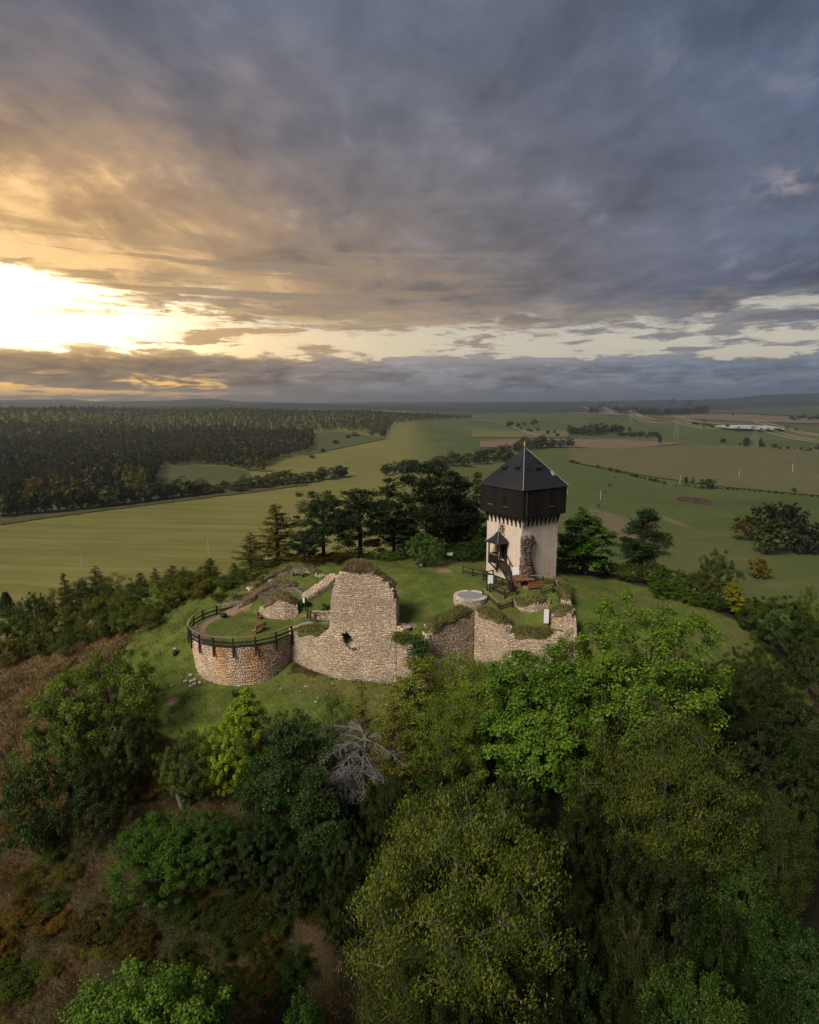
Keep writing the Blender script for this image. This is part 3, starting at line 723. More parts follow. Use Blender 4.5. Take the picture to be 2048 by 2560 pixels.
def shape_variants(k, seed):
    r_ = np.random.default_rng(seed); out = []
    for _ in range(k):
        b = np.array([(-.5, 0, -.5), (.5, 0, -.5), (.5, 0, .5), (-.5, 0, .5)]); f = b * 0.80
        f[:, 1] = 1.0 + r_.uniform(-.28, .12, 4); f[:, [0, 2]] += r_.uniform(-.09, .09, (4, 2)); b[:, [0, 2]] += r_.uniform(-.05, .05, (4, 2))
        out.append(np.vstack([b, f]))
    return out
SHAPES = shape_variants(10, 5)
SFACES = np.array([(4, 5, 6, 7), (0, 1, 5, 4), (1, 2, 6, 5), (2, 3, 7, 6), (3, 0, 4, 7)])
_stone_mesh = {}
def stone_mesh(si, tint):
    key = (si, tuple(np.round(tint, 3)))
    if key not in _stone_mesh:
        _stone_mesh[key] = mesh_np('stone', SHAPES[si], SFACES, M_stone, attrs={'tint': ('FLOAT_COLOR', np.tile(tint, (8, 1)))})
    return _stone_mesh[key]

def lay_stones(frame, ulen, vlo, vhi, hmin=.09, hmax=.20, wmin=.12, wmax=.38, depth=(.02, .06), skip=None, tint=None, gap=.025):
    """rubble courses on a surface; frame(u, v) -> position, along, out, up (as arrays)"""
    U, V_, Wd, Hh = [], [], [], []
    v = float(np.min([vlo(u) for u in np.linspace(0, ulen, 40)])); top = float(np.max([vhi(u) for u in np.linspace(0, ulen, 40)]))
    while v < top:
        h = rng.uniform(hmin, hmax); u = rng.uniform(-.2, 0)
        while u < ulen:
            w = rng.uniform(wmin, wmax) * (0.75 + h * 1.6); uc = u + w / 2; u += w
            hh = h * rng.uniform(.72, 1.12); vc = v + h / 2 + rng.uniform(-.045, .045)
            if uc < 0.06 or uc > ulen - 0.06: continue
            if vc < vlo(uc) - .15 or vc + hh * .35 > vhi(uc): continue
            if skip and skip(uc, vc): continue
            U.append(uc); V_.append(vc); Wd.append(w - gap); Hh.append(hh - gap)
        v += h
    U, V_, Wd, Hh = map(np.array, (U, V_, Wd, Hh)); n_ = len(U)
    Pp, A, O, Up = frame(U, V_)
    rot = rng.normal(0, .13, n_)[:, None]; A2 = A * np.cos(rot) + Up * np.sin(rot); U2 = Up * np.cos(rot) - A * np.sin(rot)
    dep = rng.uniform(*depth, n_)
    si = rng.integers(0, len(SHAPES), n_)
    if tint is None: T = GREY[rng.choice(len(GREY), n_, p=GREY_W)] * .74 * np.array([1.16, 1.04, .92]) + .32 * np.array([.50, .41, .32])
    else: T = tint(U, V_)
    return dict(P=Pp - O * .03, A=A2, O=O, U=U2, w=Wd, h=Hh, d=dep, si=si, t=T)

def build_stones(sets, parent, org, singles, name='stone'):
    """the largest stones become objects of their own, the rest one joined part"""
    cat_ = {k: np.concatenate([s[k] for s in sets]) for k in sets[0]}
    order = np.argsort(-(cat_['w'] * cat_['h'])); n1 = order[:singles]; n2 = order[singles:]; org = np.array(org, dtype=float)
    for i in n1:
        M_ = Matrix.Identity(4)
        for r_ in range(3):
            M_[r_][0] = cat_['A'][i][r_]; M_[r_][1] = cat_['O'][i][r_]; M_[r_][2] = cat_['U'][i][r_]; M_[r_][3] = cat_['P'][i][r_] - org[r_]
        M_ = M_ @ Matrix.Diagonal((cat_['w'][i], cat_['d'][i] + .03, cat_['h'][i], 1))
        o = bpy.data.objects.new(name, stone_mesh(int(cat_['si'][i]), cat_['t'][i])); COL.objects.link(o); o.parent = parent; o.matrix_local = M_
    if len(n2):
        sh = np.array(SHAPES)[cat_['si'][n2]]
        L = sh * np.stack([cat_['w'][n2], cat_['d'][n2] + .03, cat_['h'][n2]], -1)[:, None, :]
        Wv = cat_['P'][n2][:, None] - org + L[..., 0:1] * cat_['A'][n2][:, None] + L[..., 1:2] * cat_['O'][n2][:, None] + L[..., 2:3] * cat_['U'][n2][:, None]
        F = (SFACES[None] + (np.arange(len(n2)) * 8)[:, None, None]).reshape(-1, 4)
        tt = np.repeat(cat_['t'][n2] * rng.uniform(.85, 1.15, (len(n2), 1)), 8, axis=0)
        o = link('rubble_masonry', mesh_np('rubble_masonry', Wv.reshape(-1, 3), F, M_stone, attrs={'tint': ('FLOAT_COLOR', tt)}), parent)
        o['kind'] = 'stuff'

# turf lying on wall tops, with blades
M_turf, nn, out = new_mat('wall_turf')
p_ = pos(nn); v = nn.noise(p_, 2.2, 6, 0.7); v2 = nn.noise(p_, 0.8, 4, 0.6)
pbsdf(nn, out, nn.mix(nn.ss(v2, .4, .6), nn.ramp(v, [(.3, (.040, .048, .014)), (.7, (.120, .125, .036))]), nn.ramp(v, [(.3, (.07, .050, .026)), (.7, (.20, .15, .08))])), .95, .1, v, .8, .08)
M_thatch, nn, out = new_mat('withered_turf')
p_ = pos(nn); v = nn.noise(p_, 3.2, 6, 0.75)
pbsdf(nn, out, nn.ramp(v, [(.3, (.06, .044, .026)), (.55, (.16, .115, .068)), (.75, (.27, .20, .125))]), .95, .1, v, 1.0, .1)
def blade_mat(name, stops):
    m_, nn, out = new_mat(name); g = nn.node('ShaderNodeNewGeometry')
    d = nn.node('ShaderNodeBsdfDiffuse'); nn.put(d.inputs[0], nn.ramp(g.outputs['Random Per Island'], stops)); nn.t.links.new(d.outputs[0], out.inputs[0]); return m_
M_strawb = blade_mat('straw_blade', [(0, (.09, .068, .036)), (.4, (.13, .115, .045)), (1, (.30, .225, .13))])
M_greenb = blade_mat('green_blade', [(0, (.045, .06, .015)), (.5, (.10, .115, .03)), (1, (.21, .18, .075))])

def blades(pts, h, w, lean=(0, 0, 0), spread=.5, r_=None):
    """one bent triangle pair per point -> verts, quads (quad with a folded tip)"""
    r_ = r_ or rng; n_ = len(pts); hh = h * r_.uniform(.5, 1.25, n_)
    a = r_.uniform(0, 2 * np.pi, n_); side = np.stack([np.cos(a), np.sin(a), np.zeros(n_)], -1) * (w * r_.uniform(.6, 1.3, n_))[:, None] / 2
    tip = np.stack([r_.normal(0, spread, n_), r_.normal(0, spread, n_), np.ones(n_)], -1) + np.array(lean)
    tip = tip / np.linalg.norm(tip, axis=1)[:, None] * hh[:, None]
    midp = tip * .55 + np.array([0, 0, .12]) * hh[:, None]
    v = np.stack([pts - side, pts + side, pts + tip], 1)
    return v.reshape(-1, 3), (np.arange(n_)[:, None] * 3 + np.arange(3)[None]).astype(np.int32)

def turf_cap(parent, org, centre, half, zt, hgt, mat=M_turf, bm=M_greenb, nb=900, bh=.22, name='turf_cap', over=.25):
    """a sod strip: centre (n,2) line, half width (n), top height under it (n), thickness (n)"""
    centre = np.array(centre, float); n_ = len(centre); t = np.gradient(centre, axis=0); t /= np.linalg.norm(t, axis=1)[:, None]; nr = np.stack([t[:, 1], -t[:, 0]], -1)
    prof = [(-1.12, -over), (-1.10, .06), (-.92, .55), (-.5, .9), (0, 1.0), (.5, .92), (.92, .55), (1.10, .06), (1.12, -over)]
    rows = []
    s = np.r_[0, np.cumsum(np.linalg.norm(np.diff(centre, axis=0), axis=1))]
    for j, (a, b) in enumerate(prof):
        ed = .13 * vnoise(s * 3.1 + j, s * 0, 40 + j); k = np.where(b > 0, hgt * b, b * (1 + .8 * vnoise(s * 2.3, s * 0, 50 + j)))
        xy = centre + nr * (half * a * (1 + (ed if abs(a) > .9 else ed * .3)))[:, None]
        rows.append(np.column_stack([xy, zt + k + (.05 + .07 * (b > .3)) * vnoise(s * 3.3 + j * 2, s * 0 + j, 60) + .05 * (b > .3) * vnoise(s * 8.1 + j * 5, s * 0 + j, 61)]))
    V_ = np.array(rows); m_ = len(prof); ii = np.arange(m_ * n_).reshape(m_, n_)
    q = np.stack([ii[:-1, :-1], ii[1:, :-1], ii[1:, 1:], ii[:-1, 1:]], -1).reshape(-1, 4)
    e0, e1 = ii[:, 0], ii[:, -1]
    Vf = V_.reshape(-1, 3)
    nb = int(nb * 1.5); k = rng.integers(0, n_ - 1, nb); j = rng.integers(1, m_ - 2, nb); fu, fv = rng.random(nb)[:, None], rng.random(nb)[:, None]
    pt = (V_[j, k] * (1 - fu) + V_[j, k + 1] * fu) * (1 - fv) + (V_[j + 1, k] * (1 - fu) + V_[j + 1, k + 1] * fu) * fv
    bv, bf = blades(pt - np.array([0, 0, .02]), bh * 1.35, .05, spread=.75)
    caps = [tuple(e0[::-1]), tuple(e1)]
    Vall = np.vstack([Vf, bv]) - np.array(org); F = [tuple(f) for f in q] + [tuple(f) for f in (bf + len(Vf))]
    mi = np.r_[np.zeros(len(q)), np.ones(len(bf))]
    o = link(name, mesh_np(name, Vall, F, [mat, bm], mi), parent)
    return o

class Path:
    def __init__(self, pts):
        self.p = np.array(pts, float); self.s = np.r_[0, np.cumsum(np.linalg.norm(np.diff(self.p, axis=0), axis=1))]; self.len = float(self.s[-1])
    def at(self, u):
        u = np.clip(np.asarray(u, float), 0, self.len); return np.stack([np.interp(u, self.s, self.p[:, 0]), np.interp(u, self.s, self.p[:, 1])], -1)
    def tan(self, u):
        e = .12; d = self.at(np.asarray(u) + e) - self.at(np.asarray(u) - e); return d / np.linalg.norm(d, axis=-1)[..., None]

def ruin_wall(name, label, pts, top, base, thick, singles=60, cat='wall', inner=True, hole=None, tint=None, cap=None, ends=True, group=None, jag=.18, batter=0.0, stone_kw=None, org=None, res=.3):
    """a broken rubble wall. pts: outer face line left to right; top/base: [(share of length, z)]"""
    P_ = Path(pts); L = P_.len; kw = stone_kw or {}
    tx, tz = np.array(top).T; bx, bz = np.array(base).T; sd = random.randint(0, 999)
    zt = lambda u: np.interp(np.asarray(u) / L, tx, tz) + jag * .5 * vnoise(np.asarray(u) * 2.6, np.asarray(u) * 0, sd)
    zb = lambda u: np.interp(np.asarray(u) / L, bx, bz)
    org = org or (float(P_.at(L / 2)[0]), float(P_.at(L / 2)[1]), float(zb(L / 2)))
    root = empty(name, org, label, cat, group)
    nu = max(6, int(L / res)); us = np.linspace(0, L, nu + 1); mb = MB()
    tn = P_.tan(us); nr = np.stack([tn[:, 1], -tn[:, 0]], -1); xy = P_.at(us)
    nv = 14 if res > .2 else 48
    def pt(i, k, side):
        z0, z1 = float(zb(us[i])), float(zt(us[i])); z = z0 + (z1 - z0) * k / nv
        o_ = nr[i] * (0 if side == 0 else -thick) + nr[i] * (batter * (z1 - z) * (1 if side == 0 else 0))
        return (xy[i][0] + o_[0] - org[0], xy[i][1] + o_[1] - org[1], z - org[2])
    for i in range(nu):
        for k in range(nv):
            a, b, c, d = pt(i, k, 0), pt(i + 1, k, 0), pt(i + 1, k + 1, 0), pt(i, k + 1, 0)
            if not (hole and hole((us[i] + us[i + 1]) / 2, (a[2] + c[2]) / 2 + org[2])): mb.poly((a, b, c, d))
        mb.poly((pt(i, 0, 1), pt(i, nv, 1), pt(i + 1, nv, 1), pt(i + 1, 0, 1)))
        mb.poly((pt(i, nv, 0), pt(i + 1, nv, 0), pt(i + 1, nv, 1), pt(i, nv, 1)))
    mb.poly((pt(0, 0, 0), pt(0, nv, 0), pt(0, nv, 1), pt(0, 0, 1))); mb.poly((pt(nu, 0, 0), pt(nu, 0, 1), pt(nu, nv, 1), pt(nu, nv, 0)))
    mb.build('wall_core', M_mortar, root)
    def fr(side):
        def f(u, v):
            if side == 1: u = L - u
            t = P_.tan(u); q = P_.at(u); z = v
            nn_ = np.stack([t[:, 1], -t[:, 0]], -1)
            if side == 1: q = q - nn_ * thick; t = -t; nn_ = -nn_
            elif batter: q = q + nn_ * (batter * (zt(u) - z))[:, None]
            n_ = len(u); z3 = np.zeros(n_)
            return np.column_stack([q, z]), np.column_stack([t, z3]), np.column_stack([nn_, z3]), np.tile((0., 0., 1.), (n_, 1))
        return f
    sets = [lay_stones(fr(0), L, zb, zt, skip=hole, tint=tint, **kw)]
    if inner: sets.append(lay_stones(fr(1), L, lambda u: zb(L - u) + (zt(L - u) - zb(L - u)) * .0, lambda u: zt(L - u), tint=tint, **kw))
    if ends:
        for e, uu in ((0, 0.0), (1, L)):
            t0 = P_.tan(np.array([uu]))[0]; n0 = np.array([t0[1], -t0[0]]); q0 = P_.at(uu)
            def fe(u, v, e=e, t0=t0, n0=n0, q0=q0):
                n_ = len(u); k = (thick - u) if e == 0 else u
                q = q0[None] - n0[None] * k[:, None]; a = n0 if e == 0 else -n0; o_ = -t0 if e == 0 else t0
                return np.column_stack([q, v]), np.tile((a[0], a[1], 0), (n_, 1)), np.tile((o_[0], o_[1], 0), (n_, 1)), np.tile((0., 0., 1.), (n_, 1))
            zb0, zt0 = float(zb(uu)), float(zt(uu))
            if zt0 - zb0 > .5: sets.append(lay_stones(fe, thick, lambda u: zb0, lambda u: zt0, tint=tint, **kw))
    # stones lying along the broken top
    def ft(u, v):
        t = P_.tan(u); nn_ = np.stack([t[:, 1], -t[:, 0]], -1); q = P_.at(u) - nn_ * v[:, None]; n_ = len(u); z3 = np.zeros(n_)
        return np.column_stack([q, zt(u) + .01]), np.column_stack([t, z3]), np.tile((0., 0., 1.), (n_, 1)), np.column_stack([-nn_, z3])
    sets.append(lay_stones(ft, L, lambda u: 0.05, lambda u: thick, tint=tint, depth=(.06, .2)))
    sets = [s for s in sets if len(s['w'])]
    build_stones(sets, root, org, singles)
    if cap:
        for (s0, s1, hg, mat, bm, nb, bh) in cap:
            uu = np.linspace(s0 * L, s1 * L, max(8, int((s1 - s0) * L / .3))); t = P_.tan(uu); nn_ = np.stack([t[:, 1], -t[:, 0]], -1)
            e = np.minimum(1, np.minimum(np.arange(len(uu)), len(uu) - 1 - np.arange(len(uu))) / 2.5 + .25)
            turf_cap(root, org, P_.at(uu) - nn_ * thick * .5, np.full(len(uu), thick * .5) * (.6 + .4 * e), zt(uu), hg * e * (1 + .3 * vnoise(uu * 1.7, uu * 0, sd + 3)), mat, bm, nb, bh)
    return root

GREEN = (M_turf, M_greenb); STRAW = (M_thatch, M_strawb)
# --- round bastion
def bastion():
    org = (BC[0], BC[1], .6); root = empty('round_bastion', org, 'low round stone bastion with orange clay stains, under the timber fence', 'bastion')
    a0, a1 = R(-178 - 70), R(18)                               # seen arc, from the back left round the front to the curtain wall
    RB = BR - .55
    rad = lambda v: RB + (v - .6) / 5.0 * .55
    zt = lambda u: BZ - .02 + .10 * vnoise(np.asarray(u) * 1.9, np.asarray(u) * 0, 77)
    L = BR * (a1 - a0)
    zbu = lambda u: float(np.minimum(h1(BC[0] + (RB + .3) * math.cos(a0 + u / BR), BC[1] + (RB + .3) * math.sin(a0 + u / BR)), BZ - .3)) - .35
    _t = np.linspace(0, L, 80); _z = np.array([zbu(u) for u in _t]); zb = lambda u: np.interp(u, _t, _z)
    mb = MB(); n_ = 90
    for i in range(n_):
        for k in range(8):
            q = []
            for (ii, kk) in ((i, k), (i + 1, k), (i + 1, k + 1), (i, k + 1)):
                a = a0 + (2 * math.pi) * ii / n_; z = -1.2 + (BZ + 1.2 - .03) * kk / 8; r_ = rad(z) - .02
                q.append((r_ * math.cos(a), r_ * math.sin(a), z - org[2]))
            mb.poly(q)
        a = a0 + 2 * math.pi * i / n_; b = a0 + 2 * math.pi * (i + 1) / n_; zz = BZ - .03 - org[2]
        mb.poly(((rad(BZ) * math.cos(a), rad(BZ) * math.sin(a), zz), (rad(BZ) * math.cos(b), rad(BZ) * math.sin(b), zz), ((BR - 1.3) * math.cos(b), (BR - 1.3) * math.sin(b), zz - .05), ((BR - 1.3) * math.cos(a), (BR - 1.3) * math.sin(a), zz - .05)))
    mb.build('wall_core', M_mortar, root)
    def fr(u, v):
        a = a0 + u / BR; c, s_ = np.cos(a), np.sin(a); z3 = np.zeros(len(u)); r_ = rad(v)
        return np.column_stack([BC[0] + c * r_, BC[1] + s_ * r_, v]), np.column_stack([-s_, c, z3]), np.column_stack([c, s_, z3]), np.tile((0., 0., 1.), (len(u), 1))
    def tint(u, v):
        a = np.degrees(a0 + u / BR); w = vnoise(u * 6, v * .5, 5) * 1.8
        stain = np.zeros(len(u))
        for c, hw, lo in ((-102, 7, 1.2), (-66, 10, 1.6), (-172, 12, .5), (-150, 6, 2.5), (-46, 4, 3.4)): stain = np.maximum(stain, (1 - sstep(np.abs(a - c + w), hw * .7, hw * 1.25)) * sstep(v + .35 * vnoise(u * 4, v, 9), lo - .6, lo + 1.0))
        T = GREY[rng.choice(len(GREY), len(u), p=GREY_W)] * np.array([1.12, 1.02, .95]); O_ = OCHRE[rng.integers(0, len(OCHRE), len(u))]
        k = (rng.random(len(u)) < stain * .95 + .10)[:, None]
        return np.where(k, O_ * .85 + .25 * np.array([.56, .34, .18]), T * .6 + .5 * np.array([.54, .43, .32]))
    st = lay_stones(fr, L, zb, zt, hmin=.12, hmax=.24, tint=tint, skip=lambda u, v: (abs(math.degrees(a0 + u / BR) + 43) < 1.6 and 1.15 < v < 1.75))
    build_stones([st], root, org, 300)
    mb = MB(); a = R(-43); mb.box((5.62 * math.cos(a), 5.62 * math.sin(a), .85), (.12, .2, .6), a)
    mb.build('drain_slot', M_void, root)
bastion()

# --- curtain wall between bastion and tall wall
ruin_wall('curtain_wall', 'low pale stone wall with a sod top between the round bastion and the tall wall', [(-13.05, 63.9), (-11, 62.7), (-8.2, 61.35)],
          [(0, 5.9), (.3, 5.95), (.7, 6.2), (1, 6.7)], [(0, .6), (1, .5)], 1.5, 110, cap=[(.12, .86, .50, *GREEN, 1300, .28)])
# --- the tall wall
PT = [(-8.35, 61.4), (-7.2, 61.0), (-1.35, 60.15)]; LT = Path(PT).len
def tall_hole(u, v):
    return ((u - 2.05) / .62) ** 2 + ((v - 5.95 + (u - 2.05) * .55) / .78) ** 2 < 1 + .25 * math.sin(u * 9 + v * 5)
tall = ruin_wall('tall_wall', 'tall broken stone wall with a hole and a mound of withered grass on its top', PT,
          [(0, 6.9), (.01, 7.2), (.015, 8.3), (.03, 8.6), (.035, 9.8), (.055, 10.0), (.06, 11.1), (.09, 11.3), (.095, 12.0), (.125, 12.2), (.13, 12.7), (.18, 12.8), (.185, 13.1), (.55, 13.1), (.66, 12.9), (.665, 12.65), (.80, 12.5), (.805, 12.2), (.90, 12.1), (.905, 11.7), (.955, 11.5), (.96, 10.6), (1, 10.3)], [(0, .3), (1, .2)], 1.9, 300, hole=tall_hole, jag=.45, res=.14, stone_kw=dict(hmin=.09, hmax=.20))
og = tall.location
mb = MB()
pp = Path(PT); c_ = pp.at(2.05); t_ = pp.tan(np.array([2.05]))[0]; n2 = np.array([t_[1], -t_[0]])
def hp(u, d, z): return (c_[0] + t_[0] * u - n2[0] * d - og[0], c_[1] + t_[1] * u - n2[1] * d - og[1], z - og[2])
K = 14; ringo = [hp(.92 * math.cos(2 * math.pi * k / K), -.0, 5.95 - .3 * math.cos(2 * math.pi * k / K) + 1.1 * math.sin(2 * math.pi * k / K)) for k in range(K)]
ringi = [hp(.62 * math.cos(2 * math.pi * k / K), 1.1, 6.0 + .55 * math.sin(2 * math.pi * k / K)) for k in range(K)]
for k in range(K): mb.poly((ringo[k], ringi[k], ringi[(k + 1) % K], ringo[(k + 1) % K]))
mb.poly(ringi[::-1], 1); mb.build('breach_hole', [M_mortar, M_void], tall)  # near-black back face paints the shade deep in the hole
mb = MB(); mb.tube([hp(-.2, -.1, 5.35), hp(.55, -.25, 5.2), hp(.95, -.05, 5.05)], [.07, .07, .06], 6); mb.build('loose_beam', M_grey, tall)
# thick grass mound on its top
uu = np.linspace(LT * .20, LT * .955, 26); t2 = pp.tan(uu); nm = np.stack([t2[:, 1], -t2[:, 0]], -1)
e = np.minimum(1, np.minimum(np.sqrt(np.arange(26) / 5 + .06), (25 - np.arange(26)) / 15 + .03))
turf_cap(tall, tuple(og), pp.at(uu) - nm * 1.02, np.full(26, .80) * (.75 + .25 * e), np.interp(uu / LT, [.2, .26, .6, .83, .93, 1], [12.75, 12.85, 12.7, 12.1, 11.7, 11.2]), 1.30 * e * (1 + .20 * vnoise(uu * 2.4, uu * 0, 8)), M_thatch, M_strawb, 6500, .36, 'grass_mound', .16)
# --- breach, right curtain, room walls
ruin_wall('breach_wall', 'ragged low wall stub right of the tall wall, sloping down to the ivy', [(-1.35, 60.2), (-.2, 59.8), (1.1, 59.35)], [(0, 7.7), (.25, 7.2), (.5, 6.1), (.75, 5.0), (1, 4.3)], [(0, .2), (1, .4)], 1.5, 80)
ruin_wall('curtain_wall', 'right curtain wall with a grassy crest running into the inner corner', [(1.1, 59.35), (2.3, 59.95), (5, 61.9), (6.9, 63.3)], [(0, 4.6), (.12, 6.6), (.22, 7.5), (.5, 7.75), (1, 8.15)], [(0, .5), (1, 1.5)], 1.5, 120,
          cap=[(.13, .99, .62, *GREEN, 2600, .30)])
ruin_wall('curtain_wall', 'stone wall leaving the inner corner below the drystone well', [(6.95, 63.25), (8.5, 61.8), (10.1, 60.35)], [(0, 8.15), (.5, 8.1), (.8, 7.7), (1, 6.7)], [(0, 1.5), (1, 1.2)], 1.4, 70, cap=[(.0, .86, .50, *GREEN, 1400, .30)])
ruin_wall('curtain_wall', 'low stone wall with a long green sod strip in front of the roofless room', [(10.05, 60.35), (13, 59.5), (16.75, 58.9)], [(0, 6.7), (.1, 6.85), (.8, 6.9), (1, 7.1)], [(0, 1.2), (1, 1.8)], 1.4, 130,
          cap=[(.03, .66, .55, *GREEN, 2200, .30)])
ruin_wall('corner_pier', 'stone pier with a straw tuft on top at the right front corner of the ruin', [(14.45, 61.9), (15.6, 61.25), (16.6, 60.7)], [(0, 8.3), (.4, 8.7), (1, 8.9)], [(0, 6.4), (1, 6.0)], 1.7, 40, cap=[(.02, .98, .42, *GREEN, 900, .30)],
          tint=lambda u, v: np.where((rng.random(len(u)) < .5)[:, None], OCHRE[rng.integers(0, 5, len(u))] * .95, GREY[rng.choice(len(GREY), len(u), p=GREY_W)]))
ruin_wall('side_wall', 'right end wall of the ruin rising back to the tower terrace', [(16.75, 58.9), (17.3, 62), (17.9, 66.2), (18.5, 71)], [(0, 7.0), (.12, 8.3), (.28, 8.4), (.38, 7.7), (.56, 8.6), (.75, 9.4), (1, 9.6)], [(0, 2.0), (.5, 3.6), (1, 6.6)], 1.2, 70,
          cap=[(.56, .97, .45, *GREEN, 1300, .30)])
ruin_wall('terrace_wall', 'curved low retaining wall under the tower terrace inside the roofless room', [(11.2, 65.3), (12.3, 64.6), (13.9, 64.5), (15.4, 65.1)], [(0, 8.7), (1, 8.9)], [(0, 6.7), (1, 6.8)], 1.0, 40, inner=False, cap=[(.0, .98, .35, *GREEN, 900, .26)])
# --- ruins behind the bastion
ruin_wall('ruin_wall', 'rearmost ruined wall with a grass verge, behind the grey bench', [(-19.6, 73.2), (-17.6, 75.1), (-14.9, 76.6), (-12.6, 75.6), (-11.2, 74.4)], [(0, 7.5), (.3, 8.7), (.55, 9.6), (.8, 9.4), (1, 8.8)], [(0, 6.8), (.5, 7.6), (1, 7.8)], 1.2, 60,
          cap=[(.02, .95, .32, *GREEN, 1300, .28)], inner=False)
ruin_wall('ruin_wall', 'dark arched wall fragment sunk between the two grass banks', [(-20.3, 70.5), (-18.2, 71.7), (-15.6, 72.2), (-13.6, 71.9), (-12.3, 71.0)], [(0, 6.3), (.25, 7.5), (.5, 8.6), (.75, 8.5), (.9, 7.6), (1, 7.2)], [(0, 5.6), (1, 5.8)], 1.3, 60,
          tint=lambda u, v: DARKS[rng.integers(0, len(DARKS), len(u))] * 1.05, cap=[(.05, .8, .35, *STRAW, 1200, .28)])
ruin_wall('ruin_mound', 'hump of broken masonry under straw turf at the back of the bastion platform', [(-17.6, 69.4), (-16.3, 68.6), (-14.4, 68.3), (-12.9, 68.6)], [(0, 6.3), (.25, 7.4), (.5, 8.0), (.8, 7.9), (1, 6.9)], [(0, 5.1), (1, 5.7)], 1.9, 60,
          cap=[(.08, .98, .40, *STRAW, 1400, .26)])
ruin_wall('ruin_wall', 'sloping wall carrying a flagged walk up to the tall wall', [(-12.0, 70.3), (-10.5, 71.7), (-8.6, 73.6)], [(0, 7.4), (.4, 8.2), (1, 9.2)], [(0, 5.9), (1, 7.4)], 1.5, 50)
ruin_wall('kerb_wall', 'knee high stone kerb below the inner lawn, beside the small wooden gate', [(-11.2, 67.3), (-9.8, 66.6), (-8.3, 66.5)], [(0, 6.7), (1, 7.0)], [(0, 5.8), (1, 6.0)], .6, 20, cap=[(0, 1, .14, *GREEN, 400, .15)])
ruin_wall('ruin_wall', 'low tumbled wall foot on the slope left of the bastion fence', [(-22.4, 71.2), (-20.8, 71.3), (-19.4, 71.0)], [(0, 6.3), (.5, 6.6), (1, 6.5)], [(0, 5.4), (1, 5.4)], .8, 20, tint=lambda u, v: DARKS[rng.integers(0, len(DARKS), len(u))] * 1.15)

# --- drystone well with a steel grate
def well():
    c = (6.75, 65.9); zt = 9.25; org = (c[0], c[1], 8.4)
    root = empty('well', org, 'low round stone well covered with a steel grate on the lawn', 'well')
    ro, ri = 1.85, 1.42
    mb = MB(); K = 48
    for k in range(K):
        a, b = 2 * math.pi * k / K, 2 * math.pi * (k + 1) / K
        P3 = lambda r_, t, z: (r_ * math.cos(t), r_ * math.sin(t), z - org[2])
        mb.poly((P3(ro, a, 7.6), P3(ro, b, 7.6), P3(ro, b, zt - .06), P3(ro, a, zt - .06))); mb.poly((P3(ri, b, 7.6), P3(ri, a, 7.6), P3(ri, a, zt - .06), P3(ri, b, zt - .06)))
        mb.poly((P3(ro, a, zt - .06), P3(ro, b, zt - .06), P3(ri, b, zt - .06), P3(ri, a, zt - .06))); mb.poly((P3(ri, a, zt - .5), P3(ri, b, zt - .5), (0, 0, zt - .5 - org[2])), 1)
    mb.build('well_ring', [M_mortar, M_void], root)
    def fo(u, v):
        a = u / ro; c_, s_ = np.cos(a), np.sin(a); z3 = np.zeros(len(u))
        return np.column_stack([c[0] + c_ * ro, c[1] + s_ * ro, v]), np.column_stack([-s_, c_, z3]), np.column_stack([c_, s_, z3]), np.tile((0., 0., 1.), (len(u), 1))
    def fcap(u, v):
        a = u / ro; c_, s_ = np.cos(a), np.sin(a); z3 = np.zeros(len(u)); r_ = (ro + ri) / 2
        return np.column_stack([c[0] + c_ * r_, c[1] + s_ * r_, z3 + zt - .05]), np.column_stack([-s_, c_, z3]), np.tile((0., 0., 1.), (len(u), 1)), np.column_stack([-c_, -s_, z3])
    tn = lambda u, v: np.array([(.42, .35, .26), (.46, .40, .32), (.38, .30, .22)])[rng.integers(0, 3, len(u))]
    s1 = lay_stones(fo, 2 * math.pi * ro, lambda u: 7.9, lambda u: zt, tint=tn, depth=(.03, .07)); s2 = lay_stones(fcap, 2 * math.pi * ro, lambda u: 0, lambda u: .4, hmin=.42, hmax=.46, wmin=.3, wmax=.42, tint=tn, depth=(.04, .06))
    s2['h'][:] = .44
    build_stones([s1, s2], root, org, 110)
    mb = MB()
    mb.tube([((ri - .03) * math.cos(t), (ri - .03) * math.sin(t), zt - .09 - org[2]) for t in np.linspace(0, 2 * math.pi, 40)], [.025] * 40, 5)
    g_ = .11
    for k in range(-12, 13):
        x = k * g_; hl = math.sqrt(max(.02, (ri - .02) ** 2 - x * x))
        mb.box((x, 0, zt - .09 - org[2]), (.035, 2 * hl, .03)); mb.box((0, x, zt - .075 - org[2]), (2 * hl, .035, .03))
    mb.build('steel_grate', M_steel, root)
well()
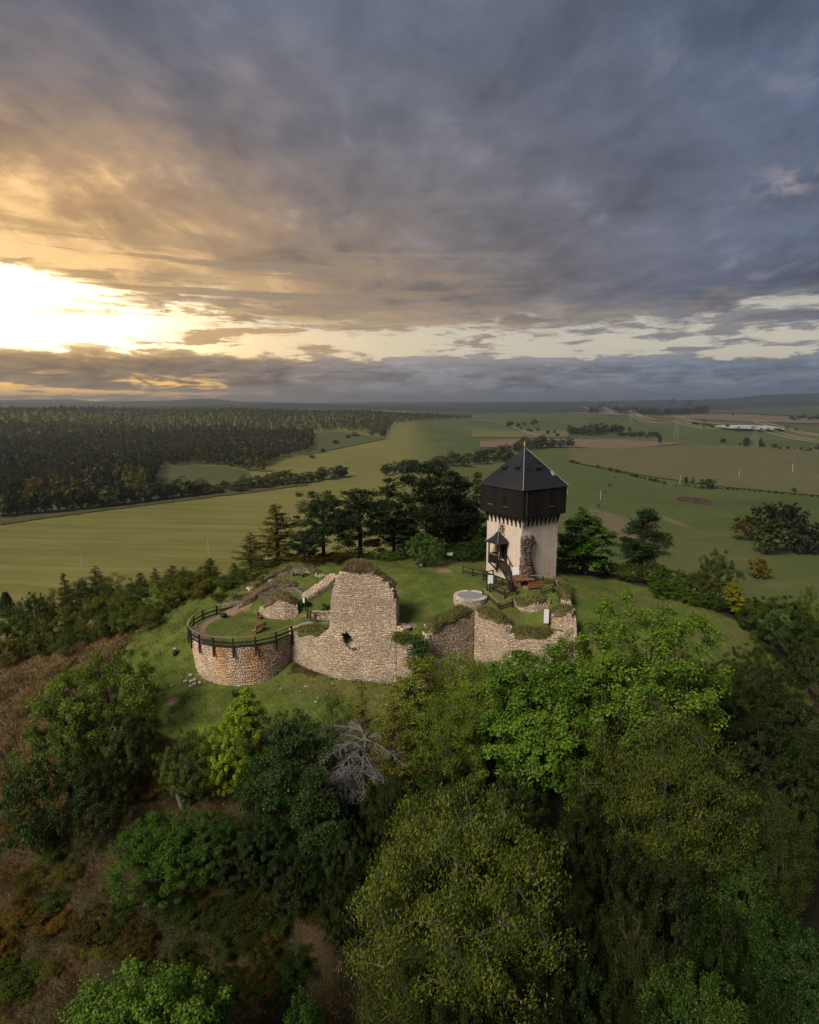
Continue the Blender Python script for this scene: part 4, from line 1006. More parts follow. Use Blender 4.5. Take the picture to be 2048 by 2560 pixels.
# ------------------------------------------------------------------ timber helpers
_unit = {}
def unit_box(mat):
    if mat.name not in _unit:
        mb = MB(); b = .06
        # unit beam along x with softened ends
        for (x0, k0, x1, k1) in ((-.5, .86, -.47, 1), (-.47, 1, .47, 1), (.47, 1, .5, .86)):
            q0 = [(x0, y * k0, z * k0) for y, z in ((-.5, -.5), (.5, -.5), (.5, .5), (-.5, .5))]; q1 = [(x1, y * k1, z * k1) for y, z in ((-.5, -.5), (.5, -.5), (.5, .5), (-.5, .5))]
            for k in range(4): mb.poly((q0[k], q0[(k + 1) % 4], q1[(k + 1) % 4], q1[k]))
            if x0 == -.5: mb.poly(q0[::-1])
            if x1 == .5: mb.poly(q1)
        _unit[mat.name] = mb.mesh('beam', mat)
    return _unit[mat.name]
def beam(name, p0, p1, w, h, mat, parent, org=(0, 0, 0), up=(0, 0, 1)):
    """a squared timber from p0 to p1, w across, h high; shares one mesh per wood"""
    p0, p1, og_ = Vector(p0), Vector(p1), Vector(org); d = p1 - p0; L = d.length; x = d.normalized()
    u = Vector(up); u = u - x * u.dot(x)
    if u.length < 1e-4: u = Vector((0, 1, 0)) - x * x.y
    z = u.normalized(); y = z.cross(x)
    M_ = Matrix(((x.x, y.x, z.x, 0), (x.y, y.y, z.y, 0), (x.z, y.z, z.z, 0), (0, 0, 0, 1)))
    M_.translation = (p0 + p1) / 2 - og_
    o = bpy.data.objects.new(name, unit_box(mat)); COL.objects.link(o); o.parent = parent
    o.matrix_local = M_ @ Matrix.Diagonal((L, w, h, 1))
    return o

# ------------------------------------------------------------------ the lookout tower
TW = 6.0; TC = (13.75, 74.3); TZ = 9.0; ZW = 6.98; Z0, Z1 = 8.2, 11.4        # wall top under brackets, timber storey bottom and top (above TZ)
TRZ = R(34.5)
tower = empty('lookout_tower', (TC[0], TC[1], TZ), 'square plastered stone tower with a black timber storey and pyramid roof', 'tower', rz=TRZ)
hw = TW / 2
def face_pt(face, u, v, out=0.0):
    """tower faces seen from outside, u left to right"""
    if face == 'R': return (-hw + u, -hw - out, v)
    if face == 'L': return (-hw - out, hw - u, v)
    if face == 'B': return (hw - u, hw + out, v)
    return (hw + out, -hw + u, v)
def facade(face, holes, mb, top):
    us = sorted({0.0, TW, *[h[0] for h in holes], *[h[1] for h in holes], *np.linspace(0, TW, 10)}); vs = sorted({-1.5, top, *[h[2] for h in holes], *[h[3] for h in holes], *np.linspace(0, top, 10)})
    for a, b in zip(us[:-1], us[1:]):
        for c, d in zip(vs[:-1], vs[1:]):
            mu, mv = (a + b) / 2, (c + d) / 2
            if any(h[0] < mu < h[1] and h[2] < mv < h[3] for h in holes): continue
            mb.poly([face_pt(face, *q) for q in ((a, c), (b, c), (b, d), (a, d))])
    for (a, b, c, d) in holes:
        for q in (((a, c), (a, d)), ((a, d), (b, d)), ((b, d), (b, c)), ((b, c), (a, c))):
            mb.poly((face_pt(face, *q[0]), face_pt(face, *q[1]), face_pt(face, *q[1], -.45), face_pt(face, *q[0], -.45)))
HR = [(5.45, 5.66, 3.75, 4.75), (4.75, 5.0, .1, .75)]; HL = [(2.30, 2.95, 5.55, 6.75), (2.5, 3.3, 2.55, 4.55)]
mb = MB(); facade('R', HR, mb, 8.3); facade('L', HL, mb, 8.3); facade('B', [], mb, 8.3); facade('F', [], mb, 8.3)
mb.poly([(-hw, -hw, 8.3), (hw, -hw, 8.3), (hw, hw, 8.3), (-hw, hw, 8.3)])
mb.build('plaster_wall', M_plaster, tower)
def pane(name, face, h, d, mat):
    mb = MB(); a, b, c, e = h; mb.poly([face_pt(face, *q, -d) for q in ((a, c), (b, c), (b, e), (a, e))]); return mb.build(name, mat, tower)
pane('window_opening', 'R', HR[0], .44, M_void); pane('low_hatch', 'R', HR[1], .3, M_grey); pane('broken_window', 'L', HL[0], .44, M_void)
dr = pane('door', 'L', HL[1], .2, M_plank)
for s_ in (HL[1][0], HL[1][1]): beam('door_jamb', face_pt('L', s_, 2.5, .03), face_pt('L', s_, 4.6, .03), .12, .12, M_dark, tower)
# broken plaster round the upper window: bare stones
def fL(u, v):
    n_ = len(u); return np.array([face_pt('L', a, b) for a, b in zip(u, v)]), np.tile((0., -1., 0.), (n_, 1)), np.tile((-1., 0., 0.), (n_, 1)), np.tile((0., 0., 1.), (n_, 1))
tdark = lambda u, v: DARKS[rng.integers(0, len(DARKS), len(u))]
st = lay_stones(fL, TW, lambda u: 5.2, lambda u: 7.1, skip=lambda u, v: not (0 < max(abs(u - 2.62) - .32, 0) + max(abs(v - 6.15) - .6, 0) < .26 and not (2.25 < u < 3.0 and 5.5 < v < 6.8)), hmin=.1, hmax=.2, wmin=.12, wmax=.25, tint=tdark, depth=(.02, .05))
build_stones([st], tower, (0, 0, 0), 0)
# quoin-like patches of the old wall stub on the front corner
def stub():
    root = empty('wall_stub', (TC[0] + .5, TC[1] - 4.9, TZ), 'ragged dark rubble column of a torn wall on the front corner of the tower', 'ruin', rz=TRZ)
    inv = (Matrix.Translation(root.location) @ Matrix.Rotation(TRZ, 4, 'Z')).inverted() @ (Matrix.Translation(tower.location) @ Matrix.Rotation(TRZ, 4, 'Z'))
    prof_l = lambda v: np.interp(v, [0, 1.5, 2.6, 3.2, 4, 5, 6.1], [-.12, -.10, -.12, -.16, -.02, -.05, -.16]); prof_r = lambda v: np.interp(v, [0, 1.2, 2.0, 3.0, 3.6, 4.6, 4.9, 5.9, 6.1], [2.05, 1.85, 1.6, 1.2, 1.05, 1.25, 1.8, 1.65, 1.5])
    dep = lambda v: np.interp(v, [0, 2, 4, 6.1], [1.15, .85, .62, .45])
    sets = []; core = MB(); vs = np.linspace(-.3, 6.05, 22)
    rows = []
    for v in vs:
        l, r_, d = float(prof_l(v)), float(prof_r(v)), float(dep(v)); j = random.uniform(-.06, .06)
        rows.append([Vector(face_pt('R', *q)) for q in ((l + .05, v, -.05), (l + .05, v, d * .75 + j), (r_ * .6, v, d - .06 + j), (r_ - .05, v, d * .5), (r_ - .05, v, -.05))])
    for a, b in zip(rows[:-1], rows[1:]):
        for k in range(4): core.poly([inv @ q for q in (a[k], a[k + 1], b[k + 1], b[k])])
    core.poly([inv @ q for q in rows[-1]]); core.build('rubble_core', M_mortar, root)
    L3 = inv.to_3x3()
    def rowf(kind):
        def f(u, v):
            n_ = len(u); Pq = []; A = []; O_ = []
            for a, b in zip(u, v):
                l, r_, d = float(prof_l(b)), float(prof_r(b)), float(dep(b))
                if kind == 0: t = a / 1.9; p_ = face_pt('R', l + (r_ - l) * t, b, d * np.interp(t, [0, .6, 1], [.75, 1, .5]) - .06); A.append((1, 0, 0)); O_.append((0, -1, 0))
                elif kind == 1: p_ = face_pt('R', l, b, d * .75 * (1 - a / 1.0)); A.append((0, -1, 0)); O_.append((-1, 0, 0))
                else: p_ = face_pt('R', r_, b, d * .5 * (a / 1.0)); A.append((0, 1, 0)); O_.append((1, 0, 0))
                Pq.append(p_)
            Pq = np.array([tuple(inv @ Vector(q)) for q in Pq]); tr = lambda X: np.array([tuple(L3 @ Vector(q)) for q in X])
            return Pq, tr(A), tr(O_), np.tile((0., 0., 1.), (n_, 1))
        return f
    kw = dict(hmin=.12, hmax=.24, wmin=.16, wmax=.42, depth=(.05, .2), tint=lambda u, v: DARKS[rng.integers(0, len(DARKS), len(u))] * np.where((np.abs(v - 2.75) < .18)[:, None], np.array([1.4, .95, .8]), .9))
    for kd, ul in ((0, 1.9), (1, 1.0), (2, 1.0)): sets.append(lay_stones(rowf(kd), ul, lambda u: -.1, lambda u: 6.1 - .35 * math.sin(u * 5) ** 2, **kw))
    build_stones(sets, root, (0, 0, 0), 140)
stub()
# timber storey: a plank skin on a dark box, every plank its own board
ZS = 3.60
mb = MB(); mb.box((0, 0, (Z0 + Z1) / 2), (2 * ZS - .1, 2 * ZS - .1, Z1 - Z0 - .02)); mb.build('timber_storey', M_void, tower)
pl_mb = []
for k in range(3):
    m2 = MB(); m2.box((0, 0, .5), (.94, 1, 1)); pl_mb.append(m2.mesh('plank', M_plank))
npl = 38; pw = 2 * ZS / npl
WIN = {0: [(24, 27, 9.15, 10.5)], 1: [(8, 11, 9.15, 10.4), (22, 25, 9.15, 10.4)]}
for f_ in range(4):
    for k in range(npl):
        u = -ZS + (k + .5) * pw; segs = [(Z0 - random.uniform(.0, .10), Z1)]
        for (a, b, c, d) in WIN.get(f_, []):
            if a <= k < b: segs = [(segs[0][0], c), (d, Z1)]
        for (c, d) in segs:
            th = random.uniform(.035, .07)
            a = f_ * math.pi / 2
            # faces: 0 = -Y, 1 = -X, 2 = +Y, 3 = +X
            if f_ == 0: lc, rz = (u, -ZS, c), 0
            elif f_ == 1: lc, rz = (-ZS, -u, c), math.pi / 2
            elif f_ == 2: lc, rz = (u, ZS, c), 0
            else: lc, rz = (ZS, u, c), math.pi / 2
            link('plank', pl_mb[k % 3], tower, lc, (0, 0, rz), (pw, th, d - c))
    for (a, b, c, d) in WIN.get(f_, []):
        u0, u1 = -ZS + a * pw, -ZS + b * pw
        fp = (lambda u, z: (u, -ZS - .05, z)) if f_ == 0 else (lambda u, z: (-ZS - .05, -u, z))
        beam('window_sill', fp(u0 - .08, c), fp(u1 + .08, c), .12, .07, M_grey, tower)
# brackets carrying the storey
for f_ in ('R', 'L', 'B', 'F'):
    for k in range(9):
        u = .22 + k * (TW - .44) / 8
        beam('bracket_post', face_pt(f_, u, ZW, .10), face_pt(f_, u, Z0, .10), .15, .16, M_dark, tower, up=(1, 1, 0))
        beam('bracket_strut', face_pt(f_, u, ZW + .25, .12), face_pt(f_, u, Z0 - .02, .50), .11, .12, M_dark, tower)
    beam('wall_plate', face_pt(f_, -.45, Z0 - .02, .46), face_pt(f_, TW + .45, Z0 - .02, .46), .2, .2, M_dark, tower)
# roof with slate courses
def slate_roof(name, half, z0, z1, courses, parent, off=(0, 0, 0), flare=0.0, bw=.26):
    mb = MB(); n_ = courses
    prof = lambda t: half * (1 - t) + flare * (1 - t) ** 4
    for k in range(n_):
        t0, t1 = k / n_, (k + 1) / n_ + .25 / n_
        if t1 > 1: t1 = 1
        h0, h1_ = prof(t0), prof(t1); za, zb_ = z0 + (z1 - z0) * t0, z0 + (z1 - z0) * t1; lift = .022
        for q in range(4):
            c, s_ = math.cos(q * math.pi / 2), math.sin(q * math.pi / 2)
            m_ = max(1, int(2 * h0 / bw))
            for i in range(m_):
                a0, a1 = i / m_, (i + 1) / m_ - .025; j = random.uniform(-.012, .012)
                def P3(t, h, z): x, y = -h + 2 * h * t, -h; return (off[0] + x * c - y * s_, off[1] + x * s_ + y * c, off[2] + z)
                mb.poly((P3(a0, h0 + lift, za + j), P3(a1, h0 + lift, za + j), P3(a1, h1_, zb_), P3(a0, h1_, zb_)))
    for q in range(4):
        c, s_ = math.cos(q * math.pi / 2), math.sin(q * math.pi / 2); rows = []
        for k in range(9):
            h = prof(k / 8) - .03; z = z0 + (z1 - z0) * k / 8 - .03; rows.append([(off[0] + x * c + h * s_, off[1] + x * s_ - h * c, off[2] + z) for x in (-h, h)])
        for a, b in zip(rows[:-1], rows[1:]): mb.poly((a[0], a[1], b[1], b[0]))
    h = prof(0); mb.poly([(off[0] + x * h, off[1] + y * h, off[2] + z0 - .03) for x, y in ((-1, -1), (-1, 1), (1, 1), (1, -1))])
    o = mb.build(name, M_slate, parent)
    return o
roof = slate_roof('roof', 3.76, Z1 - .02, Z1 + 4.45, 24, tower)
mb = MB(); mb.tube([(-3.80, -3.80, Z1 + .02), (-.05, -.05, Z1 + 4.47)], [.05, .05], 6); mb.build('hip_flashing', M_lead, roof)
mb = MB(); mb.tube([(3.80, -3.80, Z1 + .02), (.05, -.05, Z1 + 4.47)], [.05, .05], 6); mb.build('hip_flashing', M_lead, roof)
for f_, u, t in (('R', .15, .44), ('L', -1.1, .42), ('L', .9, .46), ('R', 2.2, .28)):
    h = 3.76 * (1 - t); z = Z1 + 4.47 * t; sl = math.atan2(4.47, 3.86)
    pt = (lambda a, o_, dz: (a, -h - o_, z + dz)) if f_ == 'R' else (lambda a, o_, dz: (-h - o_, -a, z + dz))
    mb = MB()
    if t > .3:   # small shed dormer
        A0, A1, B0, B1 = pt(u - .34, .10, 0), pt(u + .34, .10, 0), pt(u - .40, .16, .30), pt(u + .40, .16, .30); C0, C1 = pt(u - .40, -.62, .62), pt(u + .40, -.62, .62)
        mb.poly((A0, A1, B1, B0), 1); mb.poly((B0, B1, C1, C0), 0); mb.poly((A0, B0, C0), 0); mb.poly((A1, C1, B1), 0)
        mb.build('roof_dormer', [M_slate, M_void], roof)
    else:
        mb.poly([pt(*q) for q in ((u - .25, .06, 0), (u + .25, .06, 0), (u + .25, -.36, .5), (u - .25, -.36, .5))]); mb.build('skylight', M_glass, roof)
mb = MB(); mb.tube([(0, 0, Z1 + 4.3), (0, 0, Z1 + 4.75), (0, 0, Z1 + 5.3)], [.16, .10, .05], 8); mb.tube([(0, 0, Z1 + 4.95), (0, 0, Z1 + 5.0), (0, 0, Z1 + 5.12), (0, 0, Z1 + 5.18)], [.05, .12, .12, .04], 8)
fin = mb.build('finial', M_gold, roof, smooth=True)
mb = MB(); mb.tube([(.0, 0, Z1 + 5.3), (0, 0, Z1 + 5.75)], [.03, .015], 6); mb.build('finial_spike', M_black, roof)
mb = MB(); mb.tube([(3.68, -3.68, Z1 - .05), (3.68, -3.68, Z1 - 1.0)], [.05, .05], 6); mb.build('rain_pipe', M_lead, tower)
mb = MB(); mb.tube([face_pt('R', .02, Z0 + .1, .6), face_pt('R', .02, Z1, .6)], [.035, .035], 6); mb.tube([face_pt('R', .03, ZW - .1, .08), face_pt('R', .03, Z0 + .1, .6)], [.03, .03], 5); mb.build('lightning_rod', M_lead, tower)
# porch on the left face
porch_u = (2.05, 3.6); po = 1.45; pz = 2.35
for u in porch_u:
    for o_ in (.08, po):
        beam('porch_post', face_pt('L', u, pz - .2, o_), face_pt('L', u, 4.75, o_), .13, .13, M_dark, tower, up=(1, 0, 0))
beam('porch_floor', face_pt('L', 1.95, pz, .72), face_pt('L', 3.7, pz, .72), 1.5, .12, M_dark, tower)
for o_ in (.1, po): beam('porch_plate', face_pt('L', 1.95, 4.72, o_), face_pt('L', 3.7, 4.72, o_), .14, .14, M_dark, tower)
for u in porch_u:
    beam('porch_plate', face_pt('L', u, 4.72, .05), face_pt('L', u, 4.72, po + .08), .14, .14, M_dark, tower)
    beam('porch_brace', face_pt('L', u, pz - 1.35, .06), face_pt('L', u, pz - .12, po - .1), .12, .14, M_dark, tower)
    beam('porch_wall_post', face_pt('L', u, pz - 1.6, .06), face_pt('L', u, pz, .06), .12, .12, M_dark, tower, up=(1, 0, 0))
for k in range(13):
    u = 2.07 + k * 1.5 / 12; beam('baluster_board', face_pt('L', u, pz + .05, po), face_pt('L', u, pz + 1.0, po), .11, .03, M_plank, tower, up=(-1, 0, 0))
for k in range(12):
    beam('baluster_board', face_pt('L', 2.05, pz + .05, .15 + k * .11), face_pt('L', 2.05, pz + 1.0, .15 + k * .11), .10, .03, M_plank, tower, up=(0, 1, 0))
beam('porch_rail', face_pt('L', 1.95, pz + 1.03, po), face_pt('L', 3.65, pz + 1.03, po), .10, .08, M_rail, tower); beam('porch_rail', face_pt('L', 2.05, pz + 1.03, .1), face_pt('L', 2.05, pz + 1.03, po), .10, .08, M_rail, tower)
c3 = face_pt('L', 2.83, 0, .70)
slate_roof('porch_roof', .80, 4.80, 6.15, 9, tower, off=(c3[0], c3[1], 0), flare=.38, bw=.3)
for a in (-1, 1):
    for b in (-1,):
        mb = MB(); mb.tube([(c3[0] + b * 1.18, c3[1] - a * 1.18, 4.84), (c3[0] + b * .62, c3[1] - a * .62, 5.28), (c3[0], c3[1], 6.18)], [.03, .03, .03], 5); mb.build('hip_flashing', M_lead, tower)
# stair from the porch down along the face
s0, s1 = (3.7, pz + .05), (5.8, .15)
for o_ in (.25, 1.3):
    beam('stair_stringer', face_pt('L', s0[0], s0[1], o_), face_pt('L', s1[0], s1[1], o_), .07, .28, M_dark, tower)
    beam('stair_handrail', face_pt('L', s0[0], s0[1] + 1.0, o_), face_pt('L', s1[0], s1[1] + 1.0, o_), .07, .09, M_dark, tower)
    for k in (0, .33, .66, 1):
        u, v = s0[0] + (s1[0] - s0[0]) * k, s0[1] + (s1[1] - s0[1]) * k; beam('stair_baluster', face_pt('L', u, v, o_), face_pt('L', u, v + 1.0, o_), .08, .08, M_dark, tower, up=(1, 0, 0))
for k in range(11):
    t = (k + .5) / 11; u, v = s0[0] + (s1[0] - s0[0]) * t, s0[1] + (s1[1] - s0[1]) * t
    beam('stair_tread', face_pt('L', u, v + .06, .27), face_pt('L', u, v + .06, 1.28), .24, .045, M_grey, tower)

# ------------------------------------------------------------------ timber fences, deck, benches, boards
def fence(name, label, pts, rails, mat=M_dark, top_mat=None, h=1.1, below=.1, pw_=.13, org=None, extra_posts=()):
    org = org or tuple(pts[len(pts) // 2]); root = empty(name, org, label, 'fence')
    for (x, y, z) in list(pts) + list(extra_posts): beam('post', (x, y, z - below), (x, y, z + h), pw_, pw_, mat, root, org, up=(1, 0, 0))
    for a, b in zip(pts[:-1], pts[1:]):
        for (dz, w, hh, m_) in rails: beam('rail', (a[0], a[1], a[2] + dz), (b[0], b[1], b[2] + dz), w, hh, m_ or mat, root, org)
    return root
# ring fence on the bastion
angs = [-222, -203, -186, -172, -157, -143, -126, -108, -88, -67, -46, -25]
fp = []
for k, a in enumerate(angs):
    rr_ = BR + .13; fp.append((BC[0] + rr_ * math.cos(R(a)), BC[1] + rr_ * math.sin(R(a)), BZ))
root = empty('ring_fence', (BC[0], BC[1], BZ), 'dark timber fence with a pale handrail curving round the bastion rim', 'fence')
for k, (x, y, z) in enumerate(fp):
    lowz = z - (1.05 if angs[k] > -190 else .35); beam('post', (x, y, lowz), (x, y, z + 1.06), .15, .15, M_dark, root, root.location, up=(x - BC[0], y - BC[1], 0))
for a, b in zip(fp[:-1], fp[1:]):
    beam('handrail', (a[0], a[1], a[2] + 1.10), (b[0], b[1], b[2] + 1.10), .17, .075, M_rail, root, root.location)
    for dz in (.55, .12): beam('rail', (a[0], a[1], a[2] + dz), (b[0], b[1], b[2] + dz), .07, .15, M_dark, root, root.location)
e0 = fp[0]; e1 = (-17.4, 72.3, 6.0)
beam('handrail', (e0[0], e0[1], e0[2] + 1.10), (e1[0], e1[1], e1[2] + 1.0), .15, .075, M_rail, root, root.location); beam('rail', (e0[0], e0[1], e0[2] + .5), (e1[0] - .8, e1[1], e1[2] + .35), .07, .14, M_dark, root, root.location)
beam('post', (e1[0], e1[1], e1[2] - .4), (e1[0], e1[1], e1[2] + 1.0), .13, .13, M_dark, root, root.location, up=(1, 0, 0))
# terrace fences beside the tower, deck rails
def gz(x, y, dz=0.0): return (x, y, h1(x, y) + dz)
fence('terrace_fence', 'low dark timber fence with a corner on the terrace below the right tower face', [gz(13.9, 69.3), gz(15.4, 69.1), gz(16.6, 68.4), gz(17.35, 67.3), gz(16.0, 66.6), gz(14.6, 66.1)], [(.95, .10, .09, M_rail), (.5, .06, .12, None)], h=.95)
fence('pit_fence', 'short dark timber fence with two bays beside the stone well', [gz(8.1, 66.0), gz(9.6, 63.9), gz(11.2, 64.9)], [(1.0, .11, .09, M_rail), (.55, .06, .12, None)], h=1.0)
fence('pit_fence', 'rear timber rail of the stair pit, next to the litter bin', [gz(9.0, 66.9), gz(10.5, 65.7), gz(11.9, 66.3)], [(1.0, .10, .09, None), (.5, .06, .12, None)], h=1.0)
fence('lawn_fence', 'dark timber fence running from the deck to the left over the lawn edge', [gz(6.6, 74.2), gz(7.7, 73.1), gz(9.3, 71.9)], [(.9, .10, .09, None), (.45, .06, .12, None)], h=.95)
fence('path_gate', 'small dark wooden gate rail between the two lawns', [gz(-11.6, 67.4), gz(-11.1, 66.6), gz(-10.4, 66.0)], [(1.0, .08, .09, None), (.5, .06, .1, None)], h=1.0)
deck = empty('entrance_deck', (TC[0], TC[1], TZ), 'dark timber deck with railings at the foot of the tower stair', 'deck', rz=TRZ)
for k in range(9): beam('deck_board', face_pt('L', 2.6, .32, 1.0 + k * .2), face_pt('L', 6.9, .32, 1.0 + k * .2), .18, .05, M_grey, deck)
for k, u in enumerate((2.6, 3.7, 4.8, 5.9, 6.9)):
    beam('post', face_pt('L', u, -.3, 2.75), face_pt('L', u, 1.35, 2.75), .13, .13, M_dark, deck, up=(1, 0, 0))
for v in (.5, .85, 1.3): beam('rail', face_pt('L', 2.6, v, 2.75), face_pt('L', 6.9, v, 2.75), .07, .11, M_dark, deck)
beam('post', face_pt('L', 2.6, -.3, 1.2), face_pt('L', 2.6, 1.35, 1.2), .13, .13, M_dark, deck, up=(1, 0, 0))
for v in (.8, 1.3): beam('rail', face_pt('L', 2.6, v, 2.75), face_pt('L', 2.6, v, 1.2), .07, .11, M_dark, deck)
beam('joist', face_pt('L', 2.6, .18, 2.7), face_pt('L', 6.9, .18, 2.7), .12, .2, M_dark, deck)

def bench(label, x, y, rz, mat, legm, name='bench', group=None, L=1.8, z=None, back=True):
    z = h1(x, y) if z is None else z; r_ = empty(name, (x, y, z), label, 'bench', group, rz)
    for k in range(2): beam('seat_board', (-L / 2, -.10 + k * .21, .46), (L / 2, -.10 + k * .21, .46), .19, .06, mat, r_)
    if back:
        for k in range(2): beam('back_board', (-L / 2, .26 + k * .05, .68 + k * .22), (L / 2, .26 + k * .05, .68 + k * .22), .05, .18, mat, r_)
    for s_ in (-1, 1):
        beam('leg', (s_ * L * .38, 0, -.1), (s_ * L * .38, 0, .43), .38, .14, legm, r_, up=(1, 0, 0))
        if back: beam('back_post', (s_ * L * .38, .20, .3), (s_ * L * .38, .33, 1.0), .09, .07, legm, r_)
    return r_
bench('tan wooden bench facing along the platform near the ruin hump', -17.5, 68.7, R(112), M_tan, M_orange, L=1.5, z=BZ)
bench('tan wooden bench with slanted back beside the pale handrail', -16.4, 64.4, R(64) + math.pi, M_tan, M_orange, L=1.8, z=BZ)
bench('grey weathered bench under the rearmost ruined wall', -13.9, 74.7, R(-25), M_grey, M_grey, L=1.9)
# picnic set
tx, ty = 13.2, 68.1; tz_ = h1(tx, ty)
pt_ = empty('picnic_table', (tx, ty, tz_), 'brown plank picnic table in front of the tower', 'table', rz=R(8))
for k in range(4): beam('table_board', (-1.05, -.33 + k * .22, .76), (1.05, -.33 + k * .22, .76), .20, .055, M_orange if k == 0 else M_grey, pt_)
for s_ in (-1, 1):
    beam('leg', (s_ * .75, -.3, -.05), (s_ * .75, -.12, .73), .12, .16, M_orange, pt_); beam('leg', (s_ * .75, .3, -.05), (s_ * .75, .12, .73), .12, .16, M_orange, pt_); beam('cross_beam', (s_ * .75, -.36, .70), (s_ * .75, .36, .70), .12, .08, M_orange, pt_)
bench('orange wooden bench with back on the near side of the picnic table', tx + .95, ty - .85, R(8) + math.pi, M_orange, M_orange, L=1.9)
bench('orange wooden bench behind the picnic table, nearest the tower', tx - .35, ty + .85, R(8), M_orange, M_orange, L=1.9)
# boards
def board(name, label, x, y, rz, w, h, z0, mat, posts=2, legm=M_dark):
    r_ = empty(name, (x, y, h1(x, y)), label, 'sign', None, rz)
    if posts == 2:
        for s_ in (-1, 1): beam('post', (s_ * (w / 2 + .06), 0, -.2), (s_ * (w / 2 + .06), 0, z0 + h + .1), .10, .10, legm, r_, up=(0, 1, 0))
    else: beam('post', (w / 2 + .05, .02, -.2), (w / 2 + .05, .02, z0 + h + .05), .10, .10, legm, r_, up=(0, 1, 0))
    beam('panel', (-w / 2, 0, z0 + h / 2), (w / 2, 0, z0 + h / 2), .05, h, mat, r_)
    return r_
board('notice_board', 'white notice board on two dark posts by the pit fence', 9.1, 67.4, R(0), .62, 1.0, .75, M_white)
board('notice_board', 'pinkish white board on one post against the corner pier', 14.2, 61.5, R(-8), .5, 1.5, .6, M_white, 1)
board('notice_board', 'pale blue sloping panel behind the bastion handrail', -16.8, 73.0, R(12), .95, .75, .7, M_bluepanel)
board('notice_board', 'small white sign on the edge of the ruin hump', -12.3, 69.3, R(-30), .28, .55, .9, M_white, 1)
wb = empty('notice_board', (12.45, 70.35, h1(12.45, 70.35)), 'white board leaning at the foot of the tower stair', 'sign', None, R(-20))
beam('panel', (-.38, 0, 1.25), (.38, 0, 1.25), .05, 1.1, M_white, wb); beam('post', (-.3, .06, -.1), (-.3, .06, 1.7), .07, .07, M_dark, wb, up=(0, 1, 0)); beam('post', (.3, .06, -.1), (.3, .06, 1.7), .07, .07, M_dark, wb, up=(0, 1, 0))
board('notice_board', 'little white board in the grass under the round grey tree', 1.5, 77.2, R(5), .45, .4, .1, M_white)
board('notice_board', 'dark board with a pale top edge in front of the trees behind the lawn', 5.3, 79.0, R(0), .8, .35, 1.0, M_white)
# litter bin
bx_, by_ = 11.4, 66.9; bz_ = h1(bx_, by_)
bn_ = empty('litter_bin', (bx_, by_, bz_), 'black cylindrical litter bin with a lid by the pit fence', 'bin')
mb = MB(); mb.tube([(0, 0, 0), (0, 0, .05), (0, 0, .85)], [.27, .31, .33], 16); mb.build('bin_body', M_black, bn_)
mb = MB(); mb.tube([(0, 0, .93), (0, 0, 1.0), (0, 0, 1.1)], [.36, .36, .16], 16); mb.build('bin_lid', M_black, bn_)
mb = MB(); mb.tube([(-.3, 0, .8), (-.3, 0, .98)], [.02, .02], 5); mb.tube([(.3, 0, .8), (.3, 0, .98)], [.02, .02], 5); mb.build('lid_bracket', M_black, bn_)
# black kettle grill by the ring fence
gx_, gy_ = -21.6, 68.9
gr = empty('fire_kettle', (gx_, gy_, BZ), 'low round black object standing inside the ring fence', 'fire pit')
mb = MB(); mb.tube([(0, 0, .08), (0, 0, .2), (0, 0, .38), (0, 0, .5), (0, 0, .56)], [.18, .36, .42, .34, .12], 14); mb.build('kettle_bowl', M_black, gr, smooth=True)
mb = MB()
for k in range(3): a = k * 2.09; mb.tube([(.2 * math.cos(a), .2 * math.sin(a), .2), (.36 * math.cos(a), .36 * math.sin(a), -.03)], [.03, .03], 5)
mb.build('kettle_legs', M_black, gr)
# flat slabs
def rock_mesh(seed, sx, sy, sz, sub=2):
    import bmesh
    bm = bmesh.new(); bmesh.ops.create_icosphere(bm, subdivisions=sub, radius=1); r_ = random.Random(seed); dirs = [(Vector((r_.gauss(0, 1), r_.gauss(0, 1), r_.gauss(0, 1))).normalized(), r_.uniform(.55, .95)) for _ in range(9)]
    for v in bm.verts:
        for d, k in dirs:
            t = v.co.dot(d)
            if t > k: v.co -= d * (t - k) * .9
        v.co = Vector((v.co.x * sx, v.co.y * sy, v.co.z * sz))
    me = bpy.data.meshes.new('rock'); bm.to_mesh(me); bm.free(); return me
M_rock, nn, out = new_mat('field_stone'); v = nn.noise(pos(nn), 5, 5, .65); pbsdf(nn, out, nn.ramp(v, [(.3, (.14, .12, .10)), (.7, (.40, .36, .32))]), .95, .1, v, .6, .04)
M_rockd, nn, out = new_mat('dark_stone'); v = nn.noise(pos(nn), 5, 5, .65); pbsdf(nn, out, nn.ramp(v, [(.3, (.012, .012, .012)), (.7, (.05, .048, .045))]), .95, .1, v, .6, .04)
def rock(name, label, x, y, s, seed, mat=M_rock, cat='rock', group=None, dz=.0):
    me = rock_mesh(seed, *s); me.materials.append(mat); o = link(name, me, None, (x, y, h1(x, y) + dz), (0, 0, seed * 1.3)); return tag(o, label, cat, group)
rock('stone_slab', 'flat pinkish stone slab beside the small wooden gate', -11.4, 65.3, (.95, .7, .22), 3)
rock('stone_slab', 'flagstone step at the breach right of the tall wall', -.4, 61.3, (.85, .6, .12), 4, dz=.05)
rock('stone_slab', 'pale flagstone on the walk leading up to the tall wall', -8.3, 73.0, (.9, .6, .15), 5, dz=1.3)
bo = rock('boulder', 'black boulder with a pale stone on top on the slope left of the bastion', *at_z(440, 1668, 1.0)[:2], (.35, .3, .4), 6, M_rockd, dz=.2)
rock('boulder', 'pale stone resting on the black boulder', bo.location.x - .02, bo.location.y + .08, (.26, .2, .14), 7, dz=.62)
cx_, cy_, _ = ground_at(478, 1706)
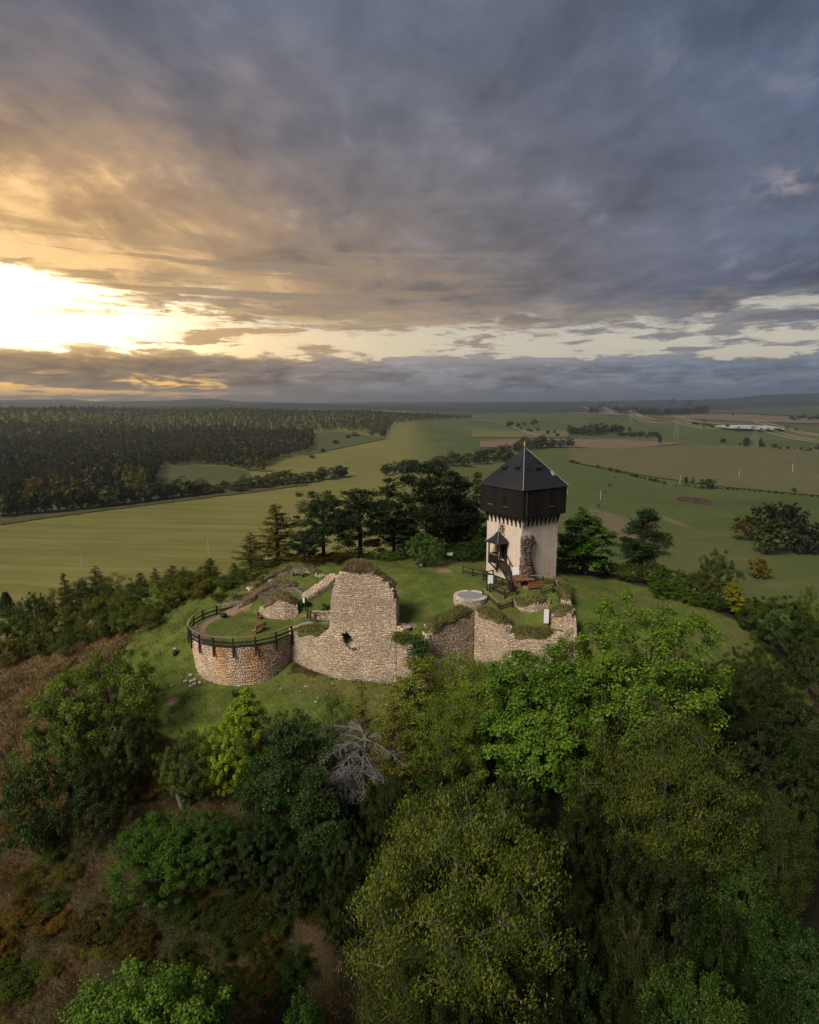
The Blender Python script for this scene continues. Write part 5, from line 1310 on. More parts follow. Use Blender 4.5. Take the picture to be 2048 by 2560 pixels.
for k in range(9): rock('loose_stone', 'loose stone in the small heap at the left foot of the bastion', cx_ + rng.normal(0, .75), cy_ + rng.normal(0, .4), tuple(rng.uniform(.15, .38, 3) * np.array([1, .8, .6])), 20 + k, group='stones in the heap at the bastion foot', dz=.08)
for k, (a, b) in enumerate(((752, 1738), (764, 1726), (795, 1752), (702, 1728), (768, 1719), (832, 1712), (790, 1760))):
    q = ground_at(a, b); rock('fallen_stone', 'small white fallen stone in the grass below the curtain wall', q[0], q[1], (.16, .12, .1), 40 + k, group='white stones below the curtain wall', dz=.04)
# ------------------------------------------------------------------ trees
def unit(v): return v / np.maximum(np.linalg.norm(v, axis=-1, keepdims=True), 1e-9)
def leaf_quads(P_, nrm, size, aspect, r_, droop=0.0, fold=.25):
    """folded rhombic leaves at P_, facing nrm"""
    n_ = len(P_); a = unit(np.cross(nrm, unit(r_.normal(0, 1, (n_, 3))))); b = np.cross(nrm, a)
    if droop: a = unit(a * (1 - droop) + np.array([0, 0, -1.0]) * droop); b = unit(np.cross(nrm, a))
    L = (size * r_.uniform(.65, 1.3, n_))[:, None]; Wd = L * aspect
    v = np.stack([P_ - a * L * .5, P_ + b * Wd * .5 + nrm * L * fold * .4, P_ + a * L * .5 - nrm * L * .1, P_ - b * Wd * .5 + nrm * L * fold * .4], 1)
    return v.reshape(-1, 3)
def quad_idx(n_, off=0): return (np.arange(n_)[:, None] * 4 + np.arange(4)[None] + off).astype(np.int32)

def crown_points(r_, k, rx, rz, cz, lump, low=-.75, seed=0):
    out = []
    dirs = unit(r_.normal(0, 1, (9, 3)))
    amp = r_.uniform(-.30, .24, 9)
    while len(out) < k:
        d = unit(r_.normal(0, 1, 3)); 
        if d[2] < low: continue
        rad = 1 + lump * float(np.sum(amp * np.exp(-4 * (1 - dirs @ d)))); rr_ = rad * r_.random() ** .42
        if rr_ < .35: continue
        out.append((d[0] * rx * rr_, d[1] * rx * rr_, cz + d[2] * rz * rr_))
    return np.array(out)

def skeleton(mb, r_, hgt, trunk_h, clumps, rad, limbs=7, twig=True, twist=.3, mi=0):
    top = trunk_h; pts = [(0, 0, -.6), (r_.normal(0, .05), r_.normal(0, .05), top * .5), (r_.normal(0, .12), r_.normal(0, .12), top)]
    lead = [pts[-1], (r_.normal(0, .3), r_.normal(0, .3), top + (hgt - top) * .45), (r_.normal(0, .4), r_.normal(0, .4), top + (hgt - top) * .8)]
    mb.tube(pts + lead[1:], [rad * 1.25, rad, rad * .85, rad * .5, rad * .15], 7, mi)
    nodes = [np.array(lead[1]), np.array(lead[2])]
    for i in range(limbs):
        a = 2 * math.pi * (i + r_.uniform(-.3, .3)) / limbs; z0 = top * r_.uniform(.7, 1.05); rr_ = np.max(np.abs(clumps[:, 0])) * r_.uniform(.5, .8); z1 = top + (hgt - top) * r_.uniform(.2, .7)
        p0 = np.array([0, 0, z0]); p2 = np.array([rr_ * math.cos(a), rr_ * math.sin(a), z1]); p1 = p0 * .5 + p2 * .5 + np.array([0, 0, -.3 * twist * (z1 - z0) + .3])
        mb.tube([p0, p1, p2], [rad * .5, rad * .32, rad * .1], 5, mi); nodes += [p1, p2, (p1 + p2) / 2]
    if twig:
        nd_ = list(nodes); od = np.argsort([min(np.linalg.norm(np.array(q) - c) for q in nodes) for c in clumps])
        for i in od:                                           # grow outwards: every spray springs from the nearest wood already there
            c = clumps[i]; arr = np.array(nd_); d = np.linalg.norm(arr - c, axis=1) + .6 * (np.linalg.norm(arr[:, :2], axis=1) > np.linalg.norm(c[:2]) + .2); q = arr[np.argmin(d)]
            m_ = (q + c) / 2 + r_.normal(0, .12, 3) + np.array([0, 0, .12]); mb.tube([q, m_, c], [rad * .12, rad * .08, rad * .035], 3, mi, cap=False); nd_.append(c); nd_.append(m_)

def broadleaf(seed, hgt=12., rx=5.0, trunk=.33, clumps=95, per=190, leaf=.24, asp=.62, rc=.85, mat=L_maple, bark=K_brown, droop=0.0, lump=1.0, flat=.65, up=.6, low=-.75, sparse_twigs=0, shape='round'):
    r_ = np.random.default_rng(seed); rz_ = hgt * (1 - trunk) / 2 * 1.05; cz = hgt - rz_
    C_ = crown_points(r_, clumps, rx, rz_, cz, lump, low)
    if shape == 'cone': k = (C_[:, 2] - (cz - rz_)) / (2 * rz_); C_[:, :2] *= (1.25 - .85 * k)[:, None]
    if shape == 'bush': C_[:, 2] = np.maximum(C_[:, 2], .25)
    tb = MB(); skeleton(tb, r_, hgt, hgt * trunk, C_, .03 * hgt * .9, limbs=7)
    ctr = np.repeat(C_, per, axis=0); n_ = len(ctr); kk = np.repeat(r_.uniform(.65, 1.25, clumps), per)
    d = r_.normal(0, 1, (n_, 3)); d = unit(d) * (r_.random(n_) ** .45)[:, None]
    off = d * np.stack([rc * kk, rc * kk, rc * kk * flat], -1); P_ = ctr + off
    outw = unit(ctr - np.array([0, 0, cz - rz_ * .3])); nrm = unit(outw * .45 + np.array([0, 0, up]) + d * .35 + r_.normal(0, .42, (n_, 3)))
    V_ = leaf_quads(P_, nrm, leaf, asp, r_, droop)
    crown = mesh_np('crown', V_, quad_idx(n_), mat)
    if sparse_twigs:
        for _ in range(sparse_twigs):
            c = C_[r_.integers(0, clumps)]; o_ = unit(c - np.array([0, 0, cz - rz_])); e = c + (o_ + r_.normal(0, .35, 3)) * r_.uniform(.2, .8); tb.tube([c * .8 + np.array([0, 0, cz]) * .2 + r_.normal(0, .2, 3), c + r_.normal(0, .12, 3), e], [.035, .022, .008], 3, 0, False)
    return tb.mesh('trunk', bark), crown, hgt, rx

def larch(seed, hgt=12., rx=3.0, mat=L_larch, bark=K_brown, dead=False, per=26, whorls=30, dens=1.0):
    r_ = np.random.default_rng(seed); tb = MB(); tb.tube([(0, 0, -.5), (.05, 0, hgt * .5), (0, .05, hgt)], [hgt * .022, hgt * .013, .02], 6)
    Pn, Dn = [], []
    for w in range(whorls):
        t = (w + r_.random()) / whorls; z = hgt * (.10 + .88 * t); ln = rx * (1 - t) ** .75 * r_.uniform(.7, 1.15) + .25
        for b in range(r_.integers(3, 6)):
            a = r_.uniform(0, 2 * math.pi); L = ln * r_.uniform(.6, 1.1); dirv = np.array([math.cos(a), math.sin(a), 0.0])
            pts = [np.array([0, 0, z]) + dirv * L * s_ + np.array([0, 0, -.28 * L * s_ + .34 * L * s_ * s_]) for s_ in (0, .35, .7, 1)]
            tb.tube(pts, [.045, .035, .022, .008], 3, 0, False)
            side = np.array([-dirv[1], dirv[0], 0])
            for q in range(int(L * (9 if not dead else 8))):
                s_ = r_.uniform(.15, 1); p0 = pts[0] * (1 - s_) + pts[3] * s_; p0 = np.array([p0[0], p0[1], z - .28 * L * s_ + .34 * L * s_ * s_])
                dd = unit(side * r_.choice([-1, 1]) * r_.uniform(.3, 1) + dirv * r_.uniform(.2, .9) + np.array([0, 0, r_.uniform(-.7, .15)])); l2 = r_.uniform(.25, .75) * (1 - .5 * s_) * (1.3 if dead else 1)
                tb.tube([p0, p0 + dd * l2 * .6, p0 + dd * l2 + np.array([0, 0, -.06])], [.014, .011, .004], 3, 0, False)
                m_ = int((per if not dead else 2) * dens * l2)
                for k in range(m_): Pn.append(p0 + dd * l2 * r_.random() + r_.normal(0, .03, 3)); Dn.append(dd)
            m_ = int(L * per * .6 * dens) if not dead else 0
            for k in range(m_): s_ = r_.uniform(.2, 1); Pn.append(np.array([dirv[0] * L * s_, dirv[1] * L * s_, z - .28 * L * s_ + .34 * L * s_ * s_]) + r_.normal(0, .05, 3)); Dn.append(dirv)
    Pn, Dn = np.array(Pn), np.array(Dn); n_ = len(Pn)
    a = unit(Dn * .6 + r_.normal(0, .75, (n_, 3)) + np.array([0, 0, .15])); b = unit(np.cross(a, r_.normal(0, 1, (n_, 3)))); L = r_.uniform(.12, .26, n_)[:, None]
    V_ = np.stack([Pn - b * .018, Pn + a * L * .5 - b * .032, Pn + a * L, Pn + b * .032 + a * L * .4], 1).reshape(-1, 3)
    return tb.mesh('trunk', K_dead if dead else bark), mesh_np('crown', V_, quad_idx(n_), mat), hgt, rx

def pine(seed, hgt=12., rx=3.6, clumps=60, per=230, trunk=.42, mat=L_pine, low=-.55, shape='flat'):
    r_ = np.random.default_rng(seed); rz_ = hgt * (1 - trunk) / 2; cz = hgt - rz_; C_ = crown_points(r_, clumps, rx, rz_, cz, 1.3, low)
    if shape == 'cone': k = (C_[:, 2] - (cz - rz_)) / (2 * rz_); C_[:, :2] *= (1.15 - .8 * k)[:, None]
    tb = MB(); skeleton(tb, r_, hgt, hgt * .75, C_, .022 * hgt, limbs=9)
    ctr = np.repeat(C_, per, axis=0); n_ = len(ctr); kk = np.repeat(r_.uniform(.6, 1.3, clumps), per)
    d = unit(r_.normal(0, 1, (n_, 3))) * (r_.random(n_) ** .5)[:, None]; P_ = ctr + d * np.stack([.85 * kk, .85 * kk, .45 * kk], -1)
    a = unit(d * .6 + np.array([0, 0, .55]) + r_.normal(0, .5, (n_, 3))); b = unit(np.cross(a, r_.normal(0, 1, (n_, 3)))); L = r_.uniform(.16, .34, n_)[:, None]
    V_ = np.stack([P_ - b * .03, P_ + a * L * .5 - b * .06, P_ + a * L, P_ + b * .06 + a * L * .5], 1).reshape(-1, 3)
    return tb.mesh('trunk', K_brown), mesh_np('crown', V_, quad_idx(n_), mat), hgt, rx

def spruce(seed, hgt=10., rx=2.2, n=4200, mat=L_pine):
    r_ = np.random.default_rng(seed); tb = MB(); tb.tube([(0, 0, -.4), (0, 0, hgt)], [hgt * .02, .02], 6)
    t = r_.random(n) ** .7; tier = np.floor(t * 16) / 16 + r_.normal(0, .008, n); a = r_.integers(0, 9, n) * .7 + tier * 37 + r_.normal(0, .16, n); s_ = r_.random(n) ** .6; ln = rx * (1 - tier) ** .85
    P_ = np.stack([np.cos(a) * ln * s_, np.sin(a) * ln * s_, hgt * (.06 + .94 * tier) - .30 * ln * s_ + r_.normal(0, .05, n)], -1)
    d = unit(np.stack([np.cos(a), np.sin(a), np.full(n, -.25)], -1) + r_.normal(0, .35, (n, 3))); b = unit(np.cross(d, r_.normal(0, .4, (n, 3)) + np.array([0, 0, 1]))); L = r_.uniform(.22, .45, n)[:, None]
    V_ = np.stack([P_ - b * .05, P_ + d * L * .5 - b * .11, P_ + d * L, P_ + b * .11 + d * L * .5], 1).reshape(-1, 3)
    return tb.mesh('trunk', K_brown), mesh_np('crown', V_, quad_idx(n), mat), hgt, rx

SP = {}
SP['maple'] = [broadleaf(101, 12, 4.8, .10, 390, 105, .16, .80, .58, L_maple, K_brown, lump=1.2, flat=.85, up=.7, low=-.95), broadleaf(102, 12, 5.2, .10, 400, 105, .16, .80, .58, L_maple, K_brown, lump=1.35, flat=.85, up=.7, low=-.95)]
SP['maple_near'] = [broadleaf(103, 12, 5.0, .10, 720, 100, .135, .80, .46, L_maple, K_brown, lump=1.1, flat=.85, up=.7, low=-.95)]
SP['cherry'] = [broadleaf(111, 13, 6.0, .10, 430, 165, .17, .32, .78, L_cherry, K_grey, droop=.55, lump=1.0, flat=.8, up=.45, sparse_twigs=40, low=-.95), broadleaf(112, 13, 6.2, .10, 420, 160, .17, .32, .80, L_cherry, K_grey, droop=.55, lump=1.2, flat=.8, up=.45, sparse_twigs=50, low=-.95)]
SP['plum'] = [broadleaf(121, 7, 4.6, .06, 240, 130, .128, .62, .42, L_shrub, K_brown, lump=1.0, low=-.98, flat=.75, up=.7), broadleaf(122, 7, 4.2, .06, 230, 130, .128, .62, .42, L_shrub, K_brown, lump=1.3, low=-.98, flat=.75, up=.7)]
SP['shrub'] = [broadleaf(131, 3.4, 2.3, .06, 46, 130, .17, .55, .55, L_shrub, K_brown, lump=1.0, low=-1.1, shape='bush'), broadleaf(132, 3.4, 2.4, .06, 46, 120, .17, .5, .58, L_shrub, K_brown, lump=1.3, low=-1.1, shape='bush'), broadleaf(133, 3.0, 2.6, .06, 40, 110, .15, .5, .6, L_shrub, K_grey, lump=1.3, low=-1.1, shape='bush')]
SP['slim'] = [broadleaf(141, 9, 2.6, .05, 150, 100, .19, .65, .48, L_maple, K_brown, lump=.9, shape='cone', low=-.98)]
SP['larch'] = [larch(151), larch(152, 12, 3.4, whorls=26)]
def dead_tree(seed, hgt=8., rx=5.0):
    r_ = np.random.default_rng(seed); tb = MB(); tb.tube([(0, 0, -.5), (.1, 0, hgt * .4), (.3, .2, hgt * .72)], [.20, .15, .05], 6); tw = MB()
    for k in range(34):
        a = r_.uniform(0, 6.283); z = hgt * r_.uniform(.22, .72); L = rx * r_.uniform(.45, 1.0) * (1.1 - .45 * z / hgt); d = np.array([math.cos(a), math.sin(a), 0.]); rise = r_.uniform(-.05, .42)
        f = lambda t: np.array([.1, .05, z]) + d * L * t + np.array([0, 0, L * (rise * t - (.12 + .8 * rise) * t * t)])
        tb.tube([f(t) for t in (0, .25, .5, .75, 1)], [.065, .05, .036, .022, .008], 4, 0, False); sd_ = np.array([-d[1], d[0], 0])
        for q in range(int(L * 13)):
            t = r_.uniform(.18, 1); p0 = f(t); dd = unit(sd_ * r_.choice([-1, 1]) * r_.uniform(.3, 1) + d * r_.uniform(.1, .9) + np.array([0, 0, r_.uniform(-.6, .25)])); l2 = r_.uniform(.3, 1.1) * (1.15 - .6 * t)
            p1 = p0 + dd * l2 * .55; p2 = p0 + dd * l2 + np.array([0, 0, -.16 * l2]); tw.tube([p0, p1, p2], [.016, .012, .004], 3, 0, False)
            for e in range(3): tw.tube([p1 * (1 - e / 3) + p2 * e / 3, p1 * (1 - e / 3) + p2 * e / 3 + unit(dd + r_.normal(0, .7, 3)) * l2 * .35], [.009, .003], 3, 0, False)
    return tb.mesh('trunk', K_dead), tw.mesh('crown', K_dead), hgt, rx
SP['dead'] = [dead_tree(153)]
SP['pine'] = [pine(161, 12, 4.0, 130, 170, .16, low=-.9), pine(162, 12, 4.4, 140, 170, .10, low=-.9), pine(163, 12, 3.0, 90, 170, shape='cone', trunk=.08, low=-.95)]
SP['spruce'] = [spruce(171)]
NT = [0]
def tree(name, label, species, px, py, y, width=None, tint=(1, 1, 1), var=0, cat='tree', group=None, base=None, hmul=1.0, sink=0.0, rot=None):
    """a tree whose top stands at photograph point (px, py) when it grows at distance y"""
    top = at_y(px, py, y); gz_ = h1(top[0], y) - sink if base is None else base
    tr_, cr_, h0, r0 = SP[species][var % len(SP[species])]
    hgt = max(1.0, (top[2] - gz_)) * hmul; dep = project(top[0], y, top[2])[2]
    sz = hgt / h0; sxy = (width / FOC * dep / 2 / (r0 * 1.08)) if width else sz
    NT[0] += 1; rz = (NT[0] * 2.399) % 6.283 if rot is None else rot
    root = empty(name, (top[0], y, gz_), label, cat, group, rz)
    for nm, me in (('trunk', tr_), ('crown', cr_)):
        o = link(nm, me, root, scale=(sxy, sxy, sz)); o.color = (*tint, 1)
    return root

T = tree
# --- slope in front, seen from above
T('maple_tree', 'bright green maple crown cut off by the bottom edge at the left', 'maple_near', 365, 2392, 27.5, 570, (.88, 1.02, .75), 0)
T('cherry_tree', 'large yellowing cherry tree filling the bottom centre', 'cherry', 1135, 1958, 36, 720, (1.0, 1.02, .66), 0)
T('cherry_tree', 'tall bronze cherry tree right of the yellowing one', 'cherry', 1670, 1732, 42.5, 520, (.80, .82, .58), 1)
T('maple_tree', 'broad fresh green maple just under the inner corner of the ruin', 'maple', 1345, 1600, 49.5, 430, (1.0, 1.12, .8), 1)
T('maple_tree', 'rounded fresh green maple below the right end of the ruin', 'maple', 1635, 1518, 49.5, 400, (1.12, 1.16, .85), 0)
T('maple_tree', 'yellow green maple tip under the low wall of the roofless room', 'maple', 1430, 1560, 52, 190, (1.15, 1.08, .85), 1)
T('larch_tree', 'golden green larch in front of the breach in the wall', 'larch', 1035, 1636, 51, 310, (1.65, 1.95, 1.1), 0)
T('larch_tree', 'feathery larch leaning on the cherry, nearest the dead branches', 'larch', 985, 1745, 47.5, 230, (1.35, 1.35, 1.0), 1)
T('larch_tree', 'pale slender larch beside the foot of the tall wall', 'larch', 905, 1700, 52, 110, (1.9, 1.8, 1.3), 1)
T('dead_larch', 'bare grey dead larch with drooping branches', 'dead', 905, 1745, 48.5, 390, (1, 1, 1), 0)
T('willow_tree', 'yellowish narrow leaved tree between larch and green maple', 'cherry', 1180, 1628, 53, 330, (1.75, 1.85, .95), 1)
T('willow_tree', 'soft olive green crown between the golden larch and the broad maple', 'cherry', 1120, 1715, 49.5, 310, (1.3, 1.45, .8), 0)
T('ash_tree', 'lime green ash sapling in front of the round bastion', 'slim', 606, 1708, 50.5, 160, (2.1, 1.75, .9), 0)
T('ash_tree', 'lime yellow ash bush left of the dark pine', 'plum', 560, 1768, 48.5, 175, (3.7, 3.3, 1.2), 0)
T('pine_tree', 'dark green pine in the middle of the slope', 'pine', 715, 1785, 46.5, 250, (1.55, 1.75, 1.25), 1)
T('pine_tree', 'smaller dark pine below the dead larch', 'pine', 790, 1930, 43.5, 190, (1.3, 1.5, 1.0), 2)
T('plum_tree', 'wide green plum tree left of the mown path', 'plum', 235, 1612, 54, 370, (1.45, 1.42, .85), 0)
T('plum_tree', 'lower green plum tree at the left, under the wide one', 'plum', 150, 1745, 50, 290, (1.0, 1.1, .7), 1)
T('plum_tree', 'olive plum bush right of the left hand thicket', 'plum', 310, 1760, 49.5, 170, (.75, .70, .7), 0)
T('plum_tree', 'pale olive bush between the lime ash and the left thicket', 'plum', 465, 1820, 47.5, 180, (1.0, 1.02, .8), 1)
T('maple_tree', 'dark green young maple on the autumn slope', 'maple', 395, 2035, 42, 250, (.50, .66, .5), 1)
T('maple_tree', 'dark green sapling touching the young maple on its right', 'maple', 505, 2030, 42.5, 170, (.48, .62, .5), 0)
T('blackthorn_shrub', 'grey green thorn bush at the left edge of the slope', 'shrub', 70, 1905, 45.5, 210, (.45, .52, .62), 2, 'shrub')
T('maple_tree', 'dark green maple tip near the bottom, left of the cherry', 'maple', 760, 2440, 29, 170, (.42, .62, .5), 1)
T('maple_tree', 'green maple at the bottom right with lit whorls', 'maple_near', 1765, 2380, 28.5, 360, (.46, .54, .45), 0, rot=2.0)  # dim tints from here paint the frame's edge darkening into the leaves
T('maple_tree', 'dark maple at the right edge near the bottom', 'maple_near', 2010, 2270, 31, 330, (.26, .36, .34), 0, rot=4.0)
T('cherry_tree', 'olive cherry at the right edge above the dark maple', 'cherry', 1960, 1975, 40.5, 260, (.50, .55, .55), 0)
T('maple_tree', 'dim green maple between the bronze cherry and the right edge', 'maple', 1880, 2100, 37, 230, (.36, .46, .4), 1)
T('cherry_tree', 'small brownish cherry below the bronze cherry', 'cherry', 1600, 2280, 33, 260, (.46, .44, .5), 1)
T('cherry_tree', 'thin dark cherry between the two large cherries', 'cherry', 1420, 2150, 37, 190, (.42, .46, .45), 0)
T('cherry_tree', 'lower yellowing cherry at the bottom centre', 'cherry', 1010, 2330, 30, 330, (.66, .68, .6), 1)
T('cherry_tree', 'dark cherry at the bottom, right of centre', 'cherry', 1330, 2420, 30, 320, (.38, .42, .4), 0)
dark = (.30, .36, .36)  # low bush tints here put the shade under the trees into the leaves
for k, (px, py, y, w, sp, v, tn, lb) in enumerate([
    (1905, 1600, 58, 190, 'plum', 0, (.62, .56, .60), 'brownish hawthorn thicket below the round maple on the right'),
    (1985, 1690, 53, 240, 'plum', 1, (.34, .36, .42), 'nearly black thicket at the right edge, half way down'),
    (1900, 1760, 50, 230, 'plum', 0, dark, 'dark thicket right of the bronze cherry crown'),
    (2020, 1840, 46, 210, 'plum', 1, (.42, .46, .4), 'dull thicket with yellow tips at the right edge'),
    (1500, 1700, 49, 200, 'plum', 1, (.62, .80, .6), 'mid green bush wedged between the two round maples'),
    (1800, 1640, 55, 160, 'plum', 0, (.62, .74, .55), 'dull green bush under the right flank of the round maple'),
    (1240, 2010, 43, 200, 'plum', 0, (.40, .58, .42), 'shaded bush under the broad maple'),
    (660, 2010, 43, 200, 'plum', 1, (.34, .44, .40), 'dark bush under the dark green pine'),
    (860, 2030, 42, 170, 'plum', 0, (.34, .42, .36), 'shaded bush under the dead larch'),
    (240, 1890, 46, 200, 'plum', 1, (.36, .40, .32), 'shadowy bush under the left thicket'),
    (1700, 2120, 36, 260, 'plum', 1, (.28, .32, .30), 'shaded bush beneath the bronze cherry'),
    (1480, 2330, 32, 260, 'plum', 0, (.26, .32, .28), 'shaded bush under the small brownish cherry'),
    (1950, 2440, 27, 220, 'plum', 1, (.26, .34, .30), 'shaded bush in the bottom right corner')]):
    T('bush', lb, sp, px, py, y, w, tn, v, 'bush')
# reddish and brown low scrub on the autumn slope
for k, (px, py, w, tn, lb) in enumerate([(330, 1800, 120, (1.1, .50, .40), 'rust red low scrub beside the left thicket'), (430, 1930, 110, (.60, .40, .32), 'brown red scrub above the young maple'), (60, 2180, 150, (.95, .55, .30), 'orange brown scrub at the left edge'),
                                         (250, 2290, 160, (.60, .36, .26), 'dull red scrub above the bottom left maple'), (130, 2060, 130, (.62, .52, .36), 'brown thorn scrub on the upper left slope'), (600, 2250, 180, (.40, .34, .28), 'dark brown scrub left of the big cherry'),
                                         (40, 2420, 160, (.72, .66, .4), 'yellowish scrub in the bottom left corner')]):
    q = ground_at(px, py + 40); T('scrub', lb, 'shrub', px, py, q[1], w, tn, k, 'shrub')
for k in range(60):
    px, py = random.uniform(-10, 780), random.uniform(1960, 2540)
    if (px > 230 and 2020 < py < 2230) or (px > 520 and py < 2150): continue
    q = ground_at(px, py); kd = k % 3; T('low_scrub', ['low rusty scrub on the autumn slope', 'low olive scrub on the autumn slope', 'low straw brown scrub on the autumn slope'][kd], 'shrub', px, py - random.uniform(14, 34), q[1], random.uniform(70, 130), [[(1.5, .62, .40), (.62, .66, .36), (1.2, .82, .46)], [(.85, .40, .28), (.42, .48, .30), (.70, .50, .32)]][px > 330][kd], k, 'shrub', ['rusty', 'olive', 'straw brown'][kd] + ' scrub on the autumn slope')
T('bush', 'low yellow green bush on the grass right of the ash sapling', 'plum', 705, 1772, 51.5, 110, (1.1, 1.15, .7), 1, 'bush'); T('bush', 'thin twiggy bush under the foot of the tall wall', 'shrub', 835, 1742, 54, 90, (1.3, 1.25, .8), 2, 'bush')
def snag(label, px, py, L, lean, name='dead_stump'):
    q = ground_at(px, py); root = empty(name, tuple(q), label, 'dead wood'); tb = MB(); r_ = np.random.default_rng(int(px)); pts = [np.array([0, 0, -.3]), np.array([lean[0] * .35, lean[1] * .35, L * .4]), np.array([lean[0], lean[1], L])]
    tb.tube(pts, [.20, .15, .05], 6); tb.build('stem', K_dead, root); tw = MB()
    for k in range(7): a = pts[1] * (1 - k / 7) + pts[2] * k / 7; tw.tube([a, a + r_.normal(0, .4, 3) + np.array([0, 0, .2])], [.04, .008], 4, 0, False)
    tw.build('branch', K_dead, root)
for k in range(22):
    px, py = random.uniform(430, 800), random.uniform(2215, 2500)
    q = ground_at(px, py); kd = k % 2; T('low_scrub', ['dark olive bramble patch on the lower slope left of the large cherry', 'dark brown bramble patch on the lower slope left of the large cherry'][kd], 'shrub', px, py - random.uniform(18, 40), q[1], random.uniform(90, 150), [(.36, .42, .26), (.55, .36, .24)][kd], k, 'shrub', ['dark olive', 'dark brown'][kd] + ' brambles on the lower slope')
snag('pale leaning dead stump on the autumn slope above the young maples', 458, 2030, 1.9, (-.9, .2)); snag('grey dead branch lying under the dark green young maple', 395, 2215, .7, (-1.6, -.4)); snag('thin dead trunk lying in the gap between the cherries', 1450, 2180, .9, (2.2, .6)); snag('bleached dead branch beside the lower edge of the slope', 620, 2330, .5, (1.3, -.5))
# --- left flank: shrubs, small larches
for k, (px, py, pb, w, sp, v, tn, lb) in enumerate([
    (12, 1478, 1540, 60, 'spruce', 0, (.8, 1, 1), 'small dark spruce at the left edge against the field'),
    (85, 1470, 1600, 110, 'plum', 0, (.62, .60, .5), 'dark rounded bush near the left edge'),
    (158, 1428, 1560, 70, 'larch', 0, (.95, .92, .8), 'thin larch standing above the left scrub'),
    (237, 1414, 1500, 100, 'larch', 1, (.95, .92, .8), 'spreading young larch above the left scrub'),
    (350, 1430, 1490, 70, 'larch', 0, (.95, .92, .8), 'leaning larch behind the yellow bush'),
    (386, 1418, 1470, 56, 'larch', 1, (.95, .92, .8), 'small larch behind the yellow bush, first of a row of four'),
    (430, 1412, 1462, 74, 'larch', 0, (.95, .92, .8), 'bushy larch, second of the row of four'),
    (458, 1416, 1456, 52, 'larch', 1, (.95, .92, .8), 'slim larch, third of the row of four'),
    (523, 1394, 1452, 80, 'larch', 0, (.95, .92, .8), 'darker pointed larch, last of the row of four'),
    (585, 1405, 1450, 64, 'larch', 1, (.95, .92, .8), 'small larch left of the tall back larch'),
    (390, 1455, 1494, 46, 'plum', 0, (2.4, 2.3, 1.1), 'bright yellow bush on the left brow'),
    (532, 1442, 1470, 50, 'shrub', 1, (1.5, 1.6, .9), 'low lime green bush on the brow near the back ruin')]):
    q = ground_at(px, pb); d_ = {'spruce': 'spruce_tree', 'larch': 'larch_tree'}.get(sp, 'bush')
    T(d_, lb, sp, px, py, q[1], w, tn, v, 'bush' if d_ == 'bush' else 'tree')
scr = [(30, 1545, 1640), (95, 1550, 1650), (60, 1500, 1590), (140, 1530, 1632), (190, 1500, 1600), (215, 1545, 1618), (250, 1470, 1570), (270, 1520, 1600), (300, 1480, 1560), (310, 1525, 1590), (345, 1500, 1565), (370, 1520, 1580), (395, 1490, 1545),
       (20, 1590, 1665), (160, 1570, 1650), (330, 1455, 1520), (430, 1470, 1520), (460, 1450, 1500), (495, 1445, 1490), (560, 1440, 1475), (600, 1425, 1460), (640, 1420, 1450), (225, 1440, 1520), (120, 1480, 1570), (420, 1440, 1480), (10, 1520, 1600), (280, 1440, 1500), (185, 1450, 1540), (470, 1430, 1470), (505, 1420, 1460)]
tones = [(.95, .92, .65), (1.2, .90, .62), (.75, .82, .58), (1.4, .85, .52), (1.05, 1.0, .70)]
words = ['olive', 'brown tinged', 'dark green', 'rusty', 'grey green']
lefts = ['olive hedge shrub on the left flank of the hill', 'brown tinged hedge shrub on the left flank of the hill', 'dark green hedge shrub on the left flank of the hill', 'rusty hedge shrub on the left flank of the hill', 'grey green hedge shrub on the left flank of the hill']
for k, (px, py, pb) in enumerate(scr):
    q = ground_at(px, pb); T('hedge_shrub', lefts[k % 5], 'shrub', px, py, q[1], random.uniform(70, 105), tones[k % 5], k, 'shrub', words[k % 5] + ' shrubs in the hedge along the left flank')
# --- trees behind the court
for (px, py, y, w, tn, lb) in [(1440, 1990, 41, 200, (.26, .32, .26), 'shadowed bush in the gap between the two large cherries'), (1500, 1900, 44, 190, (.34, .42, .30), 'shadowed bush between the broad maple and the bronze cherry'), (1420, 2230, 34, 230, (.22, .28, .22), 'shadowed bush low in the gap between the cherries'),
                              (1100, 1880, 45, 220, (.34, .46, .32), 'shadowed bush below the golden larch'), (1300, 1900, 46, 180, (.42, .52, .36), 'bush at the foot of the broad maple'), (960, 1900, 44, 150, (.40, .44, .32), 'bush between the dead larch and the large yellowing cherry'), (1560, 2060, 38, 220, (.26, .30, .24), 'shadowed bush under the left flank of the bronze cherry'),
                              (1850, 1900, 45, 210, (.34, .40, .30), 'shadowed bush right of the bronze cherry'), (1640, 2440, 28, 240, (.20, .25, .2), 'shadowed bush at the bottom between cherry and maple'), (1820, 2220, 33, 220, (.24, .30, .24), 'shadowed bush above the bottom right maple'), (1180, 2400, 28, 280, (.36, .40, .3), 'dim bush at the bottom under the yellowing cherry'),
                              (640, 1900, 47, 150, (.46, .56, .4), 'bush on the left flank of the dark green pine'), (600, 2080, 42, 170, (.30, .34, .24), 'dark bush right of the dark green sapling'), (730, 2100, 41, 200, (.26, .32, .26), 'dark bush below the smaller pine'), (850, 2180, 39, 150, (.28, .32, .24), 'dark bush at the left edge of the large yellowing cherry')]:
    T('bush', lb, 'plum', px, py, y, w, tn, int(px) % 2, 'bush')  # low tints paint the shade of the gaps into the leaves
bk = (.85, .9, .9)
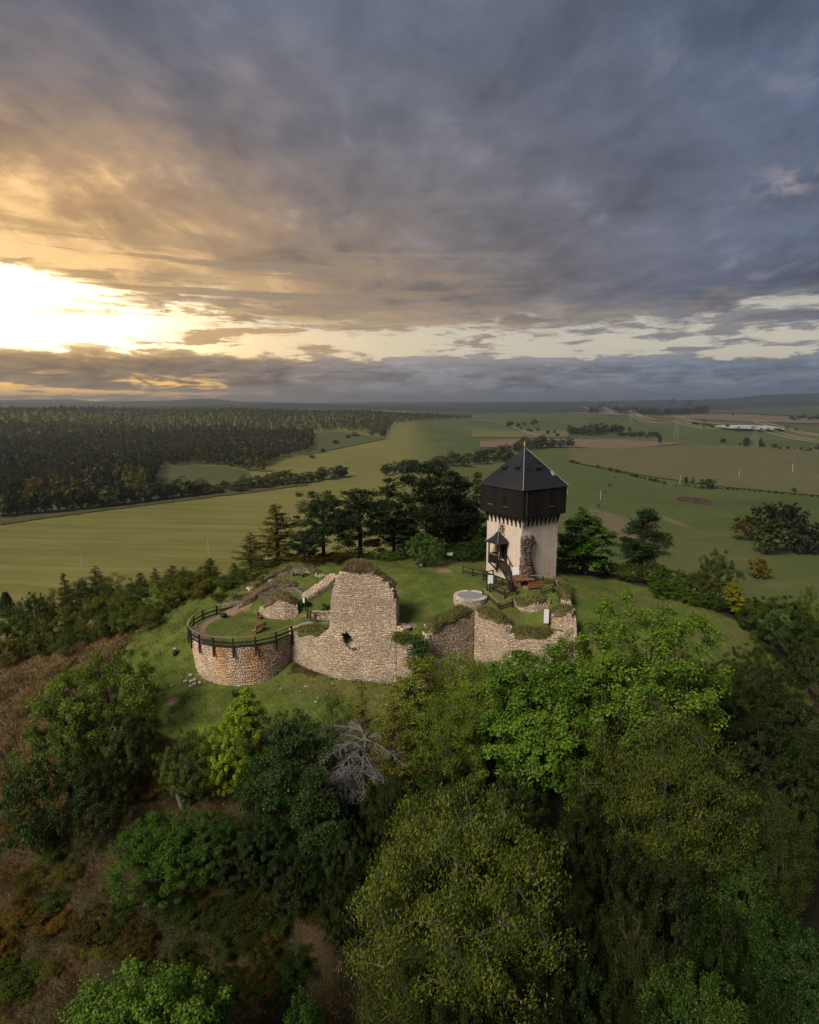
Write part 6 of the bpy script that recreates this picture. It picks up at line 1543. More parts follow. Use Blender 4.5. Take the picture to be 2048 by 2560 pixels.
for (px, py, y, w, sp, v, tn, lb, nm) in [
    (690, 1256, 83, 180, 'larch', 0, (1.0, .92, .8), 'tall ragged larch left of the dark pines behind the ruin', 'larch_tree'),
    (625, 1330, 86, 120, 'larch', 1, (.95, .9, .8), 'shorter larch at the left end of the back row', 'larch_tree'),
    (760, 1330, 80, 90, 'pine', 0, (.85, .9, .8), 'young pine between larch and dark pines', 'pine_tree'),
    (805, 1225, 84, 140, 'pine', 0, (1.05, 1.1, 1.1), 'rounded dark pine, left one of the pair behind the tall wall', 'pine_tree'),
    (898, 1216, 86, 180, 'pine', 1, (.70, .72, .75), 'broad blackish pine, right one of the pair behind the tall wall', 'pine_tree'),
    (985, 1275, 90, 140, 'pine', 1, (.6, .66, .66), 'dark pine filling the gap left of the tallest larch', 'pine_tree'),
    (1070, 1152, 95, 240, 'pine', 0, (.62, .62, .55), 'tallest dark tree behind the lawn left of the tower', 'pine_tree'),
    (1145, 1196, 97, 160, 'pine', 2, (.58, .60, .55), 'dark tree close left of the tower roof', 'pine_tree'),
    (1195, 1172, 100, 110, 'larch', 0, (.46, .46, .5), 'thin dark larch half hidden by the tower', 'larch_tree'),
    (1030, 1240, 93, 120, 'larch', 1, (.42, .44, .46), 'dusky larch in front of the tallest dark tree', 'larch_tree'),
    (1062, 1322, 77.6, 118, 'plum', 0, (1.15, 1.35, 1.5), 'round grey green tree standing alone on the back lawn', 'willow_tree')]:
    T(nm, lb, sp, px, py, y, w, tn, v)
for k, (px, py, y, w, tn, lb) in enumerate([(975, 1375, 82, 90, (1.1, 1.15, .7), 'yellow green bush left of the round grey green tree'), (1165, 1355, 80.5, 100, (.50, .66, .52), 'dark green bush between the round tree and the tower'), (1205, 1335, 83, 80, (.42, .60, .46), 'dark leafy tree tucked against the tower wall'),
                                             (1115, 1370, 83, 80, (.40, .46, .40), 'dim bush behind the round grey green tree'), (930, 1395, 84, 70, (.60, .66, .5), 'small bush under the blackish pine'), (840, 1400, 83, 90, (.50, .56, .45), 'low bush under the pine pair'),
                                             (780, 1405, 80, 120, (.95, .42, .36), 'dark red brown brambles behind the rearmost ruin'), (850, 1412, 80, 90, (.80, .36, .34), 'purple brown brambles behind the tall wall top'), (1255, 1418, 78, 40, (1.2, 1.2, .8), 'pale small shrub at the left foot of the tower'),
                                             (700, 1400, 82, 100, (.68, .60, .42), 'olive bush under the ragged larch'), (655, 1395, 83, 80, (.8, .62, .42), 'brownish bush under the short larch'), (1000, 1385, 86, 110, (.30, .36, .28), 'dark bush filling the trunks left of the round grey green tree'), (900, 1380, 90, 120, (.32, .36, .28), 'dark bush behind the trunks of the pine pair'), (820, 1385, 89, 110, (.34, .38, .28), 'dark bush behind the left pine trunk'), (1120, 1340, 92, 140, (.26, .30, .24), 'dark bush under the tallest dark tree'), (1190, 1300, 94, 110, (.24, .28, .24), 'dark bush behind the left edge of the tower')]):
    T('bush', lb, 'plum' if w > 75 else 'shrub', px, py, y, w, tn, k, 'bush')
# --- right side of the tower
for (px, py, y, w, sp, v, tn, lb, nm, ct) in [
    (1470, 1262, 80, 190, 'slim', 0, (0.57, 0.81, 0.55), 'tall dense green tree close to the right of the tower', 'hornbeam_tree', 'tree'),
    (1440, 1330, 83, 110, 'plum', 0, (0.57, 0.78, 0.55), 'dark bush filling the foot of the dense tree right of the tower', 'bush', 'bush'),
    (1520, 1400, 82, 90, 'plum', 1, (0.57, 0.68, 0.48), 'dark bush right of the dense tree', 'bush', 'bush'),
    (1612, 1272, 88, 150, 'pine', 2, (1.0, 1.1, .9), 'single tall pine with a bare side branch right of the tower', 'pine_tree', 'tree'),
    (1575, 1400, 80, 90, 'plum', 0, (0.89, 0.86, 0.50), 'bush with ochre leaves under the single pine', 'bush', 'bush'),
    (1640, 1405, 79, 110, 'plum', 1, (0.74, 0.91, 0.60), 'green bush right of the single pine', 'bush', 'bush'),
    (1700, 1420, 78, 120, 'plum', 0, (0.84, 0.96, 0.58), 'light green bush in the middle of the right hedge', 'bush', 'bush'),
    (1800, 1370, 84, 130, 'plum', 1, (0.81, 0.88, 0.74), 'grey green willow bush rising over the right hedge', 'bush', 'bush'),
    (1760, 1430, 77, 110, 'plum', 0, (0.92, 0.75, 0.50), 'bush with reddish leaves in the right hedge', 'bush', 'bush'),
    (1660, 1455, 75, 110, 'plum', 1, (0.97, 1.20, 0.66), 'spring green bush on the near side of the right hedge', 'bush', 'bush'),
    (1735, 1480, 73, 110, 'plum', 0, (0.84, 1.07, 0.60), 'leafy bush on the near side of the right hedge, by the lawn', 'bush', 'bush'),
    (1790, 1490, 72, 90, 'plum', 1, (0.68, 0.83, 0.50), 'dark bush left of the orange autumn tree', 'bush', 'bush'),
    (1838, 1442, 72, 66, 'slim', 0, (2.3, 1.35, .6), 'orange and yellow autumn tree in the right hedge', 'maple_tree', 'tree'),
    (1945, 1480, 69, 210, 'plum', 0, (0.62, 0.78, 0.50), 'large dark round tree right of the orange autumn tree', 'hornbeam_tree', 'tree'),
    (2025, 1462, 72, 110, 'plum', 1, (1.62, 1.37, 0.72), 'yellow tinged bush at the right edge', 'bush', 'bush'),
    (1870, 1490, 74, 90, 'plum', 0, (1.15, 1.04, 0.60), 'ochre green bush behind the orange autumn tree', 'bush', 'bush'),
    (2040, 1540, 65, 130, 'plum', 1, (0.54, 0.62, 0.46), 'dark bush on the right edge below the yellow one', 'bush', 'bush')]:
    T(nm, lb, sp, px, py, y, w, tn, v, ct)
# ivy in the breach, weeds at wall feet
def ivy(name, label, px, pyt, pyb, y, w, tint, cat='ivy'):
    a = at_y(px, pyt, y); b = at_y(px, pyb, y); r_ = np.random.default_rng(int(px)); n_ = 1500; hh = a[2] - b[2]; wd = w / FOC * 66
    P_ = np.stack([r_.normal(0, wd * .24, n_), -abs(r_.normal(0, .28, n_)) - .05, hh * r_.beta(1.6, 1.3, n_)], -1); P_[:, 0] += .12 * np.sin(P_[:, 2] * 3)
    nrm = unit(r_.normal(0, .5, (n_, 3)) + np.array([0, -.8, .5])); V_ = leaf_quads(P_, nrm, .18, .8, r_)
    root = empty(name, (a[0], y, b[2]), label, cat); o = link('foliage', mesh_np('foliage', V_, quad_idx(n_), L_maple), root); o.color = (*tint, 1)
    tb = MB()
    for k in range(5): tb.tube([(r_.normal(0, .15), -.05, 0), (r_.normal(0, .2), -.12, hh * .5), (r_.normal(0, .3), -.08, hh * .9)], [.04, .03, .01], 4)
    tb.build('stem', K_brown, root)
ivy('ivy', 'dark ivy hanging in the breach between the tall wall and the right curtain', 1048, 1585, 1672, 59.0, 54, (.34, .48, .5))
ivy('ivy', 'small tuft of greenery on the front of the room wall', 1300, 1625, 1650, 59.2, 34, (.34, .42, .4))
ivy('ivy', 'straw green tuft in the breach beside the flagstone step', 1000, 1578, 1600, 59.9, 36, (.9, .7, .5))
for (px, py, w, tn, lb) in [(545, 1492, 50, (1.1, .8, .5), 'straw coloured tussock above the bastion fence'), (590, 1735, 30, (.4, .5, .4), 'tiny dark weed at the bastion foot'), (815, 1518, 40, (.5, .7, .5), 'green nettles beside the kerb wall'), (760, 1508, 40, (.45, .7, .5), 'dark nettles right of the ruin hump')]:
    q = ground_at(px, py + 12); T('weed_clump', lb, 'shrub', px, py, q[1], w, tn, 1, 'plant')
# ------------------------------------------------------------------ far vegetation
def far_tree_mesh(seed, kind, n):
    r_ = np.random.default_rng(seed)
    if kind == 'conifer':
        t = r_.random(n) ** .8; a = r_.uniform(0, 6.283, n); rad = .22 * (1 - t) ** .8 * r_.random(n) ** .4 + .01; P_ = np.stack([np.cos(a) * rad, np.sin(a) * rad, .06 + .92 * t], -1)
        nrm = unit(np.stack([np.cos(a), np.sin(a), np.full(n, .5)], -1) + r_.normal(0, .3, (n, 3))); size = .11
    else:
        C_ = crown_points(r_, 30, .37, .46, .52, 1.0, -.99); ctr = C_[r_.integers(0, 30, n)]; d = unit(r_.normal(0, 1, (n, 3))) * (r_.random(n) ** .45)[:, None]; P_ = ctr + d * np.array([.15, .15, .14])
        nrm = unit(unit(ctr - np.array([0, 0, .4])) * .6 + np.array([0, 0, .5]) + r_.normal(0, .4, (n, 3))); size = .10
    V_ = leaf_quads(P_, nrm, size, .8, r_); tb = MB(); tb.tube([(0, 0, -.05), (0, 0, .5)], [.025, .012], 5)
    nv = len(tb.v); V2 = np.vstack([np.array(tb.v), V_]); faces = [f for f in tb.f] + [tuple(q) for q in quad_idx(n, nv)]
    mi = [0] * len(tb.f) + [1] * n
    me = mesh_np('far_tree', V2, faces, [K_brown, L_far], mi); return me
FT = {'conifer': [far_tree_mesh(1, 'conifer', 260), far_tree_mesh(2, 'conifer', 260)], 'leafy': [far_tree_mesh(3, 'leafy', 620), far_tree_mesh(4, 'leafy', 620), far_tree_mesh(5, 'leafy', 620)]}
def far_tree(name, label, kind, x, y, hgt, wide=1.0, tint=(1, 1, 1), group=None, cat='tree'):
    me = FT[kind][random.randrange(len(FT[kind]))]; o = link(name, me, None, (x, y, h1(x, y)), (0, 0, random.uniform(0, 6.28)), (hgt * wide, hgt * wide, hgt)); o.color = (*tint, 1)
    return tag(o, label, cat, group)
def ftp(name, label, px, py_top, py_base, wpx, kind='leafy', tint=(1, 1, 1), group=None, cat='tree'):
    q = ground_at(px, py_base); dep = project(*q)[2]; hgt = (py_base - py_top) / FOC * dep * 1.05
    return far_tree(name, label, kind, q[0], q[1], hgt, (wpx / FOC * dep) / (hgt * .95), tint, group, cat)
GOLD, OLV, GRN, BRN, DRK = (5.0, 3.8, 1.7), (3.0, 2.7, 1.5), (2.0, 2.4, 1.5), (3.1, 2.1, 1.2), (1.1, 1.15, 1.0)
# the near copse on the right field
for (px, a, b, w, tn, lb) in [(1860, 1285, 1352, 66, (3.2, 2.4, .8), 'yellow edged tree at the left side of the round field copse'), (1905, 1258, 1358, 90, (.9, 1.0, .8), 'tall dark tree at the back left of the field copse'), (1945, 1252, 1360, 90, (.8, .9, .75), 'tall dark tree at the back middle of the field copse'),
                              (1978, 1262, 1362, 84, (.8, .85, .75), 'dark tree at the back right of the field copse'), (1918, 1292, 1384, 100, (1.9, 2.3, 1.4), 'light green tree at the front of the field copse'), (1985, 1300, 1384, 86, (1.2, 1.4, 1.0), 'mid green tree in front right of the field copse'),
                              (2020, 1304, 1386, 80, (1.0, 1.1, .9), 'dark green tree at the right end of the field copse')]:
    ftp('copse_tree', lb, px, a, b, w, 'leafy', tn)
ftp('maple_tree', 'lone orange tree in the field below the round copse', 1893, 1394, 1446, 62, 'leafy', (3.9, 2.7, .8))
# tree row below the forest on the left
row = []
xs = np.linspace(-10, 505, 30)
for k, x in enumerate(xs):
    b = np.interp(x, [0, 150, 300, 420, 505], [1296, 1283, 1266, 1250, 1240]); t_ = b - np.interp(x, [0, 120, 250, 420, 505], [62, 66, 58, 50, 42]) * random.uniform(.85, 1.1)
    tn = [GRN, OLV, DRK, (1.5, 1.0, .8), OLV][k % 5]
    ftp('row_tree', ['green tree in the row along the far edge of the left field', 'olive tree in the row along the far edge of the left field', 'dark tree in the row along the far edge of the left field', 'brown tree in the row along the far edge of the left field', 'olive tree in the row along the far edge of the left field'][k % 5], x, t_, b - 2, random.uniform(46, 66), 'leafy', tn, ['green', 'olive', 'dark', 'brown', 'olive'][k % 5] + ' trees in the row along the left field')
for (px, a, b, w, tn, lb) in [(95, 1190, 1262, 70, BRN, 'brownish round tree behind the left row'), (140, 1193, 1258, 70, OLV, 'olive round tree behind the left row'), (195, 1196, 1252, 60, BRN, 'bronze tree behind the left row, near the tall pair'), (243, 1160, 1238, 52, OLV, 'tall olive tree standing clear of the left forest edge'),
                              (300, 1158, 1222, 34, BRN, 'slender brown tree left of the golden clump'), (328, 1158, 1224, 40, GOLD, 'golden round tree, left one of the clump by the meadow'), (356, 1164, 1226, 44, GOLD, 'golden round tree, right one of the clump by the meadow'), (342, 1186, 1232, 36, OLV, 'low olive tree in front of the golden clump'),
                              (622, 1126, 1178, 40, OLV, 'tall poplar like tree right of the forest meadow'), (652, 1142, 1180, 34, OLV, 'round tree right of the forest meadow')]:
    ftp('forest_edge_tree', lb, px, a, b, w, 'leafy', tn)
# hedges between the fields: many bushes and trees
def hedge(line, n_, h, w, label, group, name='hedge_bush', tints=(GRN, OLV, DRK, BRN), cat='bush', jy=6, skip=0.0):
    line = np.array(line, float); s = np.r_[0, np.cumsum(np.hypot(*np.diff(line, axis=0).T))]; s /= s[-1]
    for k in range(n_):
        t = (k + random.uniform(-.4, .4)) / max(1, n_ - 1); t = min(max(t, 0), 1)
        px, pb = np.interp(t, s, line[:, 0]), np.interp(t, s, line[:, 1]) + random.uniform(-jy, jy) * .5; hh = random.uniform(*h)
        ftp(name, label, px, pb - hh, pb, hh * random.uniform(*w), 'leafy', tints[random.randrange(len(tints))], group, cat)
hedge([(510, 1236), (600, 1228), (700, 1212), (780, 1206), (860, 1196)], 24, (14, 32), (1.1, 1.8), 'bush in the hedge along the top of the left field', 'bushes along the top of the left field')
hedge([(560, 1222), (640, 1205), (740, 1196)], 14, (12, 24), (1.1, 1.8), 'bush in the second hedge line below the forest meadow', 'bushes below the forest meadow')
hedge([(965, 1188), (1040, 1180), (1110, 1172), (1200, 1160), (1280, 1150)], 20, (18, 36), (1.1, 1.7), 'bush in the thick hedge left of the tower roof', 'bushes in the hedge left of the tower roof', tints=(GRN, DRK, DRK, OLV))
hedge([(1090, 1165), (1180, 1150), (1260, 1134), (1300, 1126)], 16, (14, 26), (1.1, 1.8), 'bush in the upper hedge left of the tower roof', 'bushes in the upper hedge left of the tower roof', tints=(GRN, DRK, OLV))
hedge([(1290, 1125), (1340, 1122), (1380, 1118), (1425, 1116)], 9, (14, 34), (1.1, 1.7), 'bush in the clump behind the tower spire', 'bushes behind the tower spire', tints=(DRK, DRK, GRN))
hedge([(1265, 1065), (1300, 1066), (1345, 1062)], 6, (8, 16), (1.0, 1.6), 'bush beside the country road', 'bushes beside the country road', tints=(DRK, GRN))
hedge([(1300, 1072), (1330, 1078), (1400, 1090)], 7, (7, 12), (1.0, 1.6), 'small bush on the verge of the country road', 'bushes on the road verge', tints=(DRK, GRN))
hedge([(780, 1148), (860, 1098), (900, 1090), (960, 1086)], 7, (8, 16), (1.3, 2.4), 'bush on the field under the forest edge', 'bushes under the forest edge', tints=(DRK, GRN), jy=2)
hedge([(1422, 1088), (1470, 1088), (1520, 1086), (1545, 1084)], 13, (14, 30), (1.0, 1.6), 'bush in the dark hedge right of the tower roof', 'bushes in the dark hedge right of the tower', tints=(DRK, DRK, GRN))
hedge([(1550, 1092), (1600, 1094), (1640, 1092)], 9, (8, 15), (1.2, 1.8), 'low bush ending the dark hedge on the right', 'low bushes ending the dark hedge', tints=(DRK, GRN))
hedge([(1426, 1156), (1500, 1172), (1545, 1181), (1600, 1196), (1660, 1210)], 26, (3.5, 9), (1.2, 2.4), 'bush on the field boundary right of the tower', 'bushes on the right field boundary', tints=(DRK, GRN, BRN), jy=1)
hedge([(1545, 1186), (1500, 1250), (1490, 1290)], 9, (3, 6), (1.2, 2.0), 'tuft on the track running down the right field', 'tufts on the field track', tints=(OLV, BRN), jy=1)
hedge([(1690, 1216), (1800, 1222), (1900, 1230), (2045, 1244)], 26, (2.5, 5), (1.6, 3), 'low scrub on the long boundary of the right field', 'scrub on the long right boundary', tints=(DRK, GRN), jy=1)
hedge([(1760, 1072), (1800, 1070), (1850, 1078), (1940, 1080), (1990, 1076)], 14, (6, 12), (1.1, 1.8), 'tree on the bank of the pale pond', 'trees on the bank of the pond', 'pond_tree', (DRK, DRK, GRN), 'tree')
hedge([(1760, 1062), (1730, 1062), (1770, 1064)], 6, (6, 12), (1.1, 1.8), 'bush left of the pale pond', 'bushes left of the pond', tints=(DRK, GRN))
hedge([(1980, 1050), (2010, 1049), (2048, 1051)], 7, (7, 13), (1.0, 1.6), 'dark tree of the row at the far right edge', 'row trees at the far right', 'row_tree', (DRK,), 'tree')
hedge([(1850, 1110), (1900, 1117), (1960, 1122), (2046, 1128)], 13, (5, 15), (1.0, 1.8), 'tree along the lane under the power line', 'trees along the lane under the power line', 'lane_tree', (DRK, GRN), 'tree')
for (px, a, b, w, tn, lb) in [(1649, 1087, 1110, 18, DRK, 'single dark round tree beside the brown field'), (1865, 1094, 1117, 24, DRK, 'dark tree left of the near pylon foot'), (1902, 1096, 1118, 15, DRK, 'dark oval tree right of the near pylon foot'), (1808, 1096, 1107, 20, DRK, 'low round bush in the field left of the near pylon'),
                              (1558, 1068, 1077, 10, DRK, 'left one of two small trees by the far lane'), (1574, 1068, 1077, 11, DRK, 'right one of two small trees by the far lane'), (1715, 1192, 1214, 16, DRK, 'left small tree on the boundary by the heap'), (1731, 1193, 1212, 11, GRN, 'right small tree on the boundary by the heap'),
                              (1768, 1196, 1222, 46, GRN, 'wide grey bush on the boundary above the heap'), (1985, 1219, 1232, 14, GRN, 'small round tree on the boundary at the right'), (1833, 1033, 1039, 9, DRK, 'tiny tree in the far right pasture')]:
    ftp('field_tree', lb, px, a, b, w, 'leafy', tn)
hedge([(1478, 1034), (1520, 1026), (1560, 1016), (1640, 1012), (1700, 1018), (1765, 1032)], 46, (9, 22), (.8, 1.2), 'tree of the small far wood right of the tower', 'trees of the far wood right of the tower', 'far_wood_tree', (DRK, DRK, GRN), 'tree', 8)
hedge([(1540, 1036), (1620, 1040), (1700, 1039), (1768, 1034)], 40, (10, 22), (.8, 1.2), 'front tree of the small far wood right of the tower', 'front trees of the far wood right of the tower', 'far_wood_tree', (DRK, DRK, GRN), 'tree', 3)
hedge([(1840, 1014), (1900, 1012), (1950, 1008), (1990, 1008)], 26, (5, 11), (.9, 1.4), 'dark tree of the wood on the far right rise', 'trees on the far right rise', 'far_wood_tree', (DRK,), 'tree', 2)
hedge([(1940, 998), (2000, 1002), (2048, 1008)], 16, (6, 12), (.9, 1.4), 'tree of the uppermost wood at the right edge', 'uppermost trees at the right edge', 'far_wood_tree', (DRK,), 'tree', 3)

# ------------------------------------------------------------------ the forest on the left hills
edge_x = [-560, 0, 150, 250, 300, 380, 400, 470, 560, 625, 640, 780, 782, 850, 900, 960, 985, 1060, 1180, 1190]
edge_y = [1262, 1240, 1236, 1226, 1224, 1214, 1172, 1163, 1168, 1180, 1172, 1128, 1084, 1082, 1085, 1098, 1066, 1056, 1050, 1040]
def scatter_forest():
    r_ = np.random.default_rng(77); rows = []
    d = 560.0
    while d < 2700:
        sp = 7.5 * (d / 800) ** .75
        a = np.radians(np.arange(-43, 6.5, math.degrees(sp / d))); a = a + r_.normal(0, sp / d * .33, a.shape); dd = d + r_.normal(0, sp * .4, a.shape)
        rows.append(np.stack([np.sin(a) * dd, np.cos(a) * dd], -1)); d += sp * (1.0 if d < 1300 else 1.5)
    Q = np.vstack(rows); z = H(Q[:, 0], Q[:, 1]); px, py, dep = project(Q[:, 0], Q[:, 1], z)
    lim = np.interp(px, edge_x, edge_y); keep = (py < lim - 1.5) & (px < 1185) & (px > -560)
    return Q[keep], z[keep], dep[keep], px[keep]
FQ, FZ, FD, FP = scatter_forest(); order = np.argsort(FD); FQ, FZ, FD, FP = FQ[order], FZ[order], FD[order], FP[order]
r_ = np.random.default_rng(5)
con = (vnoise(FQ[:, 0] / 90, FQ[:, 1] / 90, 21) + r_.normal(0, .5, len(FQ))) > .2
fh = np.where(con, r_.uniform(14, 22, len(FQ)), r_.uniform(11, 18, len(FQ))) * (.95 + .14 * vnoise(FQ[:, 0] / 60, FQ[:, 1] / 60, 31))
inframe = np.nonzero((FP > -5) & (FP < 1190))[0][:300]; single = np.zeros(len(FQ), bool); single[inframe] = True
for i in inframe:
    k_ = 'conifer' if con[i] else 'leafy'
    far_tree('forest_conifer' if con[i] else 'forest_tree', 'dark conifer at the front of the forest on the left hills' if con[i] else 'brown green leafy tree at the front of the forest on the left hills', k_, FQ[i, 0], FQ[i, 1], fh[i], 1.0,
             (.85, .85, .7) if con[i] else [(1.2, 1.1, .8), (1.5, 1.2, .8), (1.0, 1.1, .8)][i % 3], 'conifers along the forest front' if con[i] else 'leafy trees along the forest front')
def forest_mass(name, sel, kind, label, n_):
    r_ = np.random.default_rng(9); k = len(sel); t = r_.random((k, n_)); a = r_.uniform(0, 6.283, (k, n_)); hh = fh[sel][:, None]
    if kind == 'conifer': rad = (.25 * (1 - t) ** .7 * (.6 + .4 * r_.random((k, n_))) + .01) * hh; zz = (.10 + .88 * t) * hh; size = .14
    else:
        el_ = r_.uniform(-.6, 1, (k, n_)); rad = .34 * np.sqrt(np.maximum(0, 1 - el_ ** 2) + .02) * hh * r_.uniform(.8, 1.15, (k, n_)); zz = (.60 + .38 * el_) * hh; size = .17
    P_ = np.stack([FQ[sel, 0][:, None] + np.cos(a) * rad, FQ[sel, 1][:, None] + np.sin(a) * rad, FZ[sel][:, None] + zz], -1).reshape(-1, 3)
    nrm = unit(np.stack([np.cos(a), np.sin(a), np.full(a.shape, .7)], -1).reshape(-1, 3) + r_.normal(0, .3, (k * n_, 3)))
    V_ = leaf_quads(P_, nrm, (size * np.repeat(fh[sel], n_)), .85, r_, fold=.2)
    o = link(name, mesh_np(name, V_, quad_idx(k * n_), L_far)); o.color = (.85, .82, .66, 1) if kind == 'conifer' else (1.15, 1.0, .70, 1)
    return tag(o, label, 'forest', None, 'stuff')
rest = np.nonzero(~single)[0]
near_ = rest[FD[rest] < 1300]; far_ = rest[FD[rest] >= 1300]
forest_mass('forest', near_[con[near_]], 'conifer', 'mass of dark conifers on the nearer left hillside', 44); forest_mass('forest', near_[~con[near_]], 'leafy', 'brown green leafy trees mixed into the nearer left forest', 44)
forest_mass('forest', far_[con[far_]], 'conifer', 'distant conifer forest up to the left skyline', 20); forest_mass('forest', far_[~con[far_]], 'leafy', 'leafy patches of the distant left forest', 20)
# dark forest floor
mbf = MB()
ii = r_.permutation(len(FQ))

# ------------------------------------------------------------------ power line and field poles
M_pyl = flat_mat('pylon_steel', (.20, .205, .21), .6, .2)
def pylon(x, y, hgt, rz, label):
    z = h1(x, y); root = empty('pylon', (x, y, z), label, 'pylon', 'lattice pylons of the power line', rz); mb = MB(); w = lambda t: 4.2 * (1 - t) ** 1.25 + .9
    lv = [0, .16, .31, .44, .56, .66, .75, .83, .90, .96]
    for s1 in (-1, 1):
        for s2 in (-1, 1): mb.tube([(s1 * w(t), s2 * w(t), hgt * t) for t in lv], [.20] * len(lv), 4)
    mb.build('leg_frame', M_pyl, root); mb = MB()
    for a, b in zip(lv[:-1], lv[1:]):
        for q in range(4):
            c, s_ = [(1, 0), (0, 1), (-1, 0), (0, -1)][q]
            P3 = lambda e, t: (w(t) * (c + (-s_) * e) if c else w(t) * e, w(t) * (s_ + c * e) if s_ else w(t) * e, hgt * t)
            mb.tube([P3(-1, a), P3(1, b)], [.11, .11], 3, cap=False); mb.tube([P3(1, a), P3(-1, b)], [.11, .11], 3, cap=False)
    mb.build('lattice', M_pyl, root)
    for (t, half) in ((.78, 11.5), (.97, 8.5)):
        mb = MB(); zz = hgt * t
        for s2 in (-1, 1): mb.tube([(-half, 0, zz), (-1, s2 * w(t), zz - .6), (1, s2 * w(t), zz - .6), (half, 0, zz)], [.14] * 4, 4)
        mb.tube([(-half, 0, zz), (0, 0, zz + 2.0), (half, 0, zz)], [.12] * 3, 4)
        arm = mb.build('cross_arm', M_pyl, root)
        for s_ in (-1, -.55, .55, 1):
            mb = MB(); mb.tube([(s_ * half, 0, zz), (s_ * half, 0, zz - 1.4), (s_ * half, 0, zz - 2.6)], [.10, .16, .10], 5); mb.build('insulator', M_lead, arm)
    return root
pyls = []
for (px, pb, hgt, lb) in [(2330, 1185, 46, None), (1885, 1121, 50, 'nearest lattice pylon right of the pond trees'), (1690, 1097, 50, 'second lattice pylon, by the brown field'), (1577, 1058, 46, 'third lattice pylon, before the small far wood'), (1512, 1036, 44, 'fourth lattice pylon near the far wood'), (1457, 1030, 44, 'farthest lattice pylon just right of the tower')]:
    q = ground_at(px, pb); pyls.append((q[0], q[1], hgt, lb))
for i, (x, y, hgt, lb) in enumerate(pyls):
    a, b = pyls[max(0, i - 1)], pyls[min(len(pyls) - 1, i + 1)]; rz = math.atan2(b[1] - a[1], b[0] - a[0]) + math.pi / 2
    pyls[i] = (x, y, hgt, lb, rz)
    if lb: pylon(x, y, hgt, rz, lb)
for i in range(len(pyls) - 1):
    A, B_ = pyls[i], pyls[i + 1]; za, zb_ = h1(A[0], A[1]), h1(B_[0], B_[1]); dist = math.hypot(B_[0] - A[0], B_[1] - A[1])
    for (t, half) in ((.78, 11.5), (.97, 8.5)):
        for s_ in (-1, -.55, .55, 1):
            p0 = np.array([A[0] + math.cos(A[4]) * half * s_, A[1] + math.sin(A[4]) * half * s_, za + A[2] * t - 2.6]); p1 = np.array([B_[0] + math.cos(B_[4]) * half * s_, B_[1] + math.sin(B_[4]) * half * s_, zb_ + B_[2] * t - 2.6])
            k = np.linspace(0, 1, 22)[:, None]; pts = p0 * (1 - k) + p1 * k; pts[:, 2] -= 4 * min(14, dist * .035) * (k[:, 0] * (1 - k[:, 0]))
            mb = MB(); mb.tube([tuple(q) for q in pts], list(.05 + .00009 * np.hypot(pts[:, 0], pts[:, 1])), 3, cap=False); o = mb.build('power_cable', M_wire)
            tag(o, 'pale sagging cable of the power line in span %s from the right edge' % ['one', 'two', 'three', 'four', 'five'][i], 'cable', 'cables of power line span ' + ['one', 'two', 'three', 'four', 'five'][i])
M_pole = flat_mat('pale_pole', (.42, .42, .42), .7, var=.1)
for (px, t_, b, lb) in [(205, 1390, 1424, 'pale slim pole in the left field, the one further left'), (522, 1350, 1386, 'pale slim pole in the left field, the one nearer the larches'), (1981, 1160, 1184, 'thin pole near the right edge of the fields'), (1848, 1176, 1194, 'thin pole in the olive field left of the one at the edge'), (1700, 1190, 1209, 'thin pole left of the boundary bushes'), (1502, 1226, 1250, 'thin pole beside the tower on the right field')]:
    q = ground_at(px, b); dep = project(*q)[2]; hgt = (b - t_) / FOC * dep; lean = random.uniform(-.05, -.02)
    root = empty('field_pole', tuple(q), lb, 'pole'); rad = .00032 * dep
    mb = MB(); mb.tube([(0, 0, -.5), (lean * hgt * .5, 0, hgt * .5), (lean * hgt, 0, hgt)], [rad * 1.2, rad, rad * .7], 6); mb.build('shaft', M_pole, root)
    mb = MB(); mb.tube([(lean * hgt - rad * 1.5, 0, hgt), (lean * hgt, 0, hgt + rad * 3), (lean * hgt + rad * 1.5, 0, hgt)], [rad * .6] * 3, 5); mb.build('pole_cap', M_pole, root)
# manure heap
q = ground_at(1737, 1256); me = rock_mesh(88, 17, 6.5, 5.0, 4)
co = np.array([v.co for v in me.vertices]); co += np.stack([vnoise(co[:, 1] * 2, co[:, 2] * 2, 5), vnoise(co[:, 0], co[:, 2] * 2, 6), .8 * vnoise(co[:, 0] * 1.3, co[:, 1] * 2, 7)], -1) * .45
me.vertices.foreach_set('co', co.astype(np.float32).ravel())
M_heap, nn, out = new_mat('dark_heap'); v = nn.noise(pos(nn), .5, 7, .75); pbsdf(nn, out, nn.ramp(v, [(.35, (.022, .014, .011)), (.6, (.07, .042, .032)), (.72, (.14, .095, .075))]), .95, .1, v, 1.0, .5)
me.materials.append(M_heap); hp_ = link('manure_heap', me, None, tuple(q), (0, 0, R(-66))); tag(hp_, 'dark brown manure heap lying in the right field', 'heap')

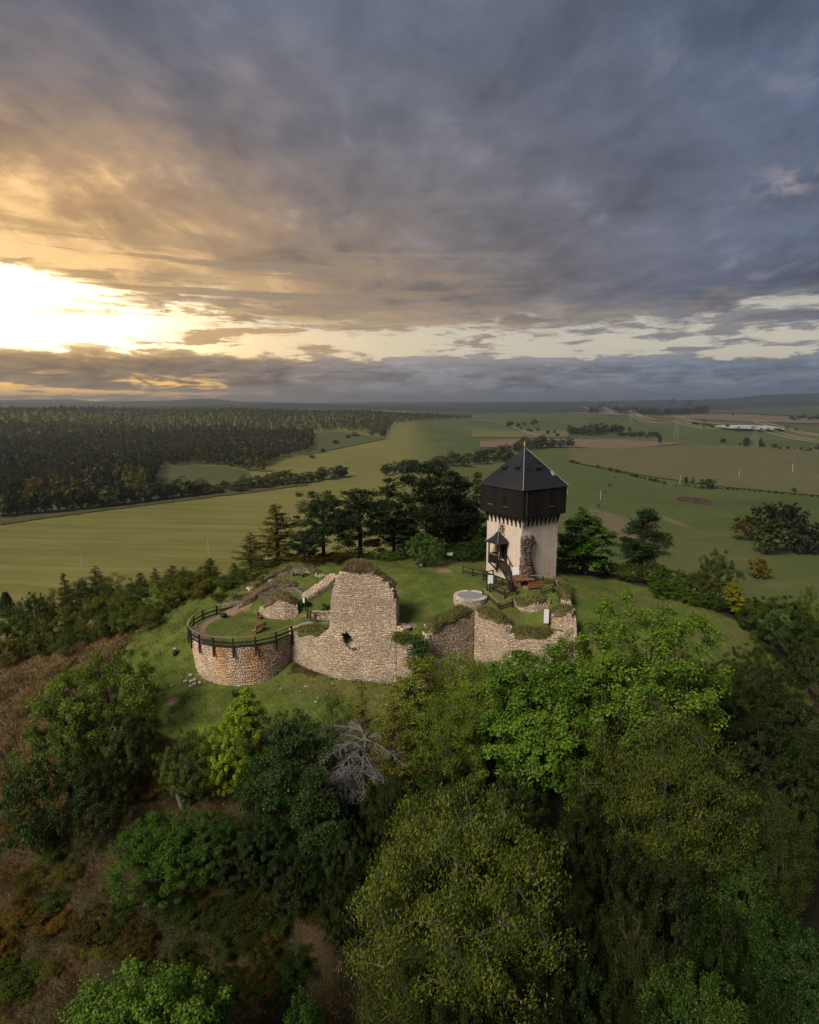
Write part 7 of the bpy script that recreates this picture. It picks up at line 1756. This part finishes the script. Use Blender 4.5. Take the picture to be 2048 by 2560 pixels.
# ------------------------------------------------------------------ ground cover near the camera
M_straw2 = blade_mat('straw_grass_blade', [(0, (.10, .062, .026)), (.5, (.25, .165, .075)), (1, (.46, .34, .18))])
M_under = blade_mat('undergrowth_blade', [(0, (.006, .008, .003)), (.6, (.018, .022, .008)), (1, (.045, .04, .016))])  # near-black blades: the tree shade is put into their colour
M_tuss = blade_mat('tussock_blade', [(0, (.04, .05, .012)), (.5, (.11, .115, .028)), (1, (.22, .18, .06))])
def cover(name, n_, box, keep, mat, h, w, lean, spread, label, color=None, seed=3, clump=None, sig=.3):
    r_ = np.random.default_rng(seed); x = r_.uniform(box[0], box[1], n_); y = r_.uniform(box[2], box[3], n_)
    ln = np.tile(np.array(lean, float), (n_, 1))
    if clump: c = r_.integers(0, n_ // clump, n_); cx = r_.uniform(box[0], box[1], n_ // clump); cy = r_.uniform(box[2], box[3], n_ // clump); ox, oy = r_.normal(0, sig, n_), r_.normal(0, sig, n_); x = cx[c] + ox; y = cy[c] + oy; ln[:, 0] += ox * 1.6; ln[:, 1] += oy * 1.6
    m_ = keep(x, y); x, y, ln = x[m_], y[m_], ln[m_]; z = H(x, y) - .03; pt = np.stack([x, y, z], -1)
    hh = h * (1 + .35 * vnoise(x / 1.6, y / 1.6, seed)); v, f = blades(pt, hh, w, ln, spread, r_)
    o = link(name, mesh_np(name, v, f, mat)); o['kind'] = 'stuff'; o['label'] = label
    if color: o.color = (*color, 1)
    return o
def samp(arr, x, y):
    ix = np.clip(np.searchsorted(gx, x), 1, nx_ - 1); iy = np.clip(np.searchsorted(gy, y), 1, ny_ - 1); return arr.reshape(ny_, nx_)[iy, ix]
vis = lambda x, y: np.abs(x) < (y * .72 + 6)
cover('dry_grass', 520000, (-62, 6, 26, 74), lambda x, y: (samp(lawn, x, y) < .45) & vis(x, y) & (np.hypot(x - BC[0], y - BC[1]) > BR + .2), M_dry, .58, .036, (-.30, -.55, 0), .40, 'long withered autumn grass on the left slope', seed=31, clump=60, sig=.34)
cover('straw_grass', 200000, (-64, -29, 46, 92), lambda x, y: (samp(lawn, x, y) < .4) & (x < -31 - 3 * np.sin(y * .35)) & vis(x, y), M_straw2, .55, .05, (-.3, -.4, 0), .4, 'tan dry grass on the bank at the left edge', seed=36, clump=40, sig=.36)
cover('tussock_grass', 60000, (-36, 0, 52, 80), lambda x, y: (samp(lawn, x, y) > .3) & (samp(bare, x, y) < .4) & ~in_poly(x, y, COURT) & (np.hypot(x - BC[0], y - BC[1]) > BR + .2), M_tuss, .30, .05, (-.3, -.4, 0), .5, 'uneven yellow green tussocks on the slope round the bastion', seed=35, clump=26)
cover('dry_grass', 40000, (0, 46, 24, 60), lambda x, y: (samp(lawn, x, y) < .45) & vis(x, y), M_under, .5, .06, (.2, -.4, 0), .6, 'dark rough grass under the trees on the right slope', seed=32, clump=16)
cover('lawn_grass', 110000, (-36, 34, 53, 84), lambda x, y: (samp(lawn, x, y) > .5) & (samp(bare, x, y) < .4), L_grass, .13, .05, (.1, -.1, 0), .7, 'short green grass of the court and the mown path', (1, 1, 1), seed=33)
cover('rough_grass', 60000, (-60, 20, 70, 100), lambda x, y: (samp(lawn, x, y) < .6) & vis(x, y), M_dry, .5, .06, (.3, .1, 0), .6, 'long brown grass on the left brow', seed=34, clump=18)
